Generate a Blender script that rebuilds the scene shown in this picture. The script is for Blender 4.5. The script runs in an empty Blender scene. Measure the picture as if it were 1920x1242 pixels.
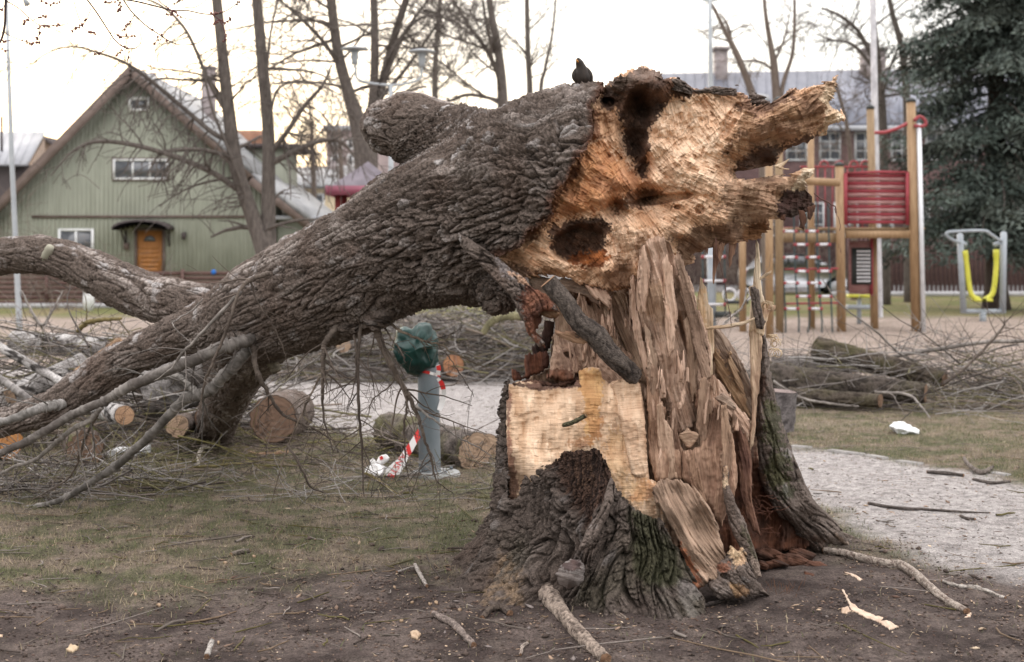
import bpy, math, random
import numpy as np
from mathutils import Vector, Matrix

# ------------------------------------------------------------------ camera, sky, sun, exposure
SC = bpy.context.scene
F, HZ, CX, EYE = 2667.0, 470.0, 960.0, 1.6      # focal length in photo pixels, horizon row, centre column, eye height
cam_data = bpy.data.cameras.new('camera')
cam_data.sensor_width = 36.0
cam_data.lens = 50.0
cam_data.shift_y = -151.0 / 1920.0
cam_data.clip_end = 2000.0
cam_data.dof.use_dof = True
cam_data.dof.focus_distance = 6.75
cam_data.dof.aperture_fstop = 3.0
cam = bpy.data.objects.new('camera', cam_data)
cam.location = (0, 0, EYE)
cam.rotation_euler = (math.radians(90), 0, 0)
SC.collection.objects.link(cam)
SC.camera = cam

SUN_EL, SUN_ROT = math.radians(9.0), math.radians(-20.0)
world = bpy.data.worlds.new('World')
SC.world = world
world.use_nodes = True
wn = world.node_tree
for n in list(wn.nodes):
    wn.nodes.remove(n)
w_out = wn.nodes.new('ShaderNodeOutputWorld')
w_bg = wn.nodes.new('ShaderNodeBackground')
w_sky = wn.nodes.new('ShaderNodeTexSky')
w_sky.sky_type = 'NISHITA'
w_sky.sun_disc = False
w_sky.sun_elevation = SUN_EL
w_sky.sun_rotation = SUN_ROT
w_sky.altitude = 20
w_sky.air_density = 1.0
w_sky.dust_density = 1.0
w_sky.ozone_density = 1.0
w_bg.inputs['Strength'].default_value = 0.05
wn.links.new(w_sky.outputs[0], w_bg.inputs['Color'])
# thin high cloud: an even pale veil over the whole sky, on top of the clear-sky gradient
w_veil = wn.nodes.new('ShaderNodeBackground')
w_veil.inputs['Color'].default_value = (1.0, .95, .925, 1)
# overcast law: the zenith is brighter than the horizon
w_tc = wn.nodes.new('ShaderNodeTexCoord'); w_sep = wn.nodes.new('ShaderNodeSeparateXYZ')
w_map = wn.nodes.new('ShaderNodeMapRange')
w_map.inputs['From Min'].default_value = 0.0; w_map.inputs['From Max'].default_value = 1.0
w_map.inputs['To Min'].default_value = .74; w_map.inputs['To Max'].default_value = 2.3
wn.links.new(w_tc.outputs['Generated'], w_sep.inputs[0]); wn.links.new(w_sep.outputs['Z'], w_map.inputs['Value'])
wn.links.new(w_map.outputs[0], w_veil.inputs['Strength'])
w_add = wn.nodes.new('ShaderNodeAddShader')
wn.links.new(w_bg.outputs[0], w_add.inputs[0]); wn.links.new(w_veil.outputs[0], w_add.inputs[1])
wn.links.new(w_add.outputs[0], w_out.inputs['Surface'])

sun_data = bpy.data.lights.new('sun', 'SUN')
sun_data.energy = 0.9
sun_data.angle = math.radians(25)
sun_data.color = (1.0, 0.86, 0.72)
sun = bpy.data.objects.new('sun', sun_data)
sd = Vector((math.sin(SUN_ROT) * math.cos(SUN_EL), math.cos(SUN_ROT) * math.cos(SUN_EL), math.sin(SUN_EL)))
sun.rotation_euler = sd.to_track_quat('Z', 'Y').to_euler()
SC.collection.objects.link(sun)

SC.view_settings.view_transform = 'Standard'
SC.view_settings.look = 'None'
SC.view_settings.gamma = 1.0
SC.view_settings.use_curve_mapping = False
SC.view_settings.exposure = 0.38

# ------------------------------------------------------------------ helpers
COL = SC.collection
PI = math.pi
rnd = random.Random(7)
R_ = np.random.RandomState(11)

def W(px, py, Y):
    """point of the photograph at distance Y -> world"""
    return Vector(((px - CX) / F * Y, Y, EYE - (py - HZ) / F * Y))
def G(px, py, z=0.0):
    """ground point seen at that pixel"""
    Y = (EYE - z) * F / (py - HZ)
    return Vector(((px - CX) / F * Y, Y, z))

_perm = np.random.RandomState(3).permutation(256).astype(np.int32)
_perm = np.concatenate([_perm, _perm, _perm])
_g3 = np.random.RandomState(5).normal(size=(256, 3)).astype(np.float32)
_g3 /= np.linalg.norm(_g3, axis=1)[:, None]
def perlin(P):
    P = np.asarray(P, dtype=np.float32)
    I = np.floor(P); f = P - I; I = I.astype(np.int32) & 255
    u = f * f * f * (f * (f * 6 - 15) + 10)
    out = 0
    for dx in (0, 1):
        wx = u[:, 0] if dx else 1 - u[:, 0]
        hx = _perm[I[:, 0] + dx]
        for dy in (0, 1):
            wy = u[:, 1] if dy else 1 - u[:, 1]
            hy = _perm[hx + I[:, 1] + dy]
            for dz in (0, 1):
                wz = u[:, 2] if dz else 1 - u[:, 2]
                g = _g3[_perm[hy + I[:, 2] + dz]]
                out = out + wx * wy * wz * (g[:, 0] * (f[:, 0] - dx) + g[:, 1] * (f[:, 1] - dy) + g[:, 2] * (f[:, 2] - dz))
    return out * 1.6
def fbm(P, oct=3, gain=.5):
    s = 0; a = 1.0; t = 0
    for k in range(oct):
        s = s + a * perlin(P * (2.03 ** k) + 7.7 * k); t += a; a *= gain
    return s / t
def sstep(a, b, x):
    t = np.clip((x - a) / (b - a), 0, 1)
    return t * t * (3 - 2 * t)
def mixc(a, b, t):
    a = np.asarray(a, dtype=np.float32); b = np.asarray(b, dtype=np.float32)
    return a + (b - a) * t[:, None]

def mesh_np(name, V, Fs, col=None, smooth=True, grain=None):
    """Fs: list of int arrays (n,3) or (n,4)"""
    me = bpy.data.meshes.new(name)
    V = np.ascontiguousarray(V, dtype=np.float32)
    Fs = [np.asarray(f, dtype=np.int32) for f in (Fs if isinstance(Fs, list) else [Fs]) if len(f)]
    nl = sum(f.size for f in Fs); nf = sum(len(f) for f in Fs)
    me.vertices.add(len(V)); me.vertices.foreach_set('co', V.ravel())
    me.loops.add(nl); me.polygons.add(nf)
    me.loops.foreach_set('vertex_index', np.concatenate([f.ravel() for f in Fs]))
    st = []; c = 0
    for f in Fs:
        st.append(c + np.arange(len(f), dtype=np.int32) * f.shape[1]); c += f.size
    me.polygons.foreach_set('loop_start', np.concatenate(st).astype(np.int32))
    if smooth:
        me.polygons.foreach_set('use_smooth', np.ones(nf, dtype=bool))
    me.update(calc_edges=True)
    me.validate()
    if col is not None:
        a = me.color_attributes.new('Col', 'FLOAT_COLOR', 'POINT')
        c4_ = np.ones((len(V), 4), dtype=np.float32); c4_[:, :3] = col
        a.data.foreach_set('color', c4_.ravel())
    if grain is not None:
        a = me.attributes.new('grain', 'FLOAT_VECTOR', 'POINT'); a.data.foreach_set('vector', np.ascontiguousarray(grain, dtype=np.float32).ravel())
    return me

def add(name, me, mat, parent=None, loc=None):
    o = bpy.data.objects.new(name, me)
    COL.objects.link(o)
    if mat is not None and len(me.materials) == 0:
        me.materials.append(mat)
    if parent is not None: o.parent = parent
    if loc is not None: o.location = loc
    return o
def tag(o, label=None, cat=None, group=None, kind=None):
    if label: o['label'] = label
    if cat: o['category'] = cat
    if group: o['group'] = group
    if kind: o['kind'] = kind
    return o
def thing(name, label, cat, loc=(0, 0, 0), group=None, rz=0):
    o = bpy.data.objects.new(name, None)
    o.empty_display_size = .1
    o.location = loc; o.rotation_euler = (0, 0, rz)
    COL.objects.link(o)
    return tag(o, label, cat, group)
def copy_tree(o, parent=None):
    c = o.copy(); COL.objects.link(c)
    if parent is not None: c.parent = parent
    for ch in list(o.children): copy_tree(ch, c)
    return c
def local(o, p):
    """world point -> local of an empty that is only translated"""
    return Vector(p) - o.location

class MB:
    """collects quads / tris / tubes and links them as one mesh"""
    def __init__(s): s.V = []; s.Q = []; s.T = []; s.n = 0; s.C = []
    def raw(s, V, Q=None, T=None, col=None):
        V = np.asarray(V, dtype=np.float32)
        s.V.append(V)
        if Q is not None and len(Q): s.Q.append(np.asarray(Q, dtype=np.int32) + s.n)
        if T is not None and len(T): s.T.append(np.asarray(T, dtype=np.int32) + s.n)
        if col is not None: s.C.append(np.tile(np.asarray(col, dtype=np.float32), (len(V), 1)) if np.ndim(col) == 1 else col)
        s.n += len(V); return s
    def box(s, c, d, R=None, col=None):
        x, y, z = [v / 2 for v in d]
        V = np.array([(-x,-y,-z),(x,-y,-z),(x,y,-z),(-x,y,-z),(-x,-y,z),(x,-y,z),(x,y,z),(-x,y,z)])
        if R is not None: V = V @ np.array(R.to_3x3()).T
        return s.raw(V + np.array(c), [(0,3,2,1),(4,5,6,7),(0,1,5,4),(1,2,6,5),(2,3,7,6),(3,0,4,7)], col=col)
    def box2(s, a, b, col=None):
        a = np.array(a, dtype=float); b = np.array(b, dtype=float)
        return s.box((a + b) / 2, np.abs(b - a), col=col)
    def tube(s, pts, rad, sides=6, cap=True, col=None):
        pts = np.array([tuple(p) for p in pts], dtype=float); n = len(pts)
        rad = np.full(n, rad) if np.ndim(rad) == 0 else np.array(rad, dtype=float)
        d = np.gradient(pts, axis=0); d /= (np.linalg.norm(d, axis=1)[:, None] + 1e-9)
        up = np.array((0, 0, 1.)) if abs(d[0][2]) < .9 else np.array((1., 0, 0))
        e1 = np.cross(d[0], up); e1 /= np.linalg.norm(e1)
        a = np.arange(sides) * 2 * PI / sides
        V = []
        for i in range(n):
            e1 = e1 - d[i] * np.dot(e1, d[i]); e1 /= (np.linalg.norm(e1) + 1e-9)
            e2 = np.cross(d[i], e1)
            V.append(pts[i] + rad[i] * (np.cos(a)[:, None] * e1 + np.sin(a)[:, None] * e2))
        V = np.concatenate(V)
        Q = []; T = []
        j = np.arange(sides); k = (j + 1) % sides
        for i in range(n - 1):
            Q.append(np.stack([i*sides+j, i*sides+k, (i+1)*sides+k, (i+1)*sides+j], 1))
        Q = np.concatenate(Q)
        if cap:
            V = np.concatenate([V, pts[:1], pts[-1:]])
            T = np.concatenate([np.stack([k, j, np.full(sides, n*sides)], 1), np.stack([(n-1)*sides+j, (n-1)*sides+k, np.full(sides, n*sides+1)], 1)])
        return s.raw(V, Q, T, col=col)
    def prism(s, poly, y0, y1, axis='y', col=None):
        """poly of (x,z), extruded along y"""
        n = len(poly)
        V = [(x, y0, z) for x, z in poly] + [(x, y1, z) for x, z in poly]
        c0 = np.mean(np.array(poly), axis=0)
        V += [(c0[0], y0, c0[1]), (c0[0], y1, c0[1])]
        if axis == 'x': V = [(y, x, z) for x, y, z in V]
        Q = [(i, (i+1) % n, n + (i+1) % n, n + i) for i in range(n)]
        T = [((i+1) % n, i, 2*n) for i in range(n)] + [(n+i, n + (i+1) % n, 2*n+1) for i in range(n)]
        return s.raw(V, Q, T, col=col)
    def mesh(s, name, smooth=False):
        Fs = []
        if s.Q: Fs.append(np.concatenate(s.Q))
        if s.T: Fs.append(np.concatenate(s.T))
        return mesh_np(name, np.concatenate(s.V), Fs, np.concatenate(s.C) if s.C else None, smooth)
    def build(s, name, mat, parent=None, smooth=False, loc=None):
        if parent is not None and loc is None and parent.type == 'EMPTY':
            L = np.array(tuple(world_loc(parent)), dtype=np.float32)
            s.V = [v - L for v in s.V]
        elif parent is not None and loc is None and parent.type == 'MESH':
            L = np.array(tuple(world_loc(parent)), dtype=np.float32)
            s.V = [v - L for v in s.V]
        return add(name, s.mesh(name, smooth), mat, parent, loc)
def world_loc(o):
    L = Vector(o.location); p = o.parent
    while p is not None: L = L + Vector(p.location); p = p.parent
    return L

def spline(pts, n):
    """Catmull-Rom through rows of pts -> n rows"""
    P = np.array([tuple(p) for p in pts], dtype=float); m = len(P)
    if m < 3:
        t = np.linspace(0, 1, n)[:, None]; return P[0] * (1 - t) + P[-1] * t
    Pe = np.concatenate([[2*P[0]-P[1]], P, [2*P[-1]-P[-2]]])
    t = np.linspace(0, m - 1 - 1e-6, n); i = t.astype(int); f = (t - i)[:, None]
    a, b, c, d = Pe[i], Pe[i+1], Pe[i+2], Pe[i+3]
    return .5 * (2*b + (c-a)*f + (2*a-5*b+4*c-d)*f*f + (3*b-a-3*c+d)*f**3)

# ------------------------------------------------------------------ materials
_mats = {}
def _new(name):
    m = bpy.data.materials.new(name); m.use_nodes = True
    nt = m.node_tree; bs = nt.nodes['Principled BSDF']
    return m, nt, bs
def _noise(nt, scale, detail=4, stretch=(1, 1, 1), rough=.55, coord='Object', dist=0):
    tc = nt.nodes.new('ShaderNodeTexCoord'); mp = nt.nodes.new('ShaderNodeMapping')
    mp.inputs['Scale'].default_value = stretch
    nz = nt.nodes.new('ShaderNodeTexNoise')
    nz.inputs['Scale'].default_value = scale; nz.inputs['Detail'].default_value = detail
    nz.inputs['Roughness'].default_value = rough; nz.inputs['Distortion'].default_value = dist
    nt.links.new(tc.outputs[coord], mp.inputs['Vector']); nt.links.new(mp.outputs[0], nz.inputs['Vector'])
    return nz
def _ramp(nt, src, stops):
    r = nt.nodes.new('ShaderNodeValToRGB')
    while len(r.color_ramp.elements) < len(stops): r.color_ramp.elements.new(.5)
    for e, (p, c) in zip(r.color_ramp.elements, stops):
        e.position = p; e.color = (c[0], c[1], c[2], 1) if len(c) == 3 else c
    nt.links.new(src, r.inputs[0]); return r
def _mul(nt, a, b, fac=1.0, mode='MULTIPLY'):
    m = nt.nodes.new('ShaderNodeMix'); m.data_type = 'RGBA'; m.blend_type = mode
    m.inputs[0].default_value = fac
    nt.links.new(a, m.inputs[6]); nt.links.new(b, m.inputs[7]); return m.outputs[2]
def _bump(nt, bs, src, strength, dist):
    b = nt.nodes.new('ShaderNodeBump'); b.inputs['Strength'].default_value = strength
    b.inputs['Distance'].default_value = dist
    nt.links.new(src, b.inputs['Height']); nt.links.new(b.outputs[0], bs.inputs['Normal'])
def mat_vc(name, rough=.85, lo=.75, hi=1.2, scale=60, bscale=180, bstr=.6, bdist=.004, stretch=(1, 1, 1), spec=.3):
    """base colour from the mesh's own colour attribute, broken up with noise"""
    m, nt, bs = _new(name)
    at = nt.nodes.new('ShaderNodeAttribute'); at.attribute_name = 'Col'
    nz = _noise(nt, scale, 5, stretch)
    r = _ramp(nt, nz.outputs[0], [(.3, (lo,)*3), (.7, (hi,)*3)])
    nt.links.new(_mul(nt, at.outputs['Color'], r.outputs[0]), bs.inputs['Base Color'])
    bs.inputs['Roughness'].default_value = rough
    bs.inputs['Specular IOR Level'].default_value = spec
    n2 = _noise(nt, bscale, 4, stretch)
    _bump(nt, bs, n2.outputs[0], bstr, bdist)
    return m
def mat_wood(name, soft=1.0):
    """torn wood: colour attribute, with fibres that follow the stored grain coordinates"""
    m, nt, bs = _new(name)
    at = nt.nodes.new('ShaderNodeAttribute'); at.attribute_name = 'Col'
    gr = nt.nodes.new('ShaderNodeAttribute'); gr.attribute_name = 'grain'
    def nz(sx, sy, det):
        mp = nt.nodes.new('ShaderNodeMapping'); mp.inputs['Scale'].default_value = (sx, sy, 1)
        n = nt.nodes.new('ShaderNodeTexNoise'); n.inputs['Scale'].default_value = 1; n.inputs['Detail'].default_value = det; n.inputs['Roughness'].default_value = .6
        nt.links.new(gr.outputs['Vector'], mp.inputs[0]); nt.links.new(mp.outputs[0], n.inputs['Vector']); return n
    f1 = nz(7, 330, 4); f2 = nz(26, 150, 5); f3 = nz(5, 60, 3)
    r1 = _ramp(nt, f1.outputs[0], [(.28, (.58, .52, .48)), (.45, (.96, .95, .94)), (.66, (1.16,)*3)])
    r2 = _ramp(nt, f2.outputs[0], [(.27, (.66, .58, .52)), (.38, (1, 1, 1)), (.75, (1.08,)*3)])
    r3 = _ramp(nt, f3.outputs[0], [(.27, (.30, .22, .18)), (.33, (.9, .88, .87)), (.5, (1, 1, 1)), (.75, (1.1,)*3)])
    c = _mul(nt, _mul(nt, _mul(nt, at.outputs['Color'], r1.outputs[0], soft), r2.outputs[0], soft), r3.outputs[0], soft)
    nt.links.new(c, bs.inputs['Base Color']); bs.inputs['Roughness'].default_value = .85; bs.inputs['Specular IOR Level'].default_value = .2
    ad = nt.nodes.new('ShaderNodeMath'); ad.operation = 'ADD'; nt.links.new(f1.outputs[0], ad.inputs[0]); nt.links.new(f2.outputs[0], ad.inputs[1])
    _bump(nt, bs, ad.outputs[0], soft, .006)
    return m
def mat_n(name, c1, c2, scale=8, stretch=(1, 1, 1), rough=.7, bstr=.3, bdist=.003, bscale=None, metal=0, spec=.4, detail=5, p=(.35, .65), rvar=0):
    """two colours mixed by noise, with bump"""
    m, nt, bs = _new(name)
    nz = _noise(nt, scale, detail, stretch)
    r = _ramp(nt, nz.outputs[0], [(p[0], c1), (p[1], c2)])
    nt.links.new(r.outputs[0], bs.inputs['Base Color'])
    bs.inputs['Roughness'].default_value = rough; bs.inputs['Metallic'].default_value = metal
    bs.inputs['Specular IOR Level'].default_value = spec
    if rvar:
        rr = _ramp(nt, nz.outputs[0], [(0, (rough - rvar,)*3), (1, (min(1, rough + rvar),)*3)])
        nt.links.new(rr.outputs[0], bs.inputs['Roughness'])
    if bstr:
        n2 = _noise(nt, bscale or scale * 4, 4, stretch)
        _bump(nt, bs, n2.outputs[0], bstr, bdist)
    return m
def v2(X, Y_, z=0): return np.stack([X, Y_, np.full(X.shape, z, dtype=np.float32)], 1).astype(np.float32)
# ------------------------------------------------------------------ ground
def g2(*p): return [tuple(G(a, b))[:2] for a, b in p]
PATH = g2((2600, 1260), (1920, 1100), (1780, 1072), (1690, 1045), (1610, 1005), (1500, 930), (1300, 885), (1100, 865), (940, 852), (760, 832), (620, 806), (500, 792), (380, 778), (200, 764), (-300, 750), (-300, 688), (200, 692), (450, 688), (950, 702), (1200, 765), (1480, 838), (1600, 852), (1720, 872), (1920, 905), (2600, 975))
def psd(poly, X, Y): return poly_sd(poly, X.astype(np.float32), Y.astype(np.float32))
def gz(x, y):
    x = np.asarray(x, dtype=np.float32); y = np.asarray(y, dtype=np.float32)
    P = np.stack([x, y, x * 0], -1).reshape(-1, 3)
    r2 = (x - .8)**2 + (y - 7.1)**2
    z = .055 * np.exp(-r2 / 1.6**2)
    fade = np.exp(-np.clip(y - 4, 0, None) / 14)
    n = (.022 * perlin(P * 1.4) + .014 * perlin(P * 4 + 5) + .009 * perlin(P * 12 + 9) + .005 * perlin(P * 30)).reshape(x.shape)
    return z + n * fade
def poly_sd(poly, X, Y_):
    P = np.asarray(poly, dtype=np.float32); Q = np.roll(P, -1, 0)
    best = np.full(X.shape, 1e18, dtype=np.float32); ins = np.zeros(X.shape, dtype=bool)
    for (x0, y0), (x1, y1) in zip(P, Q):
        dx, dy = x1 - x0, y1 - y0; L = dx*dx + dy*dy + 1e-9
        t = np.clip(((X - x0)*dx + (Y_ - y0)*dy) / L, 0, 1)
        d = (X - x0 - t*dx)**2 + (Y_ - y0 - t*dy)**2
        best = np.minimum(best, d)
        c = ((y0 > Y_) != (y1 > Y_)) & (X < (x1 - x0) * (Y_ - y0) / (y1 - y0 + 1e-12) + x0)
        ins ^= c
    return np.where(ins, 1, -1) * np.sqrt(best)
def ground_masks(x, y):
    """path, grass, sand, road amounts at a ground point"""
    P = np.stack([x, y, x * 0], 1).astype(np.float32)
    n = perlin(P * .9) + .5 * perlin(P * 2.7 + 4) + .3 * perlin(P * 7 + 8)
    path = sstep(-.18, .18, psd(PATH, x, y) + .22 * n)
    # grass: left of the stump and further off; bare soil under and right of the tree
    bare = np.exp(-((x - 1.3)**2 / 2.1**2 + (y - 5.7)**2 / 1.2**2))
    grass = sstep(-.55, .45, .9 * n + 1.0 * sstep(5.8, 8.5, y) - 2.1 * bare - .2) 
    sand = sstep(16.2, 17.6, y + .8 * n) * sstep(36, 33, y + 1.2 * n)
    lawn = sstep(33, 36, y + 1.2 * n)
    road = sstep(54, 55, y)
    return path, grass, sand, lawn, road, n
nr, nc = 640, 520
yy = 3.6 * np.exp(np.linspace(0, 1, nr) * math.log(220 / 3.6)); ff = np.linspace(-.62, .62, nc)
YY, FF = np.meshgrid(yy, ff, indexing='ij'); gxv = (YY * FF).ravel(); gyv = YY.ravel()
Z = gz(gxv, gyv)
pt, gr, sa, lw, rd, nn = ground_masks(gxv, gyv)
P3 = np.stack([gxv, gyv, gxv * 0], 1)
c = mixc(np.tile((.125, .098, .088), (len(gxv), 1)), (.060, .045, .041), sstep(-.4, .4, perlin(P3 * 3)))
c = mixc(c, (.15, .12, .105), sstep(.0, .5, perlin(P3 * 9 + 3)) * .6)
c = mixc(c, mixc(np.tile((.108, .108, .056), (len(gxv), 1)), (.20, .16, .12), sstep(-.25, .35, perlin(P3 * 5 + 7) + .5 * perlin(P3 * 1.3))), gr * .75)
c = mixc(c, (.26, .21, .16), sstep(11.5, 13.5, gyv) * .6 * (1 - sa) * sstep(-.5, .3, nn))
c = mixc(c, mixc(np.tile((.33, .27, .235), (len(gxv), 1)), (.27, .22, .185), sstep(-.3, .3, perlin(P3 * 2))), sa)
c = mixc(c, mixc(np.tile((.135, .14, .055), (len(gxv), 1)), (.19, .16, .085), sstep(-.3, .4, perlin(P3 * .7))), lw)
c = mixc(c, (.14, .135, .135), rd)
pc = mixc(np.tile((.37, .345, .335), (len(gxv), 1)), (.325, .30, .29), sstep(-.1, .5, perlin(P3 * 4 + 3) + .5 * perlin(P3 * 15)))
c = mixc(c, pc, pt)
nsp = sstep(.35, .5, perlin(P3 * 26)) * .5
c = mixc(c, c * .6, nsp)
I = np.arange(nr * nc).reshape(nr, nc)
q = np.stack([I[:-1, :-1].ravel(), I[:-1, 1:].ravel(), I[1:, 1:].ravel(), I[1:, :-1].ravel()], 1)
def mat_ground():
    m, nt, bs = _new('earth_and_gravel')
    at = nt.nodes.new('ShaderNodeAttribute'); at.attribute_name = 'Col'
    n1 = _noise(nt, 14, 8, rough=.7); r1 = _ramp(nt, n1.outputs[0], [(.3, (.5,)*3), (.5, (1,)*3), (.72, (1.5,)*3)])
    n2 = _noise(nt, 95, 5, rough=.75); r2 = _ramp(nt, n2.outputs[0], [(.36, (.5,)*3), (.5, (1,)*3), (.66, (1.55,)*3)])
    a = _mul(nt, at.outputs['Color'], r1.outputs[0]); a = _mul(nt, a, r2.outputs[0])
    nt.links.new(a, bs.inputs['Base Color']); bs.inputs['Roughness'].default_value = .95; bs.inputs['Specular IOR Level'].default_value = .15
    n3 = _noise(nt, 60, 8, rough=.75)
    _bump(nt, bs, n3.outputs[0], 1.0, .02)
    return m
M_GROUND = mat_ground()
g = add('ground', mesh_np('ground', np.stack([gxv, gyv, Z], 1), q, c), M_GROUND); g['kind'] = 'structure'
far = MB(); far.raw([(-900, -60, -.16), (900, -60, -.16), (900, 1500, -.16), (-900, 1500, -.16)], [(0, 1, 2, 3)], col=(.10, .095, .06))
o = far.build('terrain', M_GROUND); o['kind'] = 'structure'

# grass blades
def scatter(n, y0, y1, f0=-.40, f1=.40):
    y = np.sqrt(R_.uniform(0, 1, n) * (y1**2 - y0**2) + y0**2); x = y * R_.uniform(f0, f1, n)
    return x.astype(np.float32), y.astype(np.float32)
def blades(name, x, y, h, w, colr, lean=.5):
    n = len(x); z = gz(x, y) - .003
    a = R_.uniform(0, 2*PI, n); ln = R_.uniform(0, lean, n) * h
    dx, dy = np.cos(a), np.sin(a); b = a + R_.uniform(-2, 2, n)
    B = np.stack([x, y, z], 1)
    s = np.stack([-dy, dx, dx * 0], 1) * w[:, None]
    m = B + np.stack([np.cos(b) * ln * .4, np.sin(b) * ln * .4, h * .6], 1)
    t = B + np.stack([np.cos(b) * ln, np.sin(b) * ln, h], 1)
    V = np.stack([B - s, B + s, m + s * .7, m - s * .7, t], 1).reshape(-1, 3)
    i = np.arange(n) * 5
    Q = np.stack([i, i + 1, i + 2, i + 3], 1); T = np.stack([i + 3, i + 2, i + 4], 1)
    return mesh_np(name, V, [Q, T], np.repeat(colr, 5, 0), False)
M_GRASS = mat_vc('grass_blades', .8, .8, 1.2, 20, 60, 0, .001)
x, y = scatter(210000, 4.3, 14)
pt, gr, sa, lw, rd, nn = ground_masks(x, y)
k = (R_.uniform(0, 1, len(x)) < np.clip(gr * .62 + .03, 0, 1) * (1 - pt)) & (((x - .75)**2 + (y - 7.05)**2) > 1.0)
x, y = x[k], y[k]
P3 = np.stack([x, y, x * 0], 1)
dry = sstep(-.3, .35, perlin(P3 * 5 + 7) + .5 * perlin(P3 * 1.3) + R_.uniform(-.5, .5, len(x)))
col = mixc(np.tile((.115, .135, .055), (len(x), 1)), (.34, .28, .19), dry) * R_.uniform(.6, 1.3, (len(x), 1))
h = R_.uniform(.008, .030, len(x)) * (1 + .5 * (perlin(P3 * 2) > 0)); w = R_.uniform(.0009, .002, len(x))
o = add('grass', blades('grass', x, y, h, w, col.astype(np.float32), 1.3), M_GRASS)
tag(o, 'short patchy grass mixed with dry straw between the stump and the path', 'grass', kind='stuff')
# wood chips and crumbs, pebbles
def chips(name, x, y, s, el, col, up=.4):
    n = len(x); z = gz(x, y)
    a = R_.uniform(0, 2*PI, n)
    e1 = np.stack([np.cos(a), np.sin(a), R_.uniform(-.25, .35, n)], 1); e2 = np.stack([-np.sin(a), np.cos(a), R_.uniform(-.25, .25, n)], 1)
    L = (s * el)[:, None] * e1; Wd = s[:, None] * e2; H_ = np.zeros((n, 3)); H_[:, 2] = s * up
    C0 = np.stack([x, y, z + s * up * .4], 1)
    j = R_.uniform(.6, 1.2, (n, 6, 1))
    V = np.stack([C0 - L * j[:, 0], C0 + Wd * j[:, 1], C0 + L * j[:, 2], C0 - Wd * j[:, 3], C0 + H_ * j[:, 4], C0 - H_ * j[:, 5]], 1).reshape(-1, 3)
    i = np.arange(n)[:, None] * 6
    T = np.concatenate([i + np.array(t) for t in [(0, 3, 4), (3, 2, 4), (2, 1, 4), (1, 0, 4), (3, 0, 5), (2, 3, 5), (1, 2, 5), (0, 1, 5)]])
    return mesh_np(name, V, T, np.repeat(col, 6, 0), False)
M_CHIP = mat_vc('wood_crumbs', .85, .85, 1.15, 90, 150, .3, .002)
xs, ys = [], []
for (cx, cy, sx, sy, n) in [(.6, 6.0, 1.5, .7, 2400), (1.7, 7.0, .5, .5, 500), (-.3, 6.6, .6, .5, 500), (0, 0, 0, 0, 0)]:
    if n: xs.append(R_.normal(cx, sx, n)); ys.append(R_.normal(cy, sy, n))
a, b = scatter(9000, 4.4, 13); xs.append(a); ys.append(b)
x = np.concatenate(xs).astype(np.float32); y = np.concatenate(ys).astype(np.float32)
k = (y > 4.3) & (((x - .72)**2 + (y - 7.1)**2) > .8); x, y = x[k], y[k]
n = len(x); t = R_.uniform(0, 1, n)
pal = np.array([(.10, .06, .045), (.17, .115, .085), (.30, .21, .15), (.46, .34, .24), (.6, .48, .35), (.2, .17, .16), (.07, .055, .05)])
col = pal[R_.choice(len(pal), n, p=[.28, .24, .17, .09, .05, .09, .08])] * R_.uniform(.7, 1.2, (n, 1))
s = R_.uniform(.0022, .0068, n) * (1 + 1.3 * (R_.uniform(0, 1, n) > .94))
o = add('wood_chips', chips('wood_chips', x, y, s, R_.uniform(1, 3.5, n), col.astype(np.float32)), M_CHIP)
tag(o, 'crumbs of bark, wood chips and dead leaves strewn over the soil', 'wood chips', kind='stuff')
# clods and crumbs of soil
x, y = scatter(30000, 4.2, 9.5); P3 = np.stack([x, y, x * 0], 1)
pt, gr, sa, lw, rd, nn = ground_masks(x, y)
k = (R_.uniform(0, 1, len(x)) < (1 - pt) * (1 - .75 * gr) * sstep(-.3, .3, perlin(P3 * 4)) ) & (((x - .72)**2 + (y - 7.1)**2) > .7); x, y = x[k], y[k]; n = len(x)
col = np.array([(.075, .055, .046)]) * R_.uniform(.5, 1.9, (n, 1))
o = add('soil_clods', chips('soil_clods', x, y, R_.uniform(.003, .009, n) * (1 + 1.5 * (R_.uniform(0, 1, n) > .97)), R_.uniform(.8, 1.5, n), col.astype(np.float32), .75), M_CHIP)
tag(o, 'loose clods and crumbs of dark soil around the stump', 'soil', kind='stuff')
# flattened dead grass
x, y = scatter(90000, 4.2, 13.5); P3 = np.stack([x, y, x * 0], 1)
pt, gr, sa, lw, rd, nn = ground_masks(x, y)
k = (R_.uniform(0, 1, len(x)) < (.06 + .6 * gr * sstep(-.35, .35, perlin(P3 * 3 + 9))) * (1 - pt)) & (((x - .75)**2 + (y - 7.05)**2) > 1.0); x, y = x[k], y[k]
col = np.array([(.33, .27, .185)]) * R_.uniform(.45, 1.35, (len(x), 1))
o = add('dead_grass', blades('dead_grass', x, y, R_.uniform(.004, .010, len(x)), R_.uniform(.001, .0022, len(x)), col.astype(np.float32), 7), M_GRASS)
tag(o, 'flattened straw-coloured dead grass lying over the soil', 'dead grass', kind='stuff')
# pebbles and bits on the path
x, y = scatter(4800, 7, 17, -.2, .42); pt, *_ = ground_masks(x, y); k = pt > .5; x, y = x[k], y[k]; n = len(x)
pal = np.array([(.12, .10, .095), (.3, .27, .26), (.45, .42, .4), (.2, .15, .12)]); col = pal[R_.choice(4, n)] * R_.uniform(.7, 1.2, (n, 1))
o = add('gravel', chips('gravel', x, y, R_.uniform(.003, .009, n), R_.uniform(1, 2.5, n), col.astype(np.float32), .6), M_CHIP)
tag(o, 'loose gravel and debris scattered over the pale path', 'gravel', kind='stuff')
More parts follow.
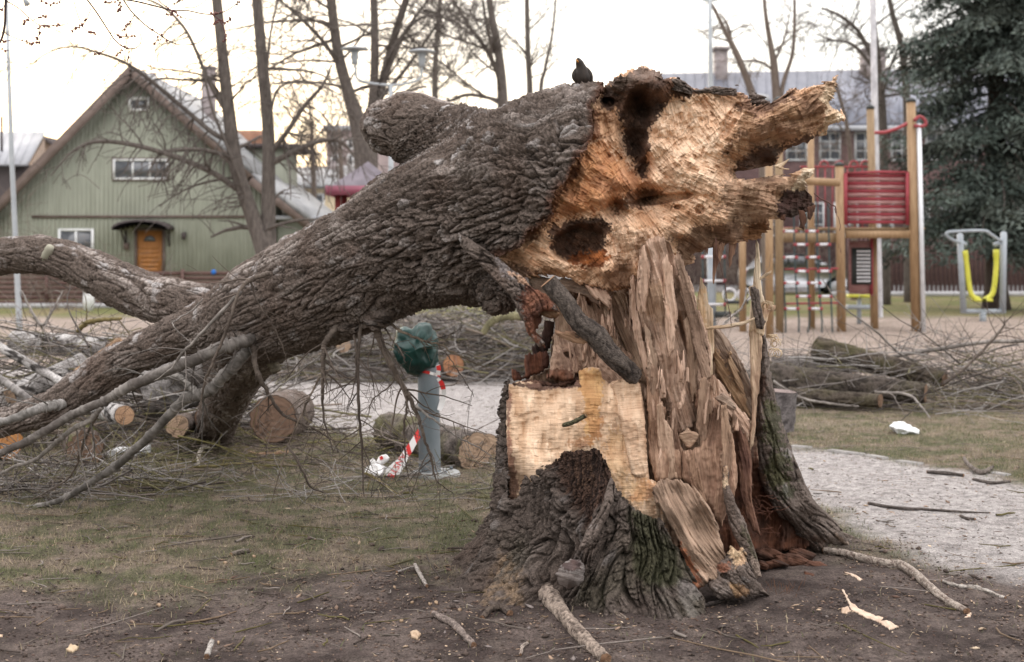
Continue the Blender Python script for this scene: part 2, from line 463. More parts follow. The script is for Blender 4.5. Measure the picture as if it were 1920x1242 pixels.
# edging stones half sunk along the far side of the path
M_STONE = mat_n('edging_stone', (.22, .21, .205), (.33, .315, .30), 12, rough=.9, bstr=.6, bdist=.01)
kg = thing('path_edging', 'row of half-buried pale edging stones along the far edge of the path', 'edging', G(1620, 856))
for px0, px1, py0, py1 in [(1485, 1520, 838, 841), (1556, 1618, 846, 854), (1624, 1660, 855, 861), (1684, 1728, 866, 872), (1860, 1890, 888, 893)]:
    a, b = G(px0, py0), G(px1, py1); d = b - a
    m = MB(); m.box(((a + b) / 2 + Vector((0, 0, -.024))), (d.length, .07, .075), Matrix.Rotation(math.atan2(d.y, d.x), 4, 'Z')); m.build('stone', M_STONE, kg)
# ------------------------------------------------------------------ buildings
def wp(px, py, Y): return W(px, py, Y)
M_GREENW = mat_n('green_board_paint', (.29, .305, .25), (.345, .36, .30), 3, (1, 1, .3), .8, .2, .004, 30)
M_BROWNT = mat_n('brown_trim', (.115, .085, .073), (.16, .12, .105), 4, rough=.8)
M_ROOFG = mat_n('grey_metal_roof', (.30, .31, .34), (.42, .43, .46), 1.2, (1, .2, 1), .5, .1)
M_ROOFW = mat_n('pale_sheet_roof', (.19, .195, .205), (.34, .345, .35), 2.6, rough=.6)
M_WHITE = mat_n('white_frame', (.70, .72, .74), (.80, .81, .82), 9, rough=.5, bstr=0)
M_GLASS = mat_n('window_glass', (.05, .055, .065), (.13, .14, .16), .8, rough=.08, bstr=0, spec=.9)
M_DARKW = mat_n('dark_timber', (.055, .045, .045), (.085, .07, .07), 6, (4, 4, .5), .85)
M_BRICKR = None
def mat_brick(name, c1, c2, mo, sc):
    m, nt, bs = _new(name)
    tc = nt.nodes.new('ShaderNodeTexCoord'); mp = nt.nodes.new('ShaderNodeMapping'); mp.inputs['Rotation'].default_value = (math.radians(90), 0, 0)
    b = nt.nodes.new('ShaderNodeTexBrick'); b.inputs['Scale'].default_value = sc
    b.inputs['Color1'].default_value = (*c1, 1); b.inputs['Color2'].default_value = (*c2, 1); b.inputs['Mortar'].default_value = (*mo, 1)
    b.inputs['Mortar Size'].default_value = .012
    nt.links.new(tc.outputs['Object'], mp.inputs[0]); nt.links.new(mp.outputs[0], b.inputs['Vector'])
    nz = _noise(nt, 2.5, 5); r = _ramp(nt, nz.outputs[0], [(.3, (.75,)*3), (.7, (1.2,)*3)])
    nt.links.new(_mul(nt, b.outputs['Color'], r.outputs[0]), bs.inputs['Base Color'])
    bs.inputs['Roughness'].default_value = .9; return m
M_BRICKR = mat_brick('dark_red_brick', (.115, .062, .060), (.085, .048, .047), (.11, .09, .088), 2.0)
M_CHIM = mat_brick('old_chimney_brick', (.24, .20, .20), (.34, .30, .30), (.3, .28, .28), 2.2)

def window(parent, cx, cy, w, h, Y, mull=(), rails=(), frame=.06, mat=None, depth=.06):
    """window centred at (x,z) metres on a wall facing the camera at distance Y"""
    m = MB(); y0, y1 = Y - depth, Y + .02
    m.box2((cx - w/2, y0, cy - h/2), (cx - w/2 + frame, y1, cy + h/2)); m.box2((cx + w/2 - frame, y0, cy - h/2), (cx + w/2, y1, cy + h/2))
    m.box2((cx - w/2 + frame, y0, cy - h/2), (cx + w/2 - frame, y1, cy - h/2 + frame)); m.box2((cx - w/2 + frame, y0, cy + h/2 - frame), (cx + w/2 - frame, y1, cy + h/2))
    f = m.build('window', mat or M_WHITE, parent)
    for t in mull: MB().box2((cx - w/2 + w*t - frame*.4, y0 + .005, cy - h/2 + frame), (cx - w/2 + w*t + frame*.4, y1, cy + h/2 - frame)).build('mullion', mat or M_WHITE, f)
    for t in rails: MB().box2((cx - w/2 + frame, y0 + .01, cy - h/2 + h*t - frame*.3), (cx + w/2 - frame, y1, cy - h/2 + h*t + frame*.3)).build('glazing_bar', mat or M_WHITE, f)
    MB().box2((cx - w/2 + frame*.5, Y - .042, cy - h/2 + frame*.5), (cx + w/2 - frame*.5, Y - .034, cy + h/2 - frame*.5)).build('pane', M_GLASS, f)
    return f
def XZ(px, py, Y): v = W(px, py, Y); return v.x, v.z

# green timber house
HY = 48.0
GH = thing('green_house', 'pale green timber house with steep brown-edged gable and orange door', 'house', (W(253, 500, HY).x, HY, 0))
apex = XZ(253, 136, HY); le = XZ(-70, 465, HY); re = XZ(600, 432, HY); rk = XZ(470, 330, HY)
poly = [(le[0], -.1), (re[0] - 1.55, -.1), (re[0] - 1.55, XZ(520, 375, HY)[1]), rk, apex, le]
MB().prism(poly, HY, HY + 10).build('wall', M_GREENW, GH)
bt = MB(); x = le[0] + .1
while x < re[0] - 1.6:
    if x < apex[0]: zt = np.interp(x, [le[0], apex[0]], [le[1], apex[1]])
    else: zt = np.interp(x, [apex[0], rk[0], re[0]], [apex[1], rk[1], re[1]])
    bt.box2((x - .022, HY - .028, 0), (x + .022, HY + .002, zt - .12)); x += .150
tag(bt.build('cover_batten', M_GREENW, GH), kind='stuff')
def slab(name, a, b, t, y0, y1, mat, parent, up=0):
    """roof or board: a thick strip between two (x,z) points"""
    d = Vector((b[0]-a[0], b[1]-a[1])); n = Vector((-d.y, d.x)).normalized() * t
    if n.y < 0: n = -n
    o_ = n.normalized() * up
    return MB().prism([(a[0]+o_.x, a[1]+o_.y), (b[0]+o_.x, b[1]+o_.y), (b[0]+n.x+o_.x, b[1]+n.y+o_.y), (a[0]+n.x+o_.x, a[1]+n.y+o_.y)], y0, y1).build(name, mat, parent)
slab('roof', (le[0] - .6, le[1] - .62), (apex[0], apex[1] + .05), .14, HY - .5, HY + 10.4, M_BROWNT, GH, .0)
rf = slab('roof', (apex[0], apex[1] + .05), (rk[0] + .1, rk[1]), .14, HY - .5, HY + 10.4, M_ROOFW, GH, .0)
slab('roof', (rk[0] + .05, rk[1]), (re[0] + .1, re[1]), .14, HY - .5, HY + 10.4, M_ROOFW, GH, .0)
slab('verge_board', (le[0] - .6, le[1] - .75), (apex[0], apex[1] - .1), .25, HY - .56, HY - .51, M_BROWNT, GH, -.10)
slab('verge_board', (apex[0], apex[1] - .1), (rk[0] + .1, rk[1] - .15), .25, HY - .56, HY - .51, M_BROWNT, GH, -.10)
slab('verge_board', (rk[0], rk[1] - .15), (re[0], re[1] - .15), .26, HY - .56, HY - .51, M_BROWNT, GH, -.1)
ch = MB(); cx, cz = XZ(391, 130, 53); ch.box2((cx - .22, 52.8, 5.4), (cx + .22, 53.3, cz)); ch.box2((cx - .27, 52.75, cz), (cx + .27, 53.35, cz + .1)); ch.build('chimney', M_CHIM, GH)
MB().box2((XZ(280, 138, 56)[0], 55.8, 7.2), (XZ(291, 138, 56)[0], 56.2, XZ(0, 137, 56)[1])).build('chimney', M_CHIM, GH)
MB().box2((XZ(60, 403, HY)[0], HY - .06, XZ(0, 409, HY)[1]), (XZ(520, 403, HY)[0], HY - .03, XZ(0, 404, HY)[1])).build('trim_board', M_BROWNT, GH)
c = XZ(261, 196, HY); window(GH, c[0], c[1], .70, .48, HY, (), (), .10)
c = XZ(264, 318, HY); window(GH, c[0], c[1], 1.86, .70, HY, (.36, .67), (), .07)
m = MB()
for a_, b_ in [((210, 296), (318, 299)), ((210, 337), (318, 340)), ((210, 299), (213, 337)), ((315, 299), (318, 337))]:
    p0, p1 = XZ(*a_, HY), XZ(*b_, HY); m.box2((p0[0], HY - .05, p0[1]), (p1[0], HY - .03, p1[1]))
m.build('window_trim', M_BROWNT, GH)
c = XZ(143, 456, HY); window(GH, c[0], c[1], 1.2, .96, HY, (.5,), (), .08)
M_DOOR = mat_n('orange_timber', (.36, .15, .045), (.45, .20, .065), 8, (3, 3, .5), .5)
p0, p1 = XZ(258, 514, HY), XZ(305, 433, HY)
dr = MB().box2((p0[0], HY - .05, .62), (p1[0], HY - .03, p1[1])).build('door', M_DOOR, GH)
for k in range(7):
    zc = .75 + k * .15; MB().box2((p0[0] + .12, HY - .07, zc), (p1[0] - .12, HY - .05, zc + .11)).build('door_panel', M_DOOR, dr)
m = MB(); cx = (p0[0] + p1[0]) / 2; zc = p1[1] - .36
m.prism([(cx + .2 * math.cos(t), zc + .2 * math.sin(t)) for t in np.linspace(0, PI, 9)], HY - .075, HY - .052); m.build('door_light', M_GLASS, dr)
m = MB(); m.box2((p0[0] - .1, HY - .08, .6), (p0[0], HY - .02, p1[1] + .1)); m.box2((p1[0], HY - .08, .6), (p1[0] + .1, HY - .02, p1[1] + .1)); m.box2((p0[0], HY - .08, p1[1]), (p1[0], HY - .02, p1[1] + .1)); m.build('door_frame', M_BROWNT, GH)
pa, pb = XZ(222, 430, HY), XZ(328, 430, HY); w_ = (pb[0] - pa[0]) / 2; cx = (pa[0] + pb[0]) / 2; h_ = .31
arc = [(cx - w_ * math.cos(t), pa[1] + h_ * math.sin(t)) for t in np.linspace(0, PI, 15)]
arc2 = [(cx - (w_ - .04) * math.cos(t), pa[1] - .04 + (h_ - .02) * math.sin(t)) for t in np.linspace(PI, 0, 15)]
MB().prism(arc + arc2, HY - .9, HY - .02).build('door_canopy', M_DARKW, GH)
for px_ in (236, 318):
    q0 = XZ(px_, 432, HY); m = MB(); m.tube([(q0[0], HY - .7, q0[1]), (q0[0], HY - .3, q0[1] - .25), (q0[0], HY - .03, q0[1] - .5)], .03, 6); m.box2((q0[0] - .03, HY - .06, q0[1] - .55), (q0[0] + .03, HY - .0, q0[1])); m.build('canopy_bracket', M_DARKW, GH)
q0 = XZ(347, 443, HY); m = MB(); m.tube([(q0[0], HY - .2, q0[1] - .12), (q0[0], HY - .2, q0[1] + .1)], [.07, .09], 8); m.box2((q0[0] - .03, HY - .2, q0[1] + .1), (q0[0] + .03, HY, q0[1] + .14)); m.build('wall_lamp', M_DARKW, GH)
q0 = XZ(238, 462, HY); MB().box2((q0[0] - .09, HY - .12, q0[1] - .12), (q0[0] + .09, HY - .0, q0[1] + .12)).build('letter_box', M_BROWNT, GH)
# rear dormer / extension behind the trees
e0, e1_ = XZ(455, 275, 54), XZ(520, 380, 54)
MB().prism([(e0[0], 3.0), (e1_[0] + .3, 3.0), (e1_[0] + .3, e0[1] - .1), (e0[0], e0[1] - .1)], 53.5, 57).build('dormer', M_GREENW, GH)
MB().box2((e0[0] - .3, 53.2, e0[1] - .1), (e1_[0] + .9, 57.3, e0[1] + .05)).build('dormer_roof', M_DARKW, GH)
MB().box2((XZ(440, 270, 58)[0], 57.6, 5.5), (XZ(492, 245, 58)[0], 58.4, XZ(0, 246, 58)[1])).build('chimney', mat_brick('orange_brick', (.36, .19, .12), (.3, .15, .1), (.3, .2, .15), 2), GH)
# lean-to at the right
p0, p1 = XZ(518, 405, HY), XZ(640, 412, HY)
MB().box2((p0[0], HY + .3, 0), (p1[0], HY + 6, p1[1])).build('side_wall', M_GREENW, GH)
MB().box2((p0[0] - .1, HY - .1, p1[1]), (p1[0] + .3, HY + 6.2, p1[1] + .12)).build('side_roof', M_ROOFG, GH)

# slatted fence in front of it
FY = 40.0
M_FENCE = mat_n('brown_fence_slat', (.085, .048, .042), (.125, .072, .062), 5, (1, 6, 6), .8)
def slat_fence(name, label, px0, px1, Y, top, n, bay, mat, postw=.09):
    a = W(px0, 500, Y).x; b = W(px1, 500, Y).x
    fo = thing(name, label, 'fence', (a, Y, 0))
    x = a; me = None; pm = None
    hs = (top - .08) / n
    nb = int(round((b - a) / bay)); bay = (b - a) / nb
    for i in range(nb + 1):
        if pm is None: p_ = MB().box2((-postw/2, -postw/2, -.05), (postw/2, postw/2, top + .04)); pm = p_.mesh('post')
        add('post', pm, mat, fo, (i * bay, 0, 0))
    for i in range(nb):
        for k in range(n):
            if me is None: me = MB().box2((postw/2, -.012, 0), (bay - postw/2, .012, hs - .018)).mesh('slat')
            add('slat', me, mat, fo, (i * bay, 0, .08 + k * hs))
    return fo
sf = slat_fence('slatted_fence', 'low brown fence of horizontal slats below the green house', -40, 470, FY, XZ(0, 508, FY)[1], 7, 1.7, M_FENCE)
q0 = XZ(401, 509, FY)
s_ = MB().tube([(q0[0], FY - .03, q0[1] - .02), (q0[0], FY - .05, q0[1] - .02)], .07, 16).build('round_sign', mat_n('sign_blue', (.02, .14, .5), (.03, .18, .6), 5, bstr=0), None)
tag(s_, 'small round blue sign fixed on the brown slatted fence', 'sign')
k_ = MB().box2((W(-200, 0, FY - .4).x, FY - .6, 0), (W(480, 0, FY - .4).x, FY - .35, .13)).build('kerb', mat_n('concrete', (.36, .36, .37), (.45, .45, .46), 4)); k_['kind'] = 'structure'
# white bin / snow-pale post by the fence
wb = thing('white_bin', 'white barrel-shaped bin standing in front of the brown slatted fence', 'bin', (W(166, 580, 38).x, 38, 0))
m = MB(); m.tube([(W(166, 0, 38).x, 38, 0), (W(166, 0, 38).x, 38, .25), (W(166, 0, 38).x, 38, .5)], [.13, .15, .13], 14); m.build('drum', M_WHITE, wb, True)
m = MB(); m.tube([(W(166, 0, 38).x, 38, .5), (W(166, 0, 38).x, 38, .55), (W(166, 0, 38).x, 38, .58)], [.15, .15, .04], 14); m.build('lid', M_ROOFG, wb, True)

# dark shed-like house at the far left
DH = thing('dark_house', 'dark timber house with grey metal roof at the left edge, left of the green gable', 'house', (W(20, 500, 62).x, 62, 0))
a, b = XZ(-60, 310, 62), XZ(56, 310, 62)
MB().box2((a[0], 62, 0), (b[0], 69, b[1])).build('wall', M_DARKW, DH)
r0 = W(-60, 312, 61.6); r1 = W(52, 312, 61.6); r2 = W(84, 252, 65.5); r3 = W(-60, 252, 65.5)
V = [tuple(v) for v in (r0, r1, r2, r3)]; V += [(x_, y_, z_ + .12) for x_, y_, z_ in V]
MB().raw(V, [(3,2,1,0), (4,5,6,7), (0,1,5,4), (1,2,6,5), (2,3,7,6), (3,0,4,7)]).build('roof', M_ROOFG, DH)
for k in range(9):
    t = k / 8; p = Vector(V[4]).lerp(Vector(V[5]), t); q_ = Vector(V[7]).lerp(Vector(V[6]), t); MB().tube([p + Vector((0, 0, .02)), q_ + Vector((0, 0, .02))], .03, 4).build('roof_seam', M_ROOFG, DH)
MB().raw([tuple(W(56, 312, 62)), tuple(W(84, 256, 65.5)), tuple(W(84, 330, 69)), tuple(W(56, 580, 62)), tuple(W(84, 545, 69))], [(0, 3, 4, 2)], [(0, 2, 1)]).build('gable', mat_n('tan_board', (.38, .28, .22), (.45, .34, .27), 4), DH)
q0 = XZ(3, 290, 63); MB().tube([(q0[0], 63, q0[1]), (q0[0], 63, XZ(0, 218, 63)[1])], .06, 8).build('flue', M_DARKW, DH)

# pale yellow building with white roof, and block behind
YB = thing('yellow_building', 'pale yellow building with a white sheet roof beyond the green house', 'building', (W(580, 500, 80).x, 80, 0))
a, b = XZ(505, 350, 80), XZ(700, 350, 80)
MB().box2((a[0], 80, 0), (b[0], 90, b[1])).build('wall', mat_n('yellow_render', (.52, .42, .28), (.58, .48, .33), 2), YB)
V = [tuple(W(*p)) for p in ((500, 354, 79.5), (705, 354, 79.5), (660, 318, 85), (530, 322, 85))]; V += [(x_, y_, z_ + .25) for x_, y_, z_ in V]
MB().raw(V, [(3,2,1,0), (4,5,6,7), (0,1,5,4), (1,2,6,5), (2,3,7,6), (3,0,4,7)]).build('roof', M_ROOFW, YB)
for p_ in ((532, 328, 306, 14), (590, 326, 312, 12), (622, 324, 303, 14)):
    c = XZ(p_[0], p_[1], 84); MB().box2((c[0] - .2, 83.8, c[1] - .3), (c[0] + .22, 84.3, XZ(0, p_[2], 84)[1])).build('chimney', M_CHIM, YB)
c = XZ(592, 388, 80); window(YB, c[0], c[1], 1.0, 1.5, 80, (.5,), (), .12)
c = XZ(545, 388, 80); window(YB, c[0], c[1], 1.0, 1.5, 80, (.5,), (), .12)
TB = thing('tall_block', 'tall dim brown building seen between the far tree trunks above the white roof', 'building', (W(650, 500, 95).x, 95, 0))
a, b = XZ(612, 245, 95), XZ(760, 245, 95)
MB().box2((a[0], 95, 0), (b[0], 104, a[1])).build('wall', mat_n('brown_render', (.22, .17, .17), (.30, .24, .23), 1.2), TB)
MB().box2((a[0] - .2, 94.8, a[1]), (b[0] + .2, 104.2, a[1] + .35)).build('roof', M_ROOFG, TB)
for px_ in (632, 662):
    for py_ in (270, 300, 330):
        c = XZ(px_, py_, 95); window(TB, c[0], c[1], .8, .75, 95, (.5,), (), .1)
HB = thing('orange_house', 'small tan house with sunlit edge just behind the left roof of the green gable', 'house', (W(70, 500, 75).x, 75, 0))
a, b = XZ(84, 290, 75), XZ(150, 290, 75)
MB().prism([(a[0] - 2, 0), (b[0], 0), (b[0], a[1] - .6), ((a[0] + b[0]) / 2 - 1, a[1] + .8), (a[0] - 2, a[1] - .6)], 75, 82).build('wall', mat_n('tan_render', (.42, .30, .22), (.5, .36, .27), 2), HB)
slab('roof', (a[0] - 2.4, a[1] - .8), ((a[0] + b[0]) / 2 - 1, a[1] + .85), .15, 74.6, 82, M_DARKW, HB)
slab('roof', ((a[0] + b[0]) / 2 - 1, a[1] + .85), (b[0] + .4, a[1] - .8), .15, 74.6, 82, M_DARKW, HB)

# red brick building on the right
BY = 66.0
M_WFR = mat_n('weathered_white_frame', (.42, .43, .44), (.55, .56, .57), 3, rough=.7, bstr=0)
RB = thing('brick_building', 'long dark red brick building with blue-grey roof behind the playground', 'building', (W(1600, 500, BY).x, BY, 0))
eave = XZ(0, 238, BY)[1]; xa, xb = XZ(1235, 0, BY)[0], XZ(2080, 0, BY)[0]
MB().box2((xa, BY, 0), (xb, BY + 12, eave)).build('wall', M_BRICKR, RB)
rr = [W(1225, 240, BY - .4), W(2090, 232, BY - .4), W(2090, 128, BY + 6), W(1225, 144, BY + 6)]
V = [tuple(v) for v in rr]; V += [(x_, y_, z_ + .15) for x_, y_, z_ in V]
M_ROOFB = mat_n('blue_grey_sheet', (.115, .125, .16), (.185, .195, .24), 1.5, (1, .3, 1), .5, .1)
MB().raw(V, [(3,2,1,0), (4,5,6,7), (0,1,5,4), (1,2,6,5), (2,3,7,6), (3,0,4,7)]).build('roof', M_ROOFB, RB)
for k in range(46):
    t = k / 45; p = Vector(V[4]).lerp(Vector(V[5]), t); q_ = Vector(V[7]).lerp(Vector(V[6]), t); 
    if k == 0: pass
    MB().tube([p + Vector((0, 0, .03)), q_ + Vector((0, 0, .03))], .03, 4).build('roof_seam', M_ROOFB, RB)
MB().box2((xa - .1, BY - .5, eave - .22), (xb, BY - .38, eave + .02)).build('gutter', M_ROOFG, RB)
for px_, p0y, p1y, w_ in [(1351, 145, 96, 22), (1636, 140, 98, 40), (1900, 140, 100, 30)]:
    c = W(px_, p0y, BY + 5.5); t = W(px_, p1y, BY + 5.5); hw = w_ / F * (BY + 5) / 2
    m = MB(); m.box2((c.x - hw, BY + 5, c.z - 1), (c.x + hw, BY + 6, t.z)); m.box2((c.x - hw - .1, BY + 4.9, t.z), (c.x + hw + .1, BY + 6.1, t.z + .15)); m.build('chimney', M_CHIM, RB)
for px_ in (1424, 1600, 1760, 1880):
    a_ = W(px_, 188, BY + 2.6); m = MB(); m.box((a_.x, a_.y, a_.z + .1), (.95, .9, .12), Matrix.Rotation(math.radians(24), 4, 'X')); m.build('skylight', M_ROOFW, RB)
for px_ in (1285, 1345, 1405, 1493, 1556, 1622, 1690, 1755, 1820, 1885):
    c = XZ(px_, 275, BY); window(RB, c[0], c[1], 1.0, 1.35, BY, (.5,), (.35, .68), .09, M_WFR)
    c = XZ(px_ + 30, 412, BY); window(RB, c[0], c[1], 1.15, 1.6, BY, (.5,), (.35, .68), .10, M_WFR)
# picket fence and hedge in front of it
PY_ = 50.0
M_PICK = mat_n('red_brown_picket', (.085, .05, .05), (.12, .072, .068), 5, rough=.85)
PF = thing('picket_fence', 'red-brown picket fence on a pale kerb in front of the brick building', 'fence', (W(1500, 500, PY_).x, PY_, 0))
a, b = W(1590, 0, PY_).x - PF.location.x, W(1990, 0, PY_).x - PF.location.x
tp = XZ(0, 452, PY_)[1]; pk = MB().prism([(-.042, 0), (.042, 0), (.042, tp - .06), (0, tp), (-.042, tp - .06)], -.015, .015).mesh('picket')
x = a
while x < b: add('picket', pk, M_PICK, PF, (x, 0, .165)); x += .155
for z in (.4, tp - .25): MB().box2((a, -.0 + .02, z), (b, .06, z + .09)).build('rail', M_PICK, PF, loc=(0, 0, 0))
o = MB().box2((W(1560, 0, PY_).x, PY_ - .15, 0), (W(2050, 0, PY_).x, PY_ + .15, .16)).build('kerb', mat_n('pale_concrete', (.42, .42, .44), (.5, .5, .52), 4)); o['kind'] = 'structure'
# far low fence seen under the trunk
LF = thing('board_fence', 'weathered red-brown board fence far behind the brush, seen under the trunk', 'fence', (W(600, 0, 42).x, 42, 0))
bd = MB().box2((-.085, -.015, 0), (.085, .015, 1.15)).mesh('board'); x = 0
while x < W(1000, 0, 42).x - LF.location.x: add('board', bd, M_PICK, LF, (x, rnd.uniform(-.02, .02), .05)); x += .215
MB().box2((0, .02, .75), (x, .07, .83)).build('rail', M_PICK, LF, loc=(0, 0, 0))

# pavilion with pyramid roof
PVY = 27.0
PV = thing('play_hut', 'small playground hut with faded pink pyramid roof on red posts', 'play hut', (W(690, 0, PVY).x, PVY, 0))
M_PINK = mat_n('faded_pink_roof', (.12, .105, .125), (.20, .175, .205), 3, rough=.6); M_PINKB = mat_n('pink_edge', (.27, .08, .12), (.34, .11, .16), 5, rough=.5)
M_REDP = mat_n('red_post', (.16, .025, .025), (.22, .04, .035), 7, rough=.6)
c = W(690, 0, PVY).x; w_ = .69; ez = XZ(0, 356, PVY)[1]; az = XZ(0, 303, PVY)[1]
e = [(c - w_, PVY - w_, ez), (c + w_, PVY - w_, ez), (c + w_, PVY + w_, ez), (c - w_, PVY + w_, ez)]
m = MB(); V = e + [(c, PVY, az)] + [(x_, y_, z_ - .05) for x_, y_, z_ in e]
m.raw(V, [(8, 7, 6, 5)], [(0, 1, 4), (1, 2, 4), (2, 3, 4), (3, 0, 4)]); m.build('roof', M_PINK, PV)
for i in range(4):
    p, q_ = Vector(e[i]), Vector(e[(i + 1) % 4]); m = MB(); L = (q_ - p).length
    m.box(((p + q_) / 2 + Vector((0, 0, -.04))), (L + .06, .05, .17), Matrix.Rotation(math.atan2((q_ - p).y, (q_ - p).x), 4, 'Z')); m.build('fascia', M_PINKB, PV)
for sx in (-1, 1):
    for sy in (-1, 1): MB().box2((c + sx * (w_ - .18) - .05, PVY + sy * (w_ - .18) - .05, -.1), (c + sx * (w_ - .18) + .05, PVY + sy * (w_ - .18) + .05, ez - .06)).build('post', M_REDP, PV)
MB().box2((c - w_ + .3, PVY - w_ + .3, .45), (c + w_ - .3, PVY + w_ - .3, .55)).build('platform', M_PINKB, PV)

# ------------------------------------------------------------------ silver car
CY = 52.5
CAR = thing('parked_car', 'silver hatchback parked behind the climbing frame, partly hidden by posts', 'car', (W(1490, 0, CY).x, CY, 0))
M_CARP = mat_n('silver_paint', (.36, .37, .39), (.40, .41, .43), 2, rough=.25, bstr=0, metal=.6)
M_TYRE = mat_n('tyre_rubber', (.015, .015, .015), (.03, .03, .03), 20, rough=.9)
c = CAR.location.x
prof = [(-1.98, .38), (-1.98, .72), (-1.92, .92), (-1.60, 1.0), (-1.25, 1.36), (-.9, 1.46), (.25, 1.47), (.75, 1.28), (1.15, 1.0), (1.75, .86), (1.95, .66), (1.98, .36), (1.72, .28), (1.60, .50), (1.32, .58), (1.04, .50), (.94, .26), (-.94, .26), (-1.04, .50), (-1.32, .58), (-1.60, .50), (-1.70, .28)]
m = MB(); n = len(prof); ys = [-.86, -.80, .80, .86]; V = []
for y_ in ys:
    sh = .97 if abs(y_) > .83 else 1
    for x_, z_ in prof: V.append((c + x_ * sh, CY + y_ * (1 - .16 * max(0, z_ - .95) / .5), z_ * (1 if z_ < .95 else 1)))
Q = [(k*n + i, k*n + (i+1) % n, (k+1)*n + (i+1) % n, (k+1)*n + i) for k in range(3) for i in range(n)]
m.raw(V, Q)
# side skins as fans split at the belt line
for k, flip in ((0, False), (3, True)):
    T = []
    tri = [(0,1,21),(1,2,20),(1,20,21),(2,3,20),(3,19,20),(3,9,19),(9,18,19),(9,16,18),(16,17,18),(9,15,16),(9,14,15),(9,10,14),(10,13,14),(10,11,13),(11,12,13),(3,4,9),(4,5,8),(4,8,9),(5,6,8),(6,7,8)]
    for t in tri: T.append(tuple(k*n + v for v in (t if not flip else t[::-1])))
    m.T.append(np.array(T))
m.build('body', M_CARP, CAR)
for pts in ([(-1.42, 1.02), (-1.12, 1.30), (-.42, 1.38), (-.42, 1.02)], [(-.36, 1.02), (-.36, 1.38), (.2, 1.38), (.2, 1.02)], [(.26, 1.02), (.26, 1.37), (.62, 1.22), (1.0, 1.02)]):
    MB().prism([(c + x_, z_) for x_, z_ in pts], CY - .86, CY - .80).build('side_window', M_GLASS, CAR)
for x_ in (-1.32, 1.32):
    for y_ in (-.82, .72):
        m = MB(); m.tube([(c + x_, CY + y_ - .03, .31), (c + x_, CY + y_, .31), (c + x_, CY + y_ + .16, .31)], [.29, .31, .31], 22); wh = m.build('wheel', M_TYRE, CAR)
        m = MB(); m.tube([(c + x_, CY + y_ - .05, .31), (c + x_, CY + y_ - .02, .31)], [.17, .19], 14); m.build('rim', M_ROOFG, wh)
MB().box2((c - 2.0, CY - .8, .72), (c - 1.90, CY - .5, .92)).build('tail_light', mat_n('tail_red', (.6, .03, .03), (.7, .05, .05), 4, rough=.3, bstr=0), CAR)
MB().box2((c + 1.86, CY - .82, .62), (c + 1.97, CY - .5, .78)).build('headlight', M_WHITE, CAR)
MB().box2((c - .3, CY - .885, .88), (c - .12, CY - .865, .91)).build('door_handle', M_ROOFG, CAR)
MB().box2((c + .75, CY - 1.02, 1.02), (c + .95, CY - .86, 1.15)).build('wing_mirror', M_CARP, CAR)

# ------------------------------------------------------------------ playground
M_POST = mat_n('larch_post', (.25, .155, .08), (.36, .235, .13), 7, (5, 5, .6), .55, .3, .003)
M_POSTG = mat_n('weathered_post', (.22, .15, .085), (.31, .22, .13), 7, (5, 5, .6), .7, .3, .003)
M_CAP = mat_n('dark_cap', (.025, .03, .03), (.04, .045, .045), 10, rough=.5, bstr=0)
M_REDM = mat_n('red_metal', (.26, .04, .05), (.33, .055, .065), 6, rough=.4, bstr=0)
M_REDB = mat_n('red_board', (.24, .03, .042), (.33, .055, .07), 5, (1, 4, 8), .6, .2)
M_WORN = mat_n('worn_red_board', (.24, .09, .09), (.40, .24, .23), 6, (1, 4, 14), .8, .2)
M_STEEL = mat_n('painted_steel', (.30, .34, .38), (.36, .40, .44), 5, rough=.4, bstr=0)
M_PIPE = mat_n('galvanised_pipe', (.62, .64, .68), (.74, .76, .80), 4, rough=.35, bstr=0, metal=.2)
M_ROPE = mat_n('dark_rope', (.03, .05, .055), (.06, .085, .09), 60, rough=.9)
M_YEL = mat_n('yellow_plastic', (.50, .50, .05), (.60, .58, .08), 5, rough=.4, bstr=0)
PGY = 28.2
PG = thing('climbing_tower', 'wooden climbing tower with red slatted panel, rope net and sliding pole', 'climbing tower', (W(1580, 0, PGY).x, PGY, 0))
def yb(py): return EYE * F / (py - HZ)
def post(px, ptop, pbase, w, mat, lean=0, capm=True, name='post'):
    Y = yb(pbase); r = w / F * Y / 2; b_ = W(px, pbase, Y); t_ = W(px - lean, ptop, Y)
    m = MB(); m.tube([(b_.x, Y, -.05), (t_.x, Y, t_.z)], [r * 1.02, r * .98], 12)
    po = m.build(name, mat, PG, True)
    if capm: MB().tube([(t_.x, Y, t_.z), (t_.x, Y, t_.z + .05), (t_.x, Y, t_.z + .09)], [r * 1.08, r * 1.05, r * .3], 12).build('post_cap', M_CAP, po, True)
    return Y
for a_ in [(1443, 300, 634, 15, M_POST, 1), (1462, 190, 624, 15, M_POSTG, 2), (1393, 380, 622, 13, M_POST, 1), (1522, 250, 617, 13, M_POST, 2), (1578, 312, 622, 17, M_POST, 4), (1640, 205, 616, 15, M_POSTG, 8), (1718, 192, 622, 18, M_POST, 10)]:
    post(*a_)
YF = yb(622)
m = MB(); a_ = W(1732, 624, YF - .1); b_ = W(1723, 232, YF - .1); m.tube([(a_.x, YF - .1, -.05), b_], .045, 10); m.build('sliding_pole', M_PIPE, PG, True)
def bar(pts, r, mat, name, Y=None, s=8, curve=True, parent=None):
    P = [tuple(W(p[0], p[1], p[2] if len(p) > 2 else Y)) for p in pts]
    if len(P) > 2 and curve: P = spline(P, len(P) * 5)
    return MB().tube(P, r, s).build(name, mat, parent or PG, True)
bar([(1640, 249), (1660, 248), (1685, 240), (1706, 229)], .035, M_REDM, 'top_rail', YF)
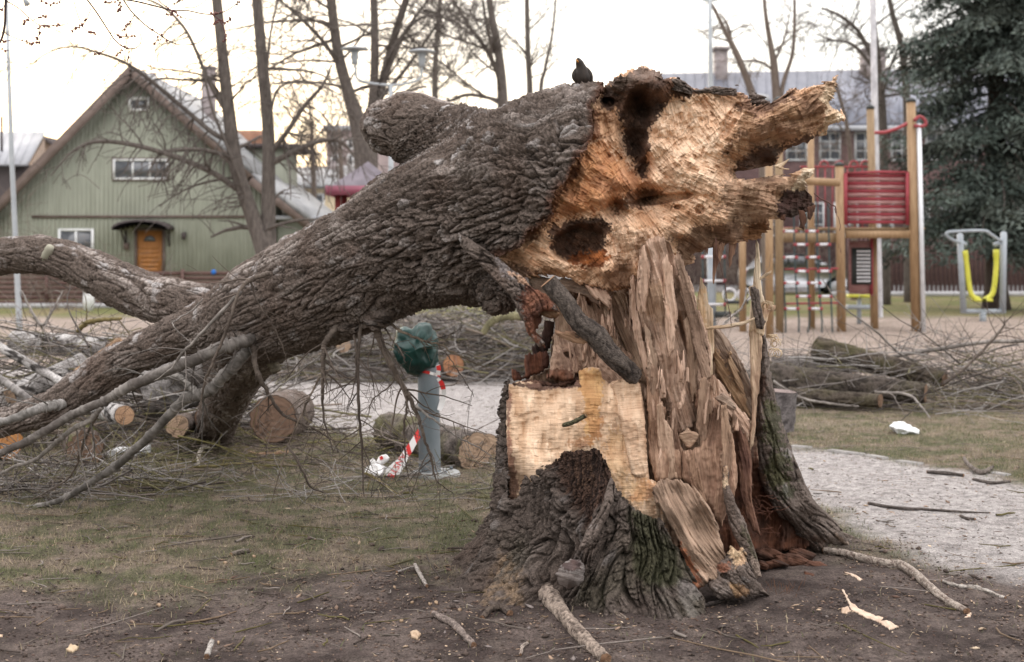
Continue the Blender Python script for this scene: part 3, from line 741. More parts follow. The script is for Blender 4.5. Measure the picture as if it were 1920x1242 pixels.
bar([(1714, 226), (1724, 219), (1733, 224), (1736, 233), (1728, 237), (1714, 236)], .035, M_REDM, 'top_rail', YF - .12)
# panel
def bx(px0, py0, px1, py1, Y, th, mat, name, parent=None, dz=0):
    a_, b_ = W(px0, py1, Y), W(px1, py0, Y); return MB().box2((a_.x, Y - th/2, a_.z), (b_.x, Y + th/2, b_.z)).build(name, mat, parent or PG)
pn = bx(1581, 326, 1588, 422, YF - .02, .08, M_REDB, 'panel')
bx(1698, 324, 1704, 422, YF - .02, .08, M_REDB, 'panel_stile', pn)
ys_ = np.linspace(326, 420, 14)
for i in range(13):
    y0 = ys_[i]; bx(1588.3, y0 + .4, 1697.7, y0 + (6.4 if i % 2 else 7.0), YF + (.0 if i % 2 else .02), .035, M_REDB if i % 2 == 0 else M_WORN, 'slat', pn)
m = MB(); m.prism([(W(1583, 0, YF).x, W(0, 326, YF).z), (W(1703, 0, YF).x, W(0, 325, YF).z), (W(1703, 0, YF).x, W(0, 322, YF).z), (W(1643, 0, YF).x, W(0, 320, YF).z), (W(1583, 0, YF).x, W(0, 324, YF).z)], YF - .05, YF + .05); m.build('panel_top', M_REDB, PG)
bx(1586, 433, 1709, 447, YF, .10, M_POST, 'beam'); bx(1469, 437, 1570, 455, YF + .05, .10, M_POSTG, 'beam'); bx(1470, 428, 1712, 432, YF + .9, 1.7, M_POSTG, 'deck')
bar([(1492, 339), (1574, 343)], .075, M_POST, 'rail', YF - .3, 12, False)
# red railing behind
YR = yb(616)
bar([(1500, 313), (1632, 313)], .022, M_REDM, 'railing', YR, 6, False); bar([(1470, 428), (1640, 428)], .022, M_REDM, 'railing', YR, 6, False)
for px_ in range(1505, 1632, 14): bar([(px_, 313), (px_, 428)], .014, M_REDM, 'railing_bar', YR, 5, False)
for px_ in (1545, 1574, 1601, 1622): bar([(px_ - 8, 313), (px_ - 6, 305), (px_, 302), (px_ + 6, 305), (px_ + 8, 313)], .02, M_REDM, 'railing_hoop', YR, 6)
# rope net
YN = YF - .35
for i, (x0, x1, xe) in enumerate([(1466, 1471, 1473), (1488, 1494, 1497), (1511, 1516, 1513), (1531, 1537, 1541), (1553, 1558, 1561)]):
    bar([(x0, 380), (x0 + 2, 480), (x1, 555), (x1 + 2 + 2 * (i % 2), 600), (xe, 637)], .017, M_ROPE, 'rope', YN, 6)
k = 0
M_RUNG = mat_n('white_rung', (.62, .62, .66), (.72, .72, .75), 8, rough=.5, bstr=0)
for py_, cols in [(434, ((1468, 1492), (1513, 1532))), (459, ((1491, 1513), (1533, 1555))), (483, ((1469, 1493), (1514, 1534))), (509, ((1493, 1514), (1535, 1557))), (531, ((1471, 1495), (1516, 1537))), (556, ((1495, 1517), (1537, 1559))), (579, ((1472, 1496), (1518, 1540)))]:
    for x0, x1 in cols:
        r_ = bar([(x0 + 3, py_), (x1 - 3, py_ + rnd.uniform(-1, 1))], .026, M_RUNG, 'rung', YN, 8, False)
        for e in (x0, x1): bar([(e - 3, py_), (e + 3, py_)], .032, M_REDM, 'rung_end', YN, 8, False, r_)
bar([(1466, 505), (1572, 504)], .022, M_REDM, 'cross_bar', YN + .05, 6, False); bar([(1470, 570), (1574, 568)], .022, M_REDM, 'cross_bar', YN + .05, 6, False)
# bead panel
YP = YF + .5
bp_ = bx(1592, 452, 1636, 552, YP, .04, M_WORN, 'play_board'); bx(1632, 447, 1637, 555, YP - .03, .05, M_REDB, 'board_edge', bp_)
bx(1597, 465, 1634, 534, YP - .05, .04, M_CAP, 'bead_frame', bp_)
bead = None; 
for i in range(5):
    for j in range(9):
        p = W(1608.5 + i * 5.2, 471.5 + j * 7.0, YP - .08)
        if bead is None: bead = MB().tube([(0, -.02, 0), (0, .02, 0)], .024, 8).mesh('bead')
        add('bead', bead, M_RUNG, bp_, p - world_loc(bp_))
post(1640, 447, 617, 14, M_POST, 2, False)
# low spring seat with yellow step and blue-grey bench behind
SS = thing('step_trainer', 'low grey step trainer with yellow foot plates behind the tower legs', 'exercise machine', (W(1612, 0, 31).x, 31, 0))
for x0, x1 in ((1590, 1608), (1611, 1630)): 
    a_, b_ = W(x0, 558, 31), W(x1, 552, 31); MB().box2((a_.x, 30.85, a_.z), (b_.x, 31.15, b_.z)).build('foot_plate', M_YEL, SS)
a_, b_ = W(1588, 580, 31), W(1634, 572, 31); MB().box2((a_.x, 30.9, a_.z), (b_.x, 31.1, b_.z)).build('base_bar', M_STEEL, SS)
MB().tube([(W(1611, 0, 31).x, 31, 0), (W(1611, 0, 31).x, 31, W(0, 554, 31).z)], .05, 8).build('stand', M_STEEL, SS)
# outdoor air walker
AY = yb(603)
AW = thing('air_walker', 'grey steel air-walker frame with two hanging yellow legs at the right', 'exercise machine', (W(1841, 0, AY).x, AY, 0))
for x0, x1, top in ((1800, 1807, 440), (1882, 1880, 437)):
    a_, b_ = W(x1, 588, AY), W(x0, top, AY); MB().tube([a_, b_, b_ + Vector((0, 0, .03))], [.072, .072, .03], 12).build('upright', M_STEEL, AW, True)
MB().tube([W(1803, 584, AY), W(1885, 584, AY)], .055, 10).build('bottom_bar', M_STEEL, AW, True)
MB().tube([(W(1843, 0, AY).x, AY, -.05), (W(1843, 0, AY).x, AY, W(0, 584, AY).z)], .075, 10).build('foot', M_STEEL, AW, True)
MB().tube(spline([W(*p) for p in ((1800, 455, AY - .1), (1782, 448, AY - .25), (1775, 437, AY - .3), (1800, 434, AY - .3), (1845, 433, AY - .3), (1858, 440, AY - .25), (1872, 449, AY - .12), (1880, 452, AY))], 30), .035, 8).build('handrail', M_STEEL, AW, True)
for s_, x0, xs_ in ((1, 1808, [(1809, 470), (1813, 500), (1818, 540), (1824, 556), (1836, 562)]), (-1, 1868, [(1868, 468), (1868, 500), (1864, 540), (1858, 555), (1846, 562)])):
    MB().tube([W(x0 - 2 * s_ + (6 if s_ < 0 else -3), 455, AY), W(x0 + 4 * s_, 460, AY)], .05, 8).build('bearing', M_STEEL, AW, True)
    MB().tube(spline([tuple(W(a_, b_, AY - .05)) for a_, b_ in xs_], 20), [.07] * 3 + [.06] * 17, 8).build('swing_leg', M_YEL, AW, True)
    a_ = W(1835 if s_ > 0 else 1848, 563, AY - .05); MB().box(a_, (.24, .30, .06)).build('foot_plate', M_YEL, AW)
# smaller rope ladder frame and rocker seen under the break
LD = thing('climbing_ladder', 'grey post with short white rungs and dark rope under the broken trunk end', 'climbing frame', (W(1334, 0, 29).x, 29, 0))
MB().tube([(W(1336, 0, 29).x, 29, -.05), W(1333, 462, 29)], .085, 12).build('post', M_STEEL, LD, True)
for x0 in (1317, 1358): MB().tube([W(x0, 450, 28.9), W(x0 + 2, 585, 28.9)], .018, 6).build('rope', M_ROPE, LD, True)
for py_ in (482, 527, 571):
    r_ = MB().tube([W(1318, py_, 28.85), W(1356, py_, 28.85)], .026, 8).build('rung', M_RUNG, LD, True)
    for e in (1315, 1356): MB().tube([W(e, py_, 28.85), W(e + 5, py_, 28.85)], .034, 8).build('rung_end', M_REDM, r_, True)
a_ = W(1354, 590, 29); MB().box((a_.x, a_.y, a_.z), (.32, .3, .12)).build('seat', M_CAP, LD)
RK = thing('spring_rider', 'white spring rider with two rounded side shells on the sand', 'spring rider', (W(1385, 0, 30).x, 30, 0))
for x0 in (1368, 1396):
    c0 = W(x0, 553, 30); ring = [c0 + Vector((.13 * math.cos(t), 0, .13 * math.sin(t))) for t in np.linspace(0, 2*PI, 17)]
    MB().tube(ring, .03, 6, cap=False).build('side_shell', M_RUNG, RK, True)
m = MB(); c0 = W(1382, 575, 30)
m.tube([(c0.x + .06 * math.cos(t), 30 + .06 * math.sin(t), t * .014) for t in np.linspace(0, 26, 70)], .014, 5); m.build('spring', M_CAP, RK, True)
a_ = W(1382, 567, 30); MB().box(a_, (.45, .22, .07)).build('seat', M_CAP, RK)

# ------------------------------------------------------------------ poles and lamps
M_LAMP = mat_n('grey_lamp', (.34, .37, .40), (.42, .45, .48), 5, rough=.4, bstr=0)
LY = 25.0
SL = thing('double_street_lamp', 'grey street lamp with two mushroom-shaped heads between the far trees', 'street lamp', (W(733, 0, LY).x, LY, 0))
bz = W(733, 160, LY); MB().tube([(bz.x, LY, 0), bz], [.07, .035], 10).build('pole', M_LAMP, SL, True)
for x0, y0 in ((665, 92), (791, 97)):
    pts = [W(733, 160, LY), W(733 + (x0 - 733) * .5, 157, LY), W(733 + (x0 - 733) * .92, 148, LY), W(x0 + (2 if x0 < 700 else 0), 130, LY), W(x0, 122, LY)]
    a_ = MB().tube(spline(pts, 24), .022, 8).build('arm', M_LAMP, SL, True)
    c0 = W(x0, y0, LY); 
    MB().tube([c0 + Vector((0, 0, z_)) for z_ in (.055, .04, .015, -.01, -.02)], [.01, .10, .22, .25, .12], 20).build('lamp_hood', M_LAMP, SL, True)
    MB().tube([c0 + Vector((0, 0, z_)) for z_ in (-.02, -.09, -.15, -.2, -.27)], [.09, .06, .075, .05, .06], 12).build('lamp_body', M_LAMP, SL, True)
def plain_pole(name, label, pts, r, cat='pole', Y=20, mat=M_LAMP, grp=None):
    t_ = thing(name, label, cat, (W(pts[0][0], 0, Y).x, Y, 0), grp)
    P = [(W(pts[0][0], 0, Y).x, Y, -.1)] + [tuple(W(a_, b_, Y)) for a_, b_ in pts[1:]]
    MB().tube(P, r, 10).build('shaft', mat, t_, True); return t_
lp = plain_pole('lamp_pole', 'tall thin grey pole at the left edge in front of the houses', [(38, 0), (35, 580), (22, 300), (10, -60)], [.055, .05, .04, .03], Y=24)
m = MB(); a_ = W(50, 8, 24); m.tube([W(22, -40, 24), W(44, -4, 24), W(52, 10, 24)], [.02, .03, .06], 8); m.build('lamp_head', M_LAMP, lp, True)
lp2 = plain_pole('lamp_pole', 'grey street lamp pole rising behind the broken end of the trunk', [(1336, 0), (1334, 400), (1332, 100), (1331, -10)], [.075, .07, .05, .04], Y=32)
bar([(1331, 2), (1320, 0), (1312, -6)], .03, M_LAMP, 'arm', 32, 6, True, lp2); bar([(1331, 2), (1342, 0), (1350, -4)], .03, M_LAMP, 'arm', 32, 6, True, lp2)
plain_pole('tall_mast', 'pale mottled mast behind the two tall playground posts', [(1650, 0), (1648, 600), (1642, 300), (1636, -30)], [.10, .10, .085, .07], Y=34, mat=mat_n('mottled_mast', (.34, .33, .35), (.55, .54, .56), 4, (2, 2, 1), .7))

# ------------------------------------------------------------------ bare trees
M_TRUNK = mat_n('bare_tree_bark', (.085, .072, .064), (.155, .132, .118), 9, (3, 3, .7), .9, .8, .02, 30)
M_TRUNKL = mat_n('bare_tree_bark_warm', (.13, .10, .085), (.20, .16, .135), 9, (3, 3, .7), .9, .6, .02, 30)
def rvec(rg): 
    v = Vector((rg.gauss(0, 1), rg.gauss(0, 1), rg.gauss(0, 1))); return v.normalized()
def grow(mb, p, d, r, L, lev, rg, kids=(7, 5), grav=-.02, spread=.9, taper=.35, wob=.16, rmin=.004, sides=(6, 5, 4, 3)):
    n = (9, 8, 6, 5)[min(3, 3 - lev)] if lev <= 3 else 9
    pts = [p.copy()]; ds = [d.copy()]
    for i in range(n):
        d = (d + rvec(rg) * wob + Vector((0, 0, grav * (1 + i * .3)))).normalized()
        p = p + d * (L / n); pts.append(p.copy()); ds.append(d.copy())
    rr = [max(rmin, r * (1 - (1 - taper) * i / n)) for i in range(n + 1)]
    mb.tube(pts, rr, sides[min(3, 3 - lev)] if lev <= 3 else 6, cap=False)
    if lev <= 0: return
    nk = kids[0] if lev > 1 else kids[1]
    for k in range(nk):
        t = rg.uniform(.22, 1.0); i = min(n - 1, int(t * n))
        q_ = pts[i].lerp(pts[i + 1], t * n - i)
        s = rvec(rg); dd = ds[i]; s = (s - dd * s.dot(dd)).normalized()
        nd = (dd * rg.uniform(.5, 1.1) + s * spread).normalized()
        grow(mb, q_, nd, max(rmin, rr[i] * rg.uniform(.4, .6)), L * rg.uniform(.40, .68), lev - 1, rg, kids, grav, spread, taper, wob, rmin, sides)
def bare_tree(label, base, stems, seed, lev=2, kids=(6, 5), n_side=10, side_len=(.8, 1.8), grav=-.02, mat=None, limbs=(), rmin=.006, cat='tree', name='bare_tree', up=.5, tstart=.25, wob=.16):
    """stems: list of [(px,py,Y,radius m)...] from the base up; limbs: hand-placed boughs"""
    rg = random.Random(seed); mat = mat or M_TRUNK
    t_ = thing(name, label, cat, base)
    tm = MB(); cm = MB()
    for st in stems:
        P = np.array([tuple(W(a_, b_, Y)) + (r,) for a_, b_, Y, r in st]); S_ = spline(P, 8 * len(P)); S_[:, 3] *= .88; tm.tube(S_[:, :3], S_[:, 3], 12)
        for k in range(n_side):
            i = int(rg.uniform(tstart, .98) * (len(S_) - 1)); p = Vector(S_[i, :3]); d = Vector(S_[min(i+1, len(S_)-1), :3] - S_[i-1, :3]).normalized()
            s = rvec(rg); s = (s - d * s.dot(d)).normalized(); s.y *= .6
            grow(cm, p, (s + Vector((0, 0, up * rg.random()))).normalized(), S_[i, 3] * rg.uniform(.22, .4), rg.uniform(*side_len), lev, rg, kids, grav, rmin=rmin, wob=wob)
    for lb in limbs:
        P = np.array([tuple(W(a_, b_, Y)) + (r,) for a_, b_, Y, r in lb]); S_ = spline(P, 7 * len(P)); cm.tube(S_[:, :3], np.maximum(S_[:, 3], .006), 6, cap=False)
        for k in range(int(len(S_) * .65)):
            i = int(rg.uniform(.12, .98) * (len(S_) - 1)); p = Vector(S_[i, :3]); d = Vector(S_[min(i+1, len(S_)-1), :3] - S_[max(0, i-1), :3]).normalized()
            s = rvec(rg); s = (s - d * s.dot(d)).normalized()
            grow(cm, p, (d * .5 + s + Vector((0, 0, -.25))).normalized(), max(rmin, S_[i, 3] * .4), rg.uniform(.35, 1.0), 1, rg, (3, 3), -.06, rmin=rmin, wob=.2)
    tm.build('trunk', mat, t_, True)
    cm.build('crown', mat, t_, True)
    return t_
TY = 24.0
def L_(Y, *p): return [(a_, b_, Y + (c_ if len((a_, b_, c_)) == 3 else 0), r) for a_, b_, c_, r in p]
bare_tree('bare linden with two dark stems in front of the green house, drooping boughs', (W(500, 0, TY).x, TY, 0),
  [[(505, 655, TY, .24), (500, 500, TY, .19), (478, 420, TY, .15), (445, 320, TY, .14), (430, 220, TY, .125), (417, 100, TY, .105), (403, -30, TY, .095), (395, -90, TY, .09)],
   [(505, 655, TY + .05, .22), (505, 500, TY, .16), (503, 400, TY + .1, .14), (503, 250, TY + .1, .12), (492, 120, TY + .1, .11), (480, -20, TY + .1, .095), (476, -90, TY, .09)]], 3, lev=1, kids=(4, 3), n_side=9, side_len=(.6, 1.6), grav=-.05,
  limbs=[[(445, 355, TY, .055), (400, 325, TY - .2, .05), (330, 295, TY - .4, .045), (250, 272, TY - .5, .04), (180, 266, TY - .6, .032), (135, 285, TY - .7, .02), (95, 330, TY - .8, .01)],
         [(436, 265, TY, .05), (400, 250, TY - .1, .045), (340, 200, TY, .04), (250, 127, TY - .4, .034), (180, 98, TY - .5, .026), (130, 88, TY - .5, .018), (80, 105, TY - .6, .012), (25, 150, TY - .6, .008)],
         [(430, 220, TY, .04), (395, 160, TY - .1, .035), (350, 60, TY - .2, .03), (300, 10, TY - .2, .022), (240, -10, TY - .2, .015)],
         [(438, 300, TY, .04), (400, 285, TY - .3, .034), (350, 280, TY - .4, .03), (300, 290, TY - .4, .022), (275, 330, TY - .5, .012)],
         [(433, 240, TY, .035), (400, 160, TY + .1, .03), (340, 150, TY, .024), (290, 150, TY, .02), (262, 180, TY, .013), (248, 225, TY, .008)],
         [(505, 290, TY + .1, .05), (540, 245, TY, .042), (570, 200, TY, .036), (605, 160, TY - .1, .026), (622, 122, TY, .014)],
         [(512, 305, TY + .1, .055), (550, 285, TY, .048), (590, 268, TY - .1, .042), (625, 262, TY - .1, .036), (650, 275, TY, .028), (668, 300, TY, .018)],
         [(480, 420, TY, .04), (440, 310, TY - .2, .03), (400, 210, TY - .3, .025), (380, 130, TY - .3, .018)],
         [(500, 250, TY, .03), (520, 170, TY - .1, .022), (560, 155, TY - .2, .018), (610, 165, TY - .2, .013), (650, 185, TY, .008)],
         [(498, 180, TY, .03), (505, 80, TY, .022), (520, 0, TY, .016), (530, -40, TY, .01)]])
TY3 = 29.0
bare_tree('big dark bare tree with three rising stems behind the street lamp', (W(688, 0, TY3).x, TY3, 0),
  [[(690, 630, TY3, .36), (688, 400, TY3, .31), (683, 280, TY3, .25), (655, 180, TY3, .15), (636, 110, TY3, .125), (624, 30, TY3, .11), (616, -60, TY3, .09)],
   [(690, 400, TY3 + .2, .26), (695, 260, TY3 + .2, .18), (716, 160, TY3 + .2, .11), (742, 60, TY3 + .2, .09), (768, -20, TY3, .08), (785, -80, TY3, .09)],
   [(694, 250, TY3 + .1, .12), (702, 140, TY3, .10), (702, 40, TY3, .09), (698, -60, TY3, .08)]], 11, lev=2, kids=(4, 4), n_side=12, side_len=(1.1, 2.6), grav=-.03, tstart=.4,
  limbs=[[(650, 150, TY3, .06), (615, 90, TY3, .05), (570, 40, TY3, .04), (530, 5, TY3, .03), (500, -20, TY3, .02)], [(720, 120, TY3, .05), (760, 60, TY3, .04), (800, 30, TY3, .03), (850, 40, TY3, .02), (890, 70, TY3, .01)],
         [(700, 200, TY3, .05), (760, 130, TY3, .04), (810, 60, TY3, .03), (850, 0, TY3, .02)], [(712, 180, TY3, .05), (745, 90, TY3, .04), (780, 30, TY3, .03), (830, -30, TY3, .02)]])
T4 = 36.0
bare_tree('bare tree with spreading V-shaped crown left of the blackbird', (W(942, 0, T4).x, T4, 0),
  [[(946, 590, T4, .2), (944, 300, T4, .17), (942, 180, T4, .15), (935, 100, T4, .12), (922, 30, T4, .10), (910, -60, T4, .08)]], 21, lev=3, kids=(5, 5), n_side=7, side_len=(1.6, 2.8), grav=.01, up=1.2, tstart=.3, rmin=.007,
  limbs=[[(940, 150, T4, .08), (910, 90, T4, .06), (880, 50, T4, .05), (850, 0, T4, .04)], [(944, 190, T4, .05), (880, 178, T4, .05), (840, 190, T4, .045), (800, 192, T4, .04), (770, 200, T4, .03)], [(938, 120, T4, .07), (915, 60, T4, .05), (905, 0, T4, .04)]])
bare_tree('slim bare tree with upright twigs just left of the blackbird', (W(992, 0, 40).x, 40, 0), [[(996, 560, 40, .12), (994, 200, 40, .10), (990, 100, 40, .085), (987, -40, 40, .07)]], 31, lev=2, kids=(4, 3), n_side=13, side_len=(.6, 1.4), grav=.03, up=1.5, tstart=.45)
bare_tree('thin sapling-like bare tree nearest to the blackbird on its left', (W(1018, 0, 40).x, 40, 0), [[(1010, 560, 40, .09), (1013, 200, 40, .07), (1022, 130, 40, .055), (1036, 60, 40, .04), (1045, -40, 40, .03)]], 33, lev=1, kids=(4, 3), n_side=9, side_len=(.5, 1.0), grav=.03, up=1.5, tstart=.45)
bare_tree('bare tree with tangled crown between lamp heads and the trunk stub', (W(830, 0, 44).x, 44, 0), [[(834, 560, 44, .16), (820, 260, 44, .12), (815, 150, 44, .10), (822, 40, 44, .08), (828, -40, 44, .06)]], 41, lev=3, kids=(4, 5), n_side=8, side_len=(1.4, 2.6), grav=.0, up=1.0, tstart=.35, rmin=.008)
bare_tree('distant bushy bare tree low behind the linden, against the glow', (W(585, 0, 60).x, 60, 0), [[(588, 500, 60, .2), (588, 330, 60, .12), (585, 260, 60, .09), (580, 190, 60, .05)]], 43, lev=3, kids=(4, 5), n_side=9, side_len=(1.4, 2.6), grav=.01, up=1.2, tstart=.3, rmin=.010, mat=M_TRUNKL)
bare_tree('distant bare tree right of the big trunk, twigs over the brown block', (W(640, 0, 58).x, 58, 0), [[(645, 500, 58, .2), (640, 330, 58, .12), (636, 240, 58, .07)]], 44, lev=3, kids=(4, 4), n_side=8, side_len=(1.2, 2.2), grav=.01, up=1.2, tstart=.3, rmin=.010, mat=M_TRUNKL)
T7 = 38.0
bare_tree('curving bare tree leaning left beside the roof chimney on the right', (W(1430, 0, T7).x, T7, 0), [[(1440, 590, T7, .16), (1428, 240, T7, .13), (1412, 180, T7, .12), (1385, 110, T7, .10), (1360, 60, T7, .07), (1335, 10, T7, .05), (1300, -30, T7, .03)]], 51, lev=1, kids=(3, 3), n_side=6, side_len=(.7, 1.6), grav=.02, up=1.5, tstart=.5, mat=M_TRUNKL,
  limbs=[[(1372, 85, T7, .05), (1365, 50, T7, .04), (1350, 25, T7, .02)]])
bare_tree('forked pale-barked bare tree in the middle of the blue roof', (W(1455, 0, T7).x, T7, 0),
  [[(1462, 590, T7, .15), (1458, 250, T7, .13), (1452, 130, T7, .12), (1446, 90, T7, .09), (1436, 30, T7, .06), (1430, -40, T7, .05)], [(1458, 240, T7, .09), (1468, 160, T7, .07), (1486, 100, T7, .055), (1490, 30, T7, .045), (1488, -40, T7, .04)]], 52, lev=1, kids=(3, 4), n_side=7, side_len=(.5, 1.2), grav=.03, up=1.5, tstart=.55, mat=M_TRUNKL,
  limbs=[[(1449, 132, T7, .04), (1430, 118, T7, .035), (1405, 114, T7, .03), (1370, 120, T7, .015)], [(1453, 115, T7, .04), (1470, 75, T7, .03), (1478, 40, T7, .02), (1484, 10, T7, .01)]])
bare_tree('twiggy bare tree spreading leftwards beside the pale mast', (W(1645, 0, 42).x, 42, 0), [[(1660, 580, 42, .2), (1655, 240, 42, .16), (1645, 120, 42, .14), (1638, 40, 42, .10), (1632, -50, 42, .08)]], 53, lev=3, kids=(4, 5), n_side=9, side_len=(1.6, 2.7), grav=.0, up=.9, tstart=.3, rmin=.008,
  limbs=[[(1636, 110, 42, .07), (1610, 60, 42, .06), (1575, 30, 42, .05), (1540, 15, 42, .03)], [(1640, 130, 42, .06), (1600, 85, 42, .05), (1560, 75, 42, .03), (1530, 64, 42, .02)]])
bare_tree('second twiggy bare tree between the pale mast and the spruce', (W(1700, 0, 44).x, 44, 0), [[(1705, 580, 44, .2), (1702, 240, 44, .15), (1692, 100, 44, .12), (1672, 20, 44, .09), (1660, -50, 44, .07)]], 54, lev=3, kids=(4, 4), n_side=8, side_len=(1.4, 2.4), grav=.0, up=.9, tstart=.25, rmin=.008)
bare_tree('low bare tree with crossing limbs in front of the brick wall', (W(1600, 0, 46).x, 46, 0), [[(1602, 570, 46, .14), (1600, 400, 46, .11), (1590, 250, 46, .08), (1565, 150, 46, .05)]], 55, lev=3, kids=(4, 4), n_side=9, side_len=(1.4, 2.2), grav=-.01, up=.7, tstart=.25, rmin=.008, mat=M_TRUNKL)
# shrubs
def shrub(label, px, py0, Y, n, L, seed, mat=None, lev=1, kids=(5, 4), spread=.7):
    rg = random.Random(seed); t_ = thing('bare_shrub', label, 'shrub', (W(px, 0, Y).x, Y, 0)); m = MB()
    for i in range(n):
        grow(m, Vector((W(px, 0, Y).x + rg.uniform(-.4, .4) * L * .5, Y + rg.uniform(-.3, .3), -.05)), (Vector((rg.gauss(0, spread), rg.gauss(0, spread), 1))).normalized(), .012, L * rg.uniform(.6, 1.1), lev + 1, rg, kids, -.01, rmin=.005)
    m.build('stems', mat or M_TRUNKL, t_, True); return t_
shrub('tangle of bare shrub stems at the left foot of the green gable', 60, 500, 44, 12, 2.6, 61)
shrub('bare shrub in front of the slatted fence left of the orange door', 110, 500, 38, 10, 2.2, 62)
shrub('bare bush beside the orange door of the green house', 235, 500, 42, 8, 1.6, 63)
for i, (px, Y) in enumerate([(1300, 49), (1380, 48), (1450, 49), (1545, 49)]):
    tgt = shrub(['leftmost bare hedge bush, glimpsed under the broken end of the trunk', 'second bare hedge bush, left of the parked silver car', 'third bare hedge bush, just behind the silver car', 'rightmost bare hedge bush, between the rope net and the bead board'][i], px, 500, Y + 6, 16, 1.9, 70 + i); tgt['group'] = 'bare hedge bushes behind the car'
# glowing twig mass along the far left horizon
# ------------------------------------------------------------------ spruce
SPY = 38.5
SPR = thing('spruce_tree', 'dense dark blue-green spruce filling the right edge', 'spruce', (W(1875, 0, SPY).x, SPY, 0))
rg = random.Random(9)
tm = MB(); tb = W(1868, 0, SPY).x
tm.tube([(tb, SPY, -.1), (tb, SPY, .6), (tb, SPY, 4), (tb, SPY, 12)], [.42, .30, .25, .12], 14); tm.build('trunk', mat_n('spruce_bark', (.05, .036, .03), (.09, .065, .055), 8, (3, 3, .6), .9, .8, .02), SPR, True)
M_NEED = mat_vc('spruce_needles', .8, .6, 1.3, 3, 20, 0, .001)
bm_ = MB(); NV = []; NC = []
def frond(p, d, n, s, tint):
    for k in range(n):
        q_ = p + rvec(rg) * s * 1.3
        dd = (d + rvec(rg) * .7 + Vector((0, 0, -.25))).normalized(); sd_ = rvec(rg).cross(dd)
        if sd_.length < .1: continue
        sd_.normalize(); L = s * rg.uniform(.7, 1.5); w_ = s * rg.uniform(.14, .26)
        NV.extend([q_ - sd_ * w_, q_ + dd * L * .5 - sd_ * w_ * 1.1, q_ + dd * L, q_ + sd_ * w_ ])
        c_ = (rg.uniform(.6, 1.25)); NC.append((tint[0] * c_, tint[1] * c_, tint[2] * c_))
for i in range(480):
    z = rg.uniform(2.3, 13.0); a_ = rg.uniform(0, 2*PI)
    rad_ = 3.45 * (1 - max(0, (z - 2.0)) / 26) * rg.uniform(.6, 1.1)
    d = Vector((math.cos(a_), math.sin(a_), -.10)).normalized()
    if d.y > .45: continue
    p = Vector((tb, SPY, z)); pts = [p.copy()]; n = 12
    for k in range(n):
        d = (d + Vector((0, 0, (-.055 if k < 8 else .07))) + rvec(rg) * .07).normalized(); p = p + d * rad_ / n; pts.append(p.copy())
    bm_.tube(pts, [.035 * (1 - k / (n + 1)) + .006 for k in range(n + 1)], 4, cap=False)
    tint = rg.choice([(.060, .082, .070), (.092, .118, .102), (.14, .17, .15), (.045, .055, .045)])
    for k in range(2, n + 1):
        f = k / n
        for sgn in (-1, 1):
            sd_ = d.cross(Vector((0, 0, 1))).normalized() * sgn
            ln = rad_ * .24 * (1.15 - f * .6) * rg.uniform(.6, 1.2); 
            for m_ in range(3):
                g_ = (m_ + .5) / 3
                frond(pts[k] + (sd_ + d * .5) * ln * g_ + Vector((0, 0, -.06 - .22 * g_ * rg.random())), (sd_ + d * .7 + Vector((0, 0, -.3))).normalized(), 5, .135, tint)
NV = np.array([tuple(v) for v in NV], dtype=np.float32); nq = len(NV) // 4
L0 = np.array(tuple(SPR.location), dtype=np.float32)
add('needles', mesh_np('needles', NV - L0, np.arange(nq * 4).reshape(-1, 4), np.repeat(np.array(NC, dtype=np.float32), 4, 0), False), M_NEED, SPR)['kind'] = 'stuff'
bm_.build('branch_framework', M_TRUNK, SPR, True)
print('needles', nq)
# second conifer trunk further right
# ------------------------------------------------------------------ the broken tree: tools
M_BARK = mat_vc('bark', .92, .5, 1.45, 75, 130, 1.0, .014, spec=.25)
M_WOOD = mat_wood('torn_wood'); M_CUT = mat_wood('cut_wood', .7)
M_TWIG = mat_vc('twig_bark', .85, .7, 1.2, 30, 90, .4, .003)

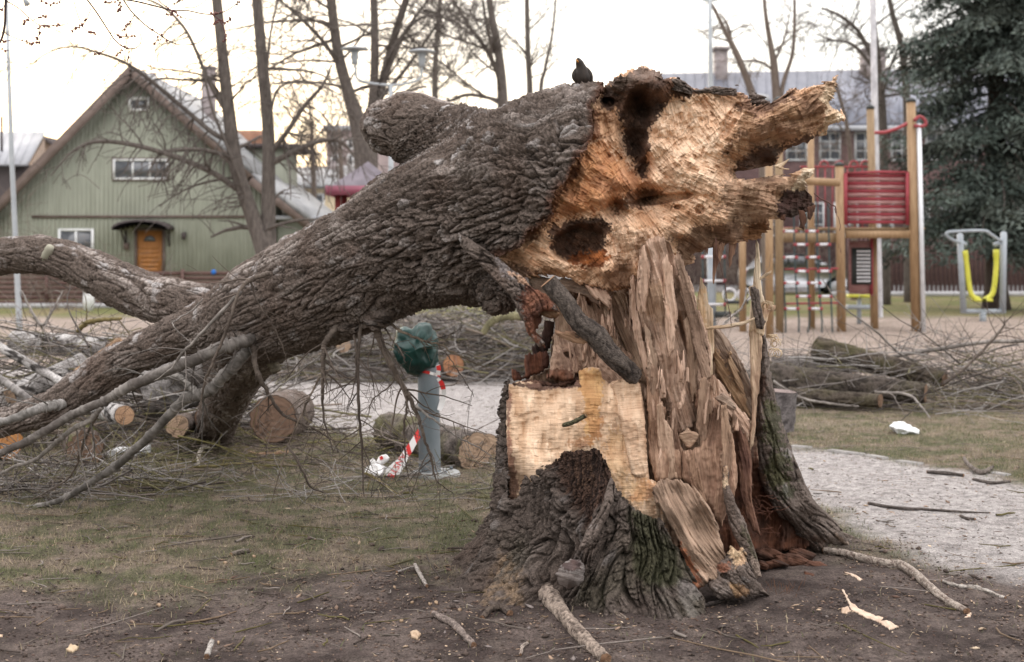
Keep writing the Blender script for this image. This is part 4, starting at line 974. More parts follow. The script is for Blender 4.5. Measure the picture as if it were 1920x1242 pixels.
BK_DARK, BK_MID, BK_LITE = (.026, .018, .014), (.150, .118, .101), (.33, .285, .26)
def bark_fn(q, amp=1.0, k=1.0, wide=1.0):
    """q = (along, across, across) in metres -> displacement (m), height 0..1"""
    q = np.asarray(q, dtype=np.float32)
    s = q * np.array([.22, 1, 1], dtype=np.float32)
    w = np.stack([perlin(s * 5 + 3), perlin(s * 5 + 13), perlin(s * 5 + 29)], 1) * .034
    w2 = np.stack([perlin(s * 22 + 5), perlin(s * 22 + 19), perlin(s * 22 + 31)], 1) * .016
    s1 = s + w + w2
    s2 = s1 * np.array([1.5, 1, 1], dtype=np.float32)
    n1 = np.abs(perlin(s1 * 15 * k)); h1 = np.minimum(1, n1 * 4.6) ** .6
    n2 = np.abs(perlin(s2 * 31 * k + 5)); h2 = np.minimum(1, n2 * 4.2) ** .7
    n3 = np.abs(perlin(s2 * 66 * k + 9)); h3 = np.minimum(1, n3 * 3.4)
    t = (perlin(s1 * np.array([2.5, 1, 1], dtype=np.float32) * 13 * k + 50) + .5 * perlin(s2 * 30 * k + 41)) * 4.5   # flaking plates
    ft = t - np.floor(t); pl = (np.floor(t) + sstep(.6, 1., ft)) / 4.5
    fine = perlin(s * np.array([3, 1, 1], dtype=np.float32) * 110) * .5 + perlin(s * 60 + 3)
    n4 = np.abs(perlin((q + w * .6 + w2) * np.array([19, 8, 8], dtype=np.float32) * k + 71)); h4 = np.minimum(1, n4 * 5.5)   # cross cracks break the ridges into plates
    h = (.46 * h1 + .30 * h2 * (.4 + .6 * h1) + .24 * h3) * (.62 + .38 * h4)
    d = (.034 * (h1 - .6) + .017 * (h2 - .5) * (.5 + .5 * h1) + .010 * (h3 - .5) + .009 * pl + .012 * (h4 - .8) * h1 + .004 * fine) * amp
    return d, np.clip(h + .12 * pl, 0, 1)
def bark_col(q, h, moss=None, lich=.5, P=None, warm=0.):
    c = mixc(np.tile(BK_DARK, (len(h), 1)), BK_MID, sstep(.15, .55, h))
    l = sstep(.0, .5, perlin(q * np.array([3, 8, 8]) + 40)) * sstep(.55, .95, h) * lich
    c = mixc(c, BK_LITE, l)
    l2 = sstep(.38, .55, perlin(q * np.array([9, 16, 16]) + 77)) * sstep(.5, .8, h) * lich
    c = mixc(c, (.40, .37, .36), l2 * .8)
    c = mixc(c, (.13, .085, .065), sstep(.1, .6, perlin(q * 4 + 60)) * (.35 + warm))
    if moss is not None: c = mixc(c, (.062, .068, .030), moss)
    return c

def idw(ctrl, X, Y_, p=3.2):
    """Shepard interpolation of control values [(x, y, v)]"""
    num = 0; den = 0
    for x, y, v in ctrl:
        w = ((X - x)**2 + (Y_ - y)**2 + 60.) ** (-p / 2)
        num = num + w * v; den = den + w
    return num / den
def c4(*p): return [(840 + x / 1.634, 420 + y / 1.634) for x, y in p]
def c5(*p): return [(860 + x / 2.388, 100 + y / 2.388) for x, y in p]
def c4v(*p): return [(840 + x / 1.634, 420 + y / 1.634, v) for x, y, v in p]
def c5v(*p): return [(860 + x / 2.388, 100 + y / 2.388, v) for x, y, v in p]
def v2(X, Y_, z=0): return np.stack([X, Y_, np.full(X.shape, z, dtype=np.float32)], 1).astype(np.float32)

CREAM = ((.80, .555, .385), (.62, .375, .23))
SLAB = ((.60, .425, .325), (.43, .285, .21))
PALE = ((.76, .64, .49), (.62, .45, .30))
ROT = ((.10, .045, .028), (.05, .026, .02))
GREYW = ((.36, .27, .21), (.24, .165, .125))

def piece(name, poly, ctrl, ang=90, step=1.6, base=SLAB, zones=(), fib=.004, blk=0., ter=.012, lump=.008, R=.12, E=.035, ew=9, jag=4.,
          mat=None, parent=None, label=None, bark=None, seed=0, dents=(), thick=1.0, moss=None, checks=False, gs=(1, 1)):
    """A torn piece of wood as a closed body: a front surface at its own distances, torn along the grain, a rounded back."""
    px = np.array([p[0] for p in poly]); py = np.array([p[1] for p in poly])
    gx = np.arange(px.min() - 6, px.max() + 6 + step, step, dtype=np.float32)
    gy = np.arange(py.min() - 6, py.max() + 6 + step, step, dtype=np.float32)
    GX, GY = np.meshgrid(gx, gy); X = GX.ravel(); Y_ = GY.ravel()
    a = idw([(x, y, v) for x, y, v in ang], X, Y_, 2.) if isinstance(ang, list) else np.full(X.shape, ang, dtype=np.float32)
    a = np.radians(a)
    cx0, cy0 = px.mean(), py.mean(); S = 1 / 385.
    x = (X - cx0) * S; y = (Y_ - cy0) * S
    al = x * np.cos(a) + y * np.sin(a); ac = -x * np.sin(a) + y * np.cos(a)
    so = seed * 3.71
    ac2 = ac + .02 * perlin(v2(al * 4, ac * 4, so)) + .006 * perlin(v2(al * 14, ac * 14, so))
    sd = poly_sd(poly, X, Y_)
    sd = sd + jag * (perlin(v2(al * 5, ac2 * 60, so + 1)) + .5 * perlin(v2(al * 12, ac2 * 150, so + 2))) + jag * .35 * perlin(v2(x * 40, y * 40, so))
    sdg = sd.reshape(GX.shape)
    gyy, gxx = np.gradient(sdg, step)
    gn = np.sqrt(gxx**2 + gyy**2) + 1e-6
    inside = sdg > 0
    cell = inside[:-1, :-1] | inside[1:, :-1] | inside[:-1, 1:] | inside[1:, 1:]
    used = np.zeros(GX.shape, dtype=bool)
    used[:-1, :-1] |= cell; used[1:, :-1] |= cell; used[:-1, 1:] |= cell; used[1:, 1:] |= cell
    rim = used & ~inside
    # pull the outside corners onto the outline
    mv = np.where(rim, np.clip(-sdg / gn, 0, step), 0)
    X = (GX + mv * gxx / gn).ravel(); Y_ = (GY + mv * gyy / gn).ravel()
    d = np.clip(sdg, 0, None).ravel()
    Yc = idw(ctrl, X, Y_)
    for (dx, dy, rx, ry, dep, rot) in dents:
        ca, sa = math.cos(math.radians(rot)), math.sin(math.radians(rot))
        u = ((X - dx) * ca + (Y_ - dy) * sa) / rx; v = (-(X - dx) * sa + (Y_ - dy) * ca) / ry
        rr = np.sqrt(u*u + v*v) + .16 * perlin(v2(x * 9, y * 9, so + 7)) + .09 * perlin(v2(x * 25, y * 25, so + 8))
        Yc = Yc + dep * (1 - sstep(.74, 1.06, rr))
    h = np.full(X.shape, .5, dtype=np.float32)
    if bark is not None:
        q = np.stack([al, ac, np.full(X.shape, so * .1)], 1)
        dd, h = bark_fn(q, bark.get('amp', 1.), bark.get('k', 1.))
        disp = dd
        c = bark_col(q, h, None, bark.get('lich', .5), warm=bark.get('warm', 0))
    else:
        deg = np.degrees(a)
        if deg.max() - deg.min() < 12: dirs = [(float(deg.mean()), np.ones(X.shape, dtype=np.float32))]
        else:
            dirs = []
            for dv in range(-90, 150, 24):
                w_ = np.clip(1 - np.abs(deg - dv) / 24, 0, 1)
                if w_.max() > 0: dirs.append((dv, sstep(.25, .75, w_ + .12 * perlin(v2(x * 14, y * 14, so + dv * .1)))))
            tot = sum(w_ for _, w_ in dirs) + 1e-6
            dirs = [(dv, w_ / tot) for dv, w_ in dirs]
        disp = lump * fbm(v2(x * 6, y * 6, so + 6), 3) + lump * .25 * perlin(v2(x * 45, y * 45, so + 66))
        m1 = 0; ck = 0; pl = 0; blkv = 0; gdom = None; gw = np.zeros(X.shape)
        for dv, w_ in dirs:
            ar = math.radians(dv); al = x * math.cos(ar) + y * math.sin(ar); ac0 = -x * math.sin(ar) + y * math.cos(ar)
            ac2 = ac0 + .02 * perlin(v2(al * 4, ac0 * 4, so)) + .006 * perlin(v2(al * 14, ac0 * 14, so))
            f1 = perlin(v2(al * 3.5, ac2 * 42, so + 3)); f2 = perlin(v2(al * 9, ac2 * 110, so + 4))
            f3 = 1 - np.minimum(1, np.abs(perlin(v2(al * 5, ac2 * 75, so + 33))) * 6)          # open cracks along the grain
            t = (fbm(v2(al * 3.4, ac2 * 12, so + 5), 4, .6) if blk > .01 else fbm(v2(al * 1.1, ac2 * 13, so + 5), 4, .5)) * 9
            fl = np.floor(t); fr = t - fl
            tt = (fl + sstep(.8, 1., fr)) / 9
            dd = fib * (f1 + .7 * f2) + ter * tt * 2.4 - fib * 1.3 * f3 * sstep(-.1, .3, perlin(v2(al * 3, ac2 * 9, so + 34)))
            if blk:
                wa = al * 26 + .6 * perlin(v2(x * 5, y * 5, so + 9)); wc = ac2 * 52 + .8 * perlin(v2(x * 6, y * 6, so + 10))
                ia = np.floor(wa + .5 * (np.floor(wc) % 2)); ic = np.floor(wc)
                hb = perlin(v2(ia * .53 + .31, ic * .37 + .17, so)) + .7 * perlin(v2(ia * 1.37 + .5, ic * 1.71 + .2, so)); dd = dd + blk * hb; blkv = blkv + w_ * hb
                dd = dd + blk * .8 * perlin(v2(np.floor(al * 60 + perlin(v2(x * 9, y * 9, so))) * .61 + .4, np.floor(ac2 * 24 + perlin(v2(x * 7, y * 7, so + 12))) * .47 + .2, so + 3))
            disp = disp + dd * w_
            if gdom is None: gdom = (al.copy(), ac0 + .02 * perlin(v2(al * 4, ac0 * 4, so))); gw = w_.copy()
            else:
                b_ = w_ > gw; gdom = (np.where(b_, al, gdom[0]), np.where(b_, ac0 + .02 * perlin(v2(al * 4, ac0 * 4, so)), gdom[1])); gw = np.maximum(gw, w_)
            m1 = m1 + w_ * sstep(-.5, .55, perlin(v2(al * 5, ac2 * 22, so + 14)) + .5 * perlin(v2(x * 9, y * 9, so + 15)))
            ck = ck + w_ * np.maximum(sstep(.30, .46, perlin(v2(al * 7, ac2 * 70, so + 16))) * .5, f3 * .35)
            pl = pl + w_ * sstep(.2, .5, perlin(v2(al * 6 + 9, ac2 * 30, so + 18)))
        al = x * np.cos(a) + y * np.sin(a); ac = -x * np.sin(a) + y * np.cos(a)
        c = mixc(np.tile(base[0], (len(X), 1)), base[1], m1)
        c = mixc(c, np.array(base[1]) * .55, ck * (.15 if checks else 1.))
        sp = sstep(.28, .5, perlin(v2(x * 34, y * 34, so + 17)) * .8)
        c = mixc(c, np.array(base[1]) * .62, sp * .55)
        c = mixc(c, np.minimum(1, np.array(base[0]) * 1.22), pl * .55)
        if blk: c = c * np.clip(1 + .16 * np.asarray(blkv)[:, None] * np.array([.7, 1., 1.25]), .6, 1.3)
    zn = perlin(v2(x * 12, y * 12, so + 20)) + 1.0 * perlin(v2(x * 95, y * 95, so + 22)) + .6 * perlin(v2(x * 40, y * 40, so + 21))
    for zpoly, zc, soft, nz, st in zones:
        zd = poly_sd(zpoly, X, Y_) + nz * zn
        m = sstep(-soft * .45, soft * .45, zd) * st
        if isinstance(zc, tuple) and isinstance(zc[0], tuple):
            zc_ = mixc(np.tile(zc[0], (len(X), 1)), zc[1], sstep(-.5, .5, perlin(v2(x * 14, y * 14, so + 30)) + .4 * perlin(v2(x * 40, y * 40, so + 31))))
            c = c + (zc_ - c) * m[:, None]
        else: c = mixc(c, zc, m)
    edge = np.clip(d / ew, 0, 1)
    prof = np.sqrt(np.clip(1 - (1 - edge)**2, 0, 1))
    Yf = Yc + E * (1 - prof) - disp * (.25 + .75 * np.minimum(1, edge * 2.5))
    Rp = R / S
    tb = np.minimum(d, Rp)
    T = np.sqrt(np.clip(tb * (2 * Rp - tb), 0, None)) * S * 1.5 * thick + .004
    Yb = Yf + T
    u = used.ravel(); r = rim.ravel()
    idx = np.full(u.shape, -1, dtype=np.int64); idx[u] = np.arange(u.sum())
    bidx = idx.copy(); nf = int(u.sum())
    bk = u & ~r; bidx[bk] = nf + np.arange(bk.sum())
    def proj(Xa, Ya, D): return np.stack([(Xa - CX) / F * D, D, EYE - (Ya - HZ) / F * D], 1)
    V = np.concatenate([proj(X[u], Y_[u], Yf[u]), proj(X[bk], Y_[bk], Yb[bk])])
    C = np.concatenate([c[u], c[bk] * .75])
    ny, nx = GX.shape
    I = np.arange(ny * nx).reshape(ny, nx)
    cm = cell
    q = np.stack([I[:-1, :-1][cm], I[1:, :-1][cm], I[1:, 1:][cm], I[:-1, 1:][cm]], 1)
    Qf = idx[q]; Qb = bidx[q][:, ::-1]
    gl, gc = (al, ac) if bark is not None else gdom
    if checks: gl, gc = gc * 1.6, gl * .55
    gl = gl * gs[0]; gc = gc * gs[1]
    gg = np.stack([gl, gc, np.full(X.shape, so, dtype=np.float32)], 1)
    me = mesh_np(name, V, [np.concatenate([Qf, Qb])], C, True, np.concatenate([gg[u], gg[bk]]))
    o = add(name, me, mat or (M_BARK if bark is not None else M_WOOD))
    if parent is not None: o.parent = parent; o.matrix_parent_inverse = Matrix.Translation(-world_loc(parent))
    if label: o['label'] = label
    return o

# ------------------------------------------------------------------ fallen trunk
TREE = thing('fallen_trunk', 'huge grey-barked trunk snapped off and leaning left from the top of the shattered stump', 'fallen trunk', W(1060, 560, 7.1))
skel = {
 'main': [(1190, 333, 6.98, .44), (1130, 342, 7.02, .475), (1060, 360, 7.15, .492), (975, 385, 7.3, .49), (900, 405, 7.42, .45), (820, 430, 7.55, .395), (740, 468, 7.7, .345),
          (650, 515, 7.9, .325), (560, 553, 8.1, .312), (485, 585, 8.25, .28), (420, 605, 8.35, .20), (343, 625, 8.4, .125), (250, 668, 8.5, .112), (190, 705, 8.55, .118), (115, 757, 8.6, .105), (40, 782, 8.65, .085), (-60, 812, 8.7, .075)],
 'upper': [(500, 600, 8.5, .2), (430, 588, 8.6, .17), (360, 575, 8.75, .145), (290, 560, 8.9, .142), (225, 535, 9.0, .14), (165, 505, 9.1, .125), (90, 480, 9.2, .118), (0, 481, 9.3, .115), (-90, 495, 9.4, .11)],
 'under': [(520, 590, 8.35, .22), (480, 640, 8.6, .195), (450, 690, 9.2, .165), (426, 740, 10.2, .160), (408, 785, 11.2, .155), (398, 828, 12.0, .15)],
 'stub': [(980, 345, 7.35, .34), (900, 305, 7.45, .26), (845, 275, 7.5, .215), (795, 252, 7.5, .19), (752, 240, 7.5, .18), (733, 238, 7.5, .15)],
 'knob': [(985, 505, 7.1, .16), (945, 535, 7.08, .13), (935, 545, 7.08, .10)],
}
mb = MB(); SK = []
u0 = 0
for key, pts in skel.items():
    P = [tuple(W(a, b, Y)) + (r,) for a, b, Y, r in pts]
    S_ = spline(P, 14 * len(P))
    rr = S_[:, 3].copy()
    cap0 = np.array([.5, .8]); 
    pp = S_[:, :3]
    d1 = pp[-1] - pp[-2]; d1 /= np.linalg.norm(d1)
    pe = np.concatenate([pp, [pp[-1] + d1 * rr[-1] * .5, pp[-1] + d1 * rr[-1] * .85, pp[-1] + d1 * rr[-1] * .98]])
    re_ = np.concatenate([rr, [rr[-1] * .86, rr[-1] * .5, rr[-1] * .15]])
    mb.tube(pe, re_, 28)
    seg = np.linalg.norm(np.diff(pp, axis=0), axis=1); uu = np.concatenate([[0], np.cumsum(seg)]) + u0
    dd = np.gradient(pp, axis=0); dd /= np.linalg.norm(dd, axis=1)[:, None]
    SK.append(np.concatenate([pp, rr[:, None], dd, uu[:, None]], 1)); u0 += 3.3
SKA = np.concatenate(SK)
tmp = add('tmp_trunk', mb.mesh('tmp_trunk'), None)
mod = tmp.modifiers.new('r', 'REMESH'); mod.mode = 'VOXEL'; mod.voxel_size = .0062; mod.adaptivity = 0
mod = tmp.modifiers.new('s', 'SMOOTH'); mod.factor = .5; mod.iterations = 30
dg = bpy.context.evaluated_depsgraph_get(); ev = tmp.evaluated_get(dg); em = ev.to_mesh()
nv = len(em.vertices); V = np.empty(nv * 3, dtype=np.float32); em.vertices.foreach_get('co', V); V = V.reshape(-1, 3)
N = np.empty(nv * 3, dtype=np.float32); em.vertices.foreach_get('normal', N); N = N.reshape(-1, 3)
npoly = len(em.polygons); lv = np.empty(len(em.loops), dtype=np.int32); em.loops.foreach_get('vertex_index', lv)
lt = np.empty(npoly, dtype=np.int32); em.polygons.foreach_get('loop_total', lt)
ls = np.empty(npoly, dtype=np.int32); em.polygons.foreach_get('loop_start', ls)
quads = lv[ls[lt == 4][:, None] + np.arange(4)]
ev.to_mesh_clear()
_m = tmp.data; bpy.data.objects.remove(tmp); bpy.data.meshes.remove(_m)
Q3 = np.empty((nv, 3), dtype=np.float32); ZUP = np.array((0, 0, 1.))
sk = SKA[::2]
e1 = np.cross(sk[:, 4:7], ZUP); e1 /= np.linalg.norm(e1, axis=1)[:, None]; e2 = np.cross(sk[:, 4:7], e1)
for s in range(0, nv, 20000):
    v = V[s:s+20000]
    D = np.sqrt(((v[:, None, :] - sk[None, :, :3])**2).sum(2))
    Dn = D / sk[None, :, 3]
    w = np.exp(-(Dn - Dn.min(1)[:, None]) * 14)
    w[w < .01] = 0
    w /= w.sum(1)[:, None]
    c = w @ sk[:, :3]; u = w @ sk[:, 7]
    E1 = w @ e1; E2 = w @ e2; Dd = w @ sk[:, 4:7]
    r = v - c
    Q3[s:s+20000, 0] = u + (r * Dd).sum(1) * .6
    Q3[s:s+20000, 1] = (r * E1).sum(1); Q3[s:s+20000, 2] = (r * E2).sum(1)
px_ = V[:, 0] / V[:, 1] * F + CX; py_ = HZ - (V[:, 2] - EYE) / V[:, 1] * F
near = sstep(420, 800, px_)
amp = (.42 + .62 * near) * np.where((px_ < 860) & (py_ < 330), .48, 1.)
# burly, wavy bark near the break
sw = near * sstep(820, 1050, px_)
Q3w = Q3 + (np.stack([perlin(V * 4.2), perlin(V * 4.2 + 9), perlin(V * 4.2 + 20)], 1) * .09 + np.stack([perlin(V * 11), perlin(V * 11 + 9), perlin(V * 11 + 20)], 1) * .022) * sw[:, None]
dsp, hh = bark_fn(Q3w * np.array([.85, 1, 1]), 1.0, 1.5)
big = fbm(V * 4, 2) * .030 * near + perlin(V * 9) * .010
V2 = V + N * (dsp * amp + big)[:, None]
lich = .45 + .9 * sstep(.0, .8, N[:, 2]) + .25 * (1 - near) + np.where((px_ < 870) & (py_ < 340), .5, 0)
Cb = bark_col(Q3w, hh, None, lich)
cut = [(1127, -50), (1131, 160), (1128, 178), (1111, 209), (1117, 255), (1101, 280), (1086, 301), (1069, 335), (1044, 360), (1036, 401), (998, 435), (981, 456), (950, 470), (922, 478), (934, 500), (962, 520), (990, 545), (998, 640), (2200, 640), (2200, -50)]
sdv = poly_sd(cut, px_, py_) + 7 * perlin(V * 16) + 4 * perlin(V * 45)
Cb = mixc(Cb, (.12, .055, .035), sstep(-16, -2, sdv) * .8)
keep = sdv < 0
kq = keep[quads].all(1); quads = quads[kq]
uq = np.unique(quads); rm = np.full(nv, -1, dtype=np.int64); rm[uq] = np.arange(len(uq))
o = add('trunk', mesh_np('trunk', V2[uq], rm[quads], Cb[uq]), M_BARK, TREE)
o.matrix_parent_inverse = Matrix.Translation(-TREE.location)
print('TRUNK verts', len(uq), 'px range', px_.min(), px_.max())

# the fracture
outl = c5((615, 172), (555, 262), (562, 372), (528, 425), (490, 470), (445, 545), (385, 605), (362, 705), (280, 780), (240, 835), (205, 850), (150, 880), (140, 930), (190, 985), (290, 1000), (400, 1000), (470, 1003), (560, 1035), (640, 1060), (700, 1060), (770, 1055), (830, 1000), (900, 960), (1000, 955), (1055, 935), (1062, 895), (1150, 870), (1285, 842), (1345, 825), (1390, 790), (1392, 752), (1440, 745), (1520, 730), (1590, 700), (1580, 640), (1545, 590), (1595, 515), (1540, 522), (1480, 545), (1400, 545), (1300, 560), (1250, 560), (1230, 535), (1330, 520), (1430, 500), (1440, 465), (1475, 425), (1560, 392), (1650, 372), (1665, 335), (1735, 292), (1705, 255), (1662, 232), (1690, 170), (1694, 100), (1650, 130), (1530, 162), (1480, 160), (1470, 185), (1400, 228), (1340, 235), (1312, 240), (1300, 190), (1240, 178), (1245, 155), (1150, 152), (1050, 165), (1005, 130), (965, 105), (915, 115), (900, 82), (830, 60), (740, 86), (680, 125))
ctrl = c5v((640, 180, 6.97), (600, 262, 6.76), (605, 372, 6.72), (560, 432, 6.71), (480, 560, 6.73), (400, 700, 6.76), (300, 830, 6.86), (180, 900, 6.98), (220, 960, 6.98), (400, 1000, 6.9), (600, 1030, 6.82), (760, 1040, 6.8),
   (830, 62, 6.80), (700, 130, 6.74), (800, 130, 6.60), (900, 140, 6.60), (1000, 160, 6.70), (700, 200, 6.80), (820, 240, 6.90), (640, 300, 6.78), (680, 400, 6.76), (600, 520, 6.66), (740, 580, 6.62), (640, 640, 6.62), (740, 640, 6.68), (520, 660, 6.66),
   (790, 400, 6.90), (820, 520, 6.88), (960, 230, 6.74), (900, 320, 6.70), (870, 420, 6.68), (880, 560, 6.66), (1000, 500, 6.64), (1060, 300, 6.72), (1150, 400, 6.68), (1000, 600, 6.68), (1200, 200, 6.80), (1150, 250, 6.74),
   (840, 640, 6.95), (700, 690, 6.86), (900, 680, 6.80), (980, 720, 6.70), (1100, 560, 6.64), (1180, 620, 6.64), (1100, 700, 6.66), (500, 730, 6.80), (400, 790, 6.74), (680, 820, 6.74), (760, 800, 6.66), (660, 960, 6.68), (420, 950, 6.76), (800, 960, 6.70), (740, 1000, 6.80), (900, 800, 6.68), (1000, 800, 6.70),
   (1250, 300, 6.68), (1350, 320, 6.58), (1500, 250, 6.50), (1650, 200, 6.46), (1700, 290, 6.44), (1500, 330, 6.56), (1600, 350, 6.56), (1400, 420, 6.72), (1250, 520, 6.86), (1380, 490, 6.98), (1440, 440, 6.90), (1300, 600, 6.60), (1450, 590, 6.54), (1560, 540, 6.52), (1400, 690, 6.58), (1500, 650, 6.66), (1560, 680, 6.72), (1250, 760, 6.74), (1150, 830, 6.86), (1330, 790, 6.84), (1040, 900, 6.92), (1000, 850, 6.84), (1180, 740, 6.64), (1350, 235, 6.68))
angs = c5v((960, 300, 95), (900, 500, 60), (1100, 300, 70), (1100, 500, 30), (1150, 620, 20), (650, 550, 35), (500, 680, 20), (760, 500, 60), (640, 320, 80), (1000, 700, 20), (1400, 330, -32), (1600, 230, -35), (1500, 340, -30), (1450, 600, -6), (1300, 650, -5), (1250, 780, -8), (760, 850, 85), (800, 950, 88), (400, 880, 30), (560, 1000, 40), (800, 110, -10), (850, 300, 80))
DARK = ((.105, .056, .038), (.045, .026, .02))
ORG = ((.56, .25, .10), (.38, .14, .05))
fr = piece('fracture', outl, ctrl, angs, 1.25, CREAM, [
   (c5((870, 240), (960, 190), (1160, 190), (1220, 260), (1180, 420), (1190, 560), (1140, 620), (1000, 610), (880, 590), (850, 440)), ((.88, .68, .51), (.74, .51, .35)), 20, 18, .65),
   (c5((690, 800), (800, 800), (1000, 760), (980, 840), (820, 880), (800, 960), (700, 980)), ((.74, .55, .41), (.6, .42, .3)), 16, 14, .6),
   (c5((560, 380), (720, 440), (840, 560), (830, 620), (740, 670), (600, 730), (400, 740), (440, 600)), ORG, 14, 16, .68),
   (c5((600, 180), (640, 165), (720, 240), (740, 330), (700, 370), (640, 330), (610, 260)), ((.42, .26, .15), (.3, .16, .09)), 10, 12, .7),
   (c5((585, 255), (625, 260), (630, 370), (600, 400), (560, 470), (520, 560), (460, 640), (430, 700), (395, 760), (300, 850), (240, 880), (250, 840), (330, 780), (400, 700), (480, 560), (560, 430)), ((.20, .085, .045), (.12, .055, .035)), 8, 9, .85),
   (c5((635, 185), (700, 110), (830, 55), (910, 80), (1000, 115), (1050, 160), (1240, 150), (1250, 175), (1150, 175), (1050, 185), (960, 200), (920, 270), (870, 320), (850, 400), (850, 500), (840, 590), (790, 540), (740, 400), (740, 320), (700, 230), (650, 240)), DARK, 8, 10, .97),
   (c5((655, 165), (700, 118), (830, 62), (900, 84), (920, 115), (850, 110), (760, 140), (700, 190)), ((.17, .12, .095), (.10, .07, .055)), 7, 8, .9),
   (c5((640, 200), (700, 195), (700, 250), (660, 260), (635, 235)), DARK, 6, 6, .9),
   (c5((700, 660), (800, 610), (900, 600), (930, 625), (860, 660), (780, 700), (700, 720)), ((.22, .10, .05), (.09, .045, .03)), 8, 8, .85),
   (c5((400, 790), (520, 745), (640, 735), (690, 760), (650, 830), (665, 900), (640, 940), (560, 950), (480, 930), (430, 880)), DARK, 7, 9, .97),
   (c5((480, 930), (560, 890), (660, 880), (665, 920), (630, 955), (560, 960)), ((.42, .14, .04), (.24, .08, .03)), 9, 10, .8),
   (c5((1240, 180), (1320, 230), (1480, 190), (1700, 90), (1700, 240), (1640, 360), (1460, 420), (1420, 500), (1230, 540), (1180, 440), (1260, 380)), ((.36, .225, .14), (.21, .12, .078)), 16, 18, .82),
   (c5((1290, 200), (1320, 230), (1400, 225), (1480, 165), (1500, 200), (1400, 250), (1330, 280), (1260, 250)), ((.14, .07, .05), (.08, .045, .035)), 8, 9, .7),
   (c5((1230, 500), (1300, 440), (1480, 400), (1640, 340), (1650, 380), (1450, 440), (1400, 560), (1250, 560)), ((.10, .055, .04), (.055, .033, .027)), 10, 10, .9),
   (c5((1200, 570), (1500, 540), (1570, 600), (1480, 740), (1250, 800), (1160, 700)), ((.36, .245, .17), (.25, .155, .105)), 14, 16, .8),
   (c5((1440, 640), (1540, 590), (1600, 640), (1590, 740), (1480, 760), (1430, 720)), ((.06, .03, .028), (.035, .022, .02)), 7, 8, .95),
   (c5((950, 830), (1060, 800), (1280, 750), (1400, 750), (1390, 800), (1280, 850), (1060, 910), (1040, 960), (990, 960)), ((.27, .17, .115), (.14, .08, .055)), 10, 12, .85),
   (c5((1280, 770), (1390, 755), (1380, 820), (1270, 840)), ((.30, .15, .07), (.2, .09, .045)), 6, 6, .8),
   (c5((1650, 255), (1700, 250), (1735, 290), (1690, 320), (1640, 370), (1610, 375), (1640, 320)), PALE, 5, 5, .85),
   (c5((1670, 90), (1700, 90), (1700, 230), (1660, 260), (1630, 200), (1650, 150)), ((.62, .5, .36), (.45, .32, .22)), 6, 8, .7),
   (c5((1545, 515), (1600, 510), (1590, 560), (1560, 610), (1500, 610), (1520, 560)), PALE, 5, 5, .9),
   (c5((640, 980), (780, 930), (790, 1060), (660, 1060)), ((.34, .21, .14), (.2, .11, .07)), 10, 10, .7),
   (c5((180, 930), (280, 950), (420, 990), (300, 1010), (180, 1000)), ((.2, .11, .07), (.12, .065, .045)), 8, 8, .8),
  ], fib=.006, blk=.021, ter=.020, lump=.032, R=.30, E=.05, ew=14, jag=5.5, parent=TREE, seed=1, gs=(3.2, .42),
  dents=[(c5((540, 850))[0] + (52, 36, .15, -12)), (c5((790, 330))[0] + (30, 84, .07, 8)), (c5((900, 655))[0] + (60, 10, .10, -8)), (c5((670, 220))[0] + (14, 10, .08, 0)), (c5((980, 690))[0] + (7, 5, .05, 0)), (c5((1080, 700))[0] + (10, 10, .05, 0)), (c5((1220, 300))[0] + (12, 40, .05, 30))])

# loose slabs, bark strips and dangling fibres on the break
piece('bark_strip', c4((28, 20), (70, 45), (110, 75), (170, 120), (232, 168), (262, 200), (300, 212), (330, 250), (338, 268), (290, 270), (268, 292), (262, 340), (285, 352), (300, 365), (278, 378), (240, 330), (215, 268), (190, 215), (120, 150), (70, 100), (35, 60)),
      c4v((30, 30, 6.88), (120, 110, 6.80), (230, 190, 6.70), (300, 240, 6.68), (260, 350, 6.70)), [(860, 450, 40), (980, 540, 42), (1000, 620, 70)], 1.6, bark=dict(amp=.6, k=1.5, lich=.9), zones=[
      (c4((225, 160), (262, 165), (305, 208), (330, 250), (330, 270), (270, 290), (280, 370), (240, 330), (230, 260), (210, 220), (235, 200)), ((.24, .10, .06), (.12, .05, .035)), 6, 8, .9),
      (c4((150, 110), (200, 150), (230, 165), (225, 200), (190, 170)), (.42, .38, .38), 7, 8, .4),
      (c4((188, 148), (240, 160), (252, 190), (215, 185)), (.6, .38, .26), 5, 6, .8)],
      R=.06, E=.03, ew=8, jag=3, parent=TREE, seed=2, label='bark strip peeled loose and hanging from the underside of the break')
piece('torn_slab', c4((235, 150), (300, 165), (400, 170), (480, 185), (500, 215), (470, 260), (430, 230), (380, 210), (330, 220), (300, 235), (262, 205)), c4v((240, 160, 6.95), (400, 200, 6.88), (490, 230, 6.86)), 12, 1.6, GREYW, fib=.005, ter=.02, R=.05, parent=TREE, seed=3, jag=4)
piece('torn_slab', c4((270, 230), (300, 215), (330, 250), (342, 275), (330, 290), (288, 285), (268, 262)), c4v((270, 240, 6.74), (335, 270, 6.72)), 40, 1.6, ((.3, .19, .12), (.16, .09, .06)), fib=.004, ter=.012, R=.05, parent=TREE, seed=4, jag=4, dents=[(c4((295, 255))[0] + (10, 6, .03, 30))])
piece('torn_slab', c4((420, 190), (482, 200), (500, 230), (495, 262), (470, 240), (440, 220)), c4v((440, 200, 6.82), (490, 250, 6.78)), 50, 1.6, SLAB, fib=.004, ter=.015, R=.03, parent=TREE, seed=41, jag=4)
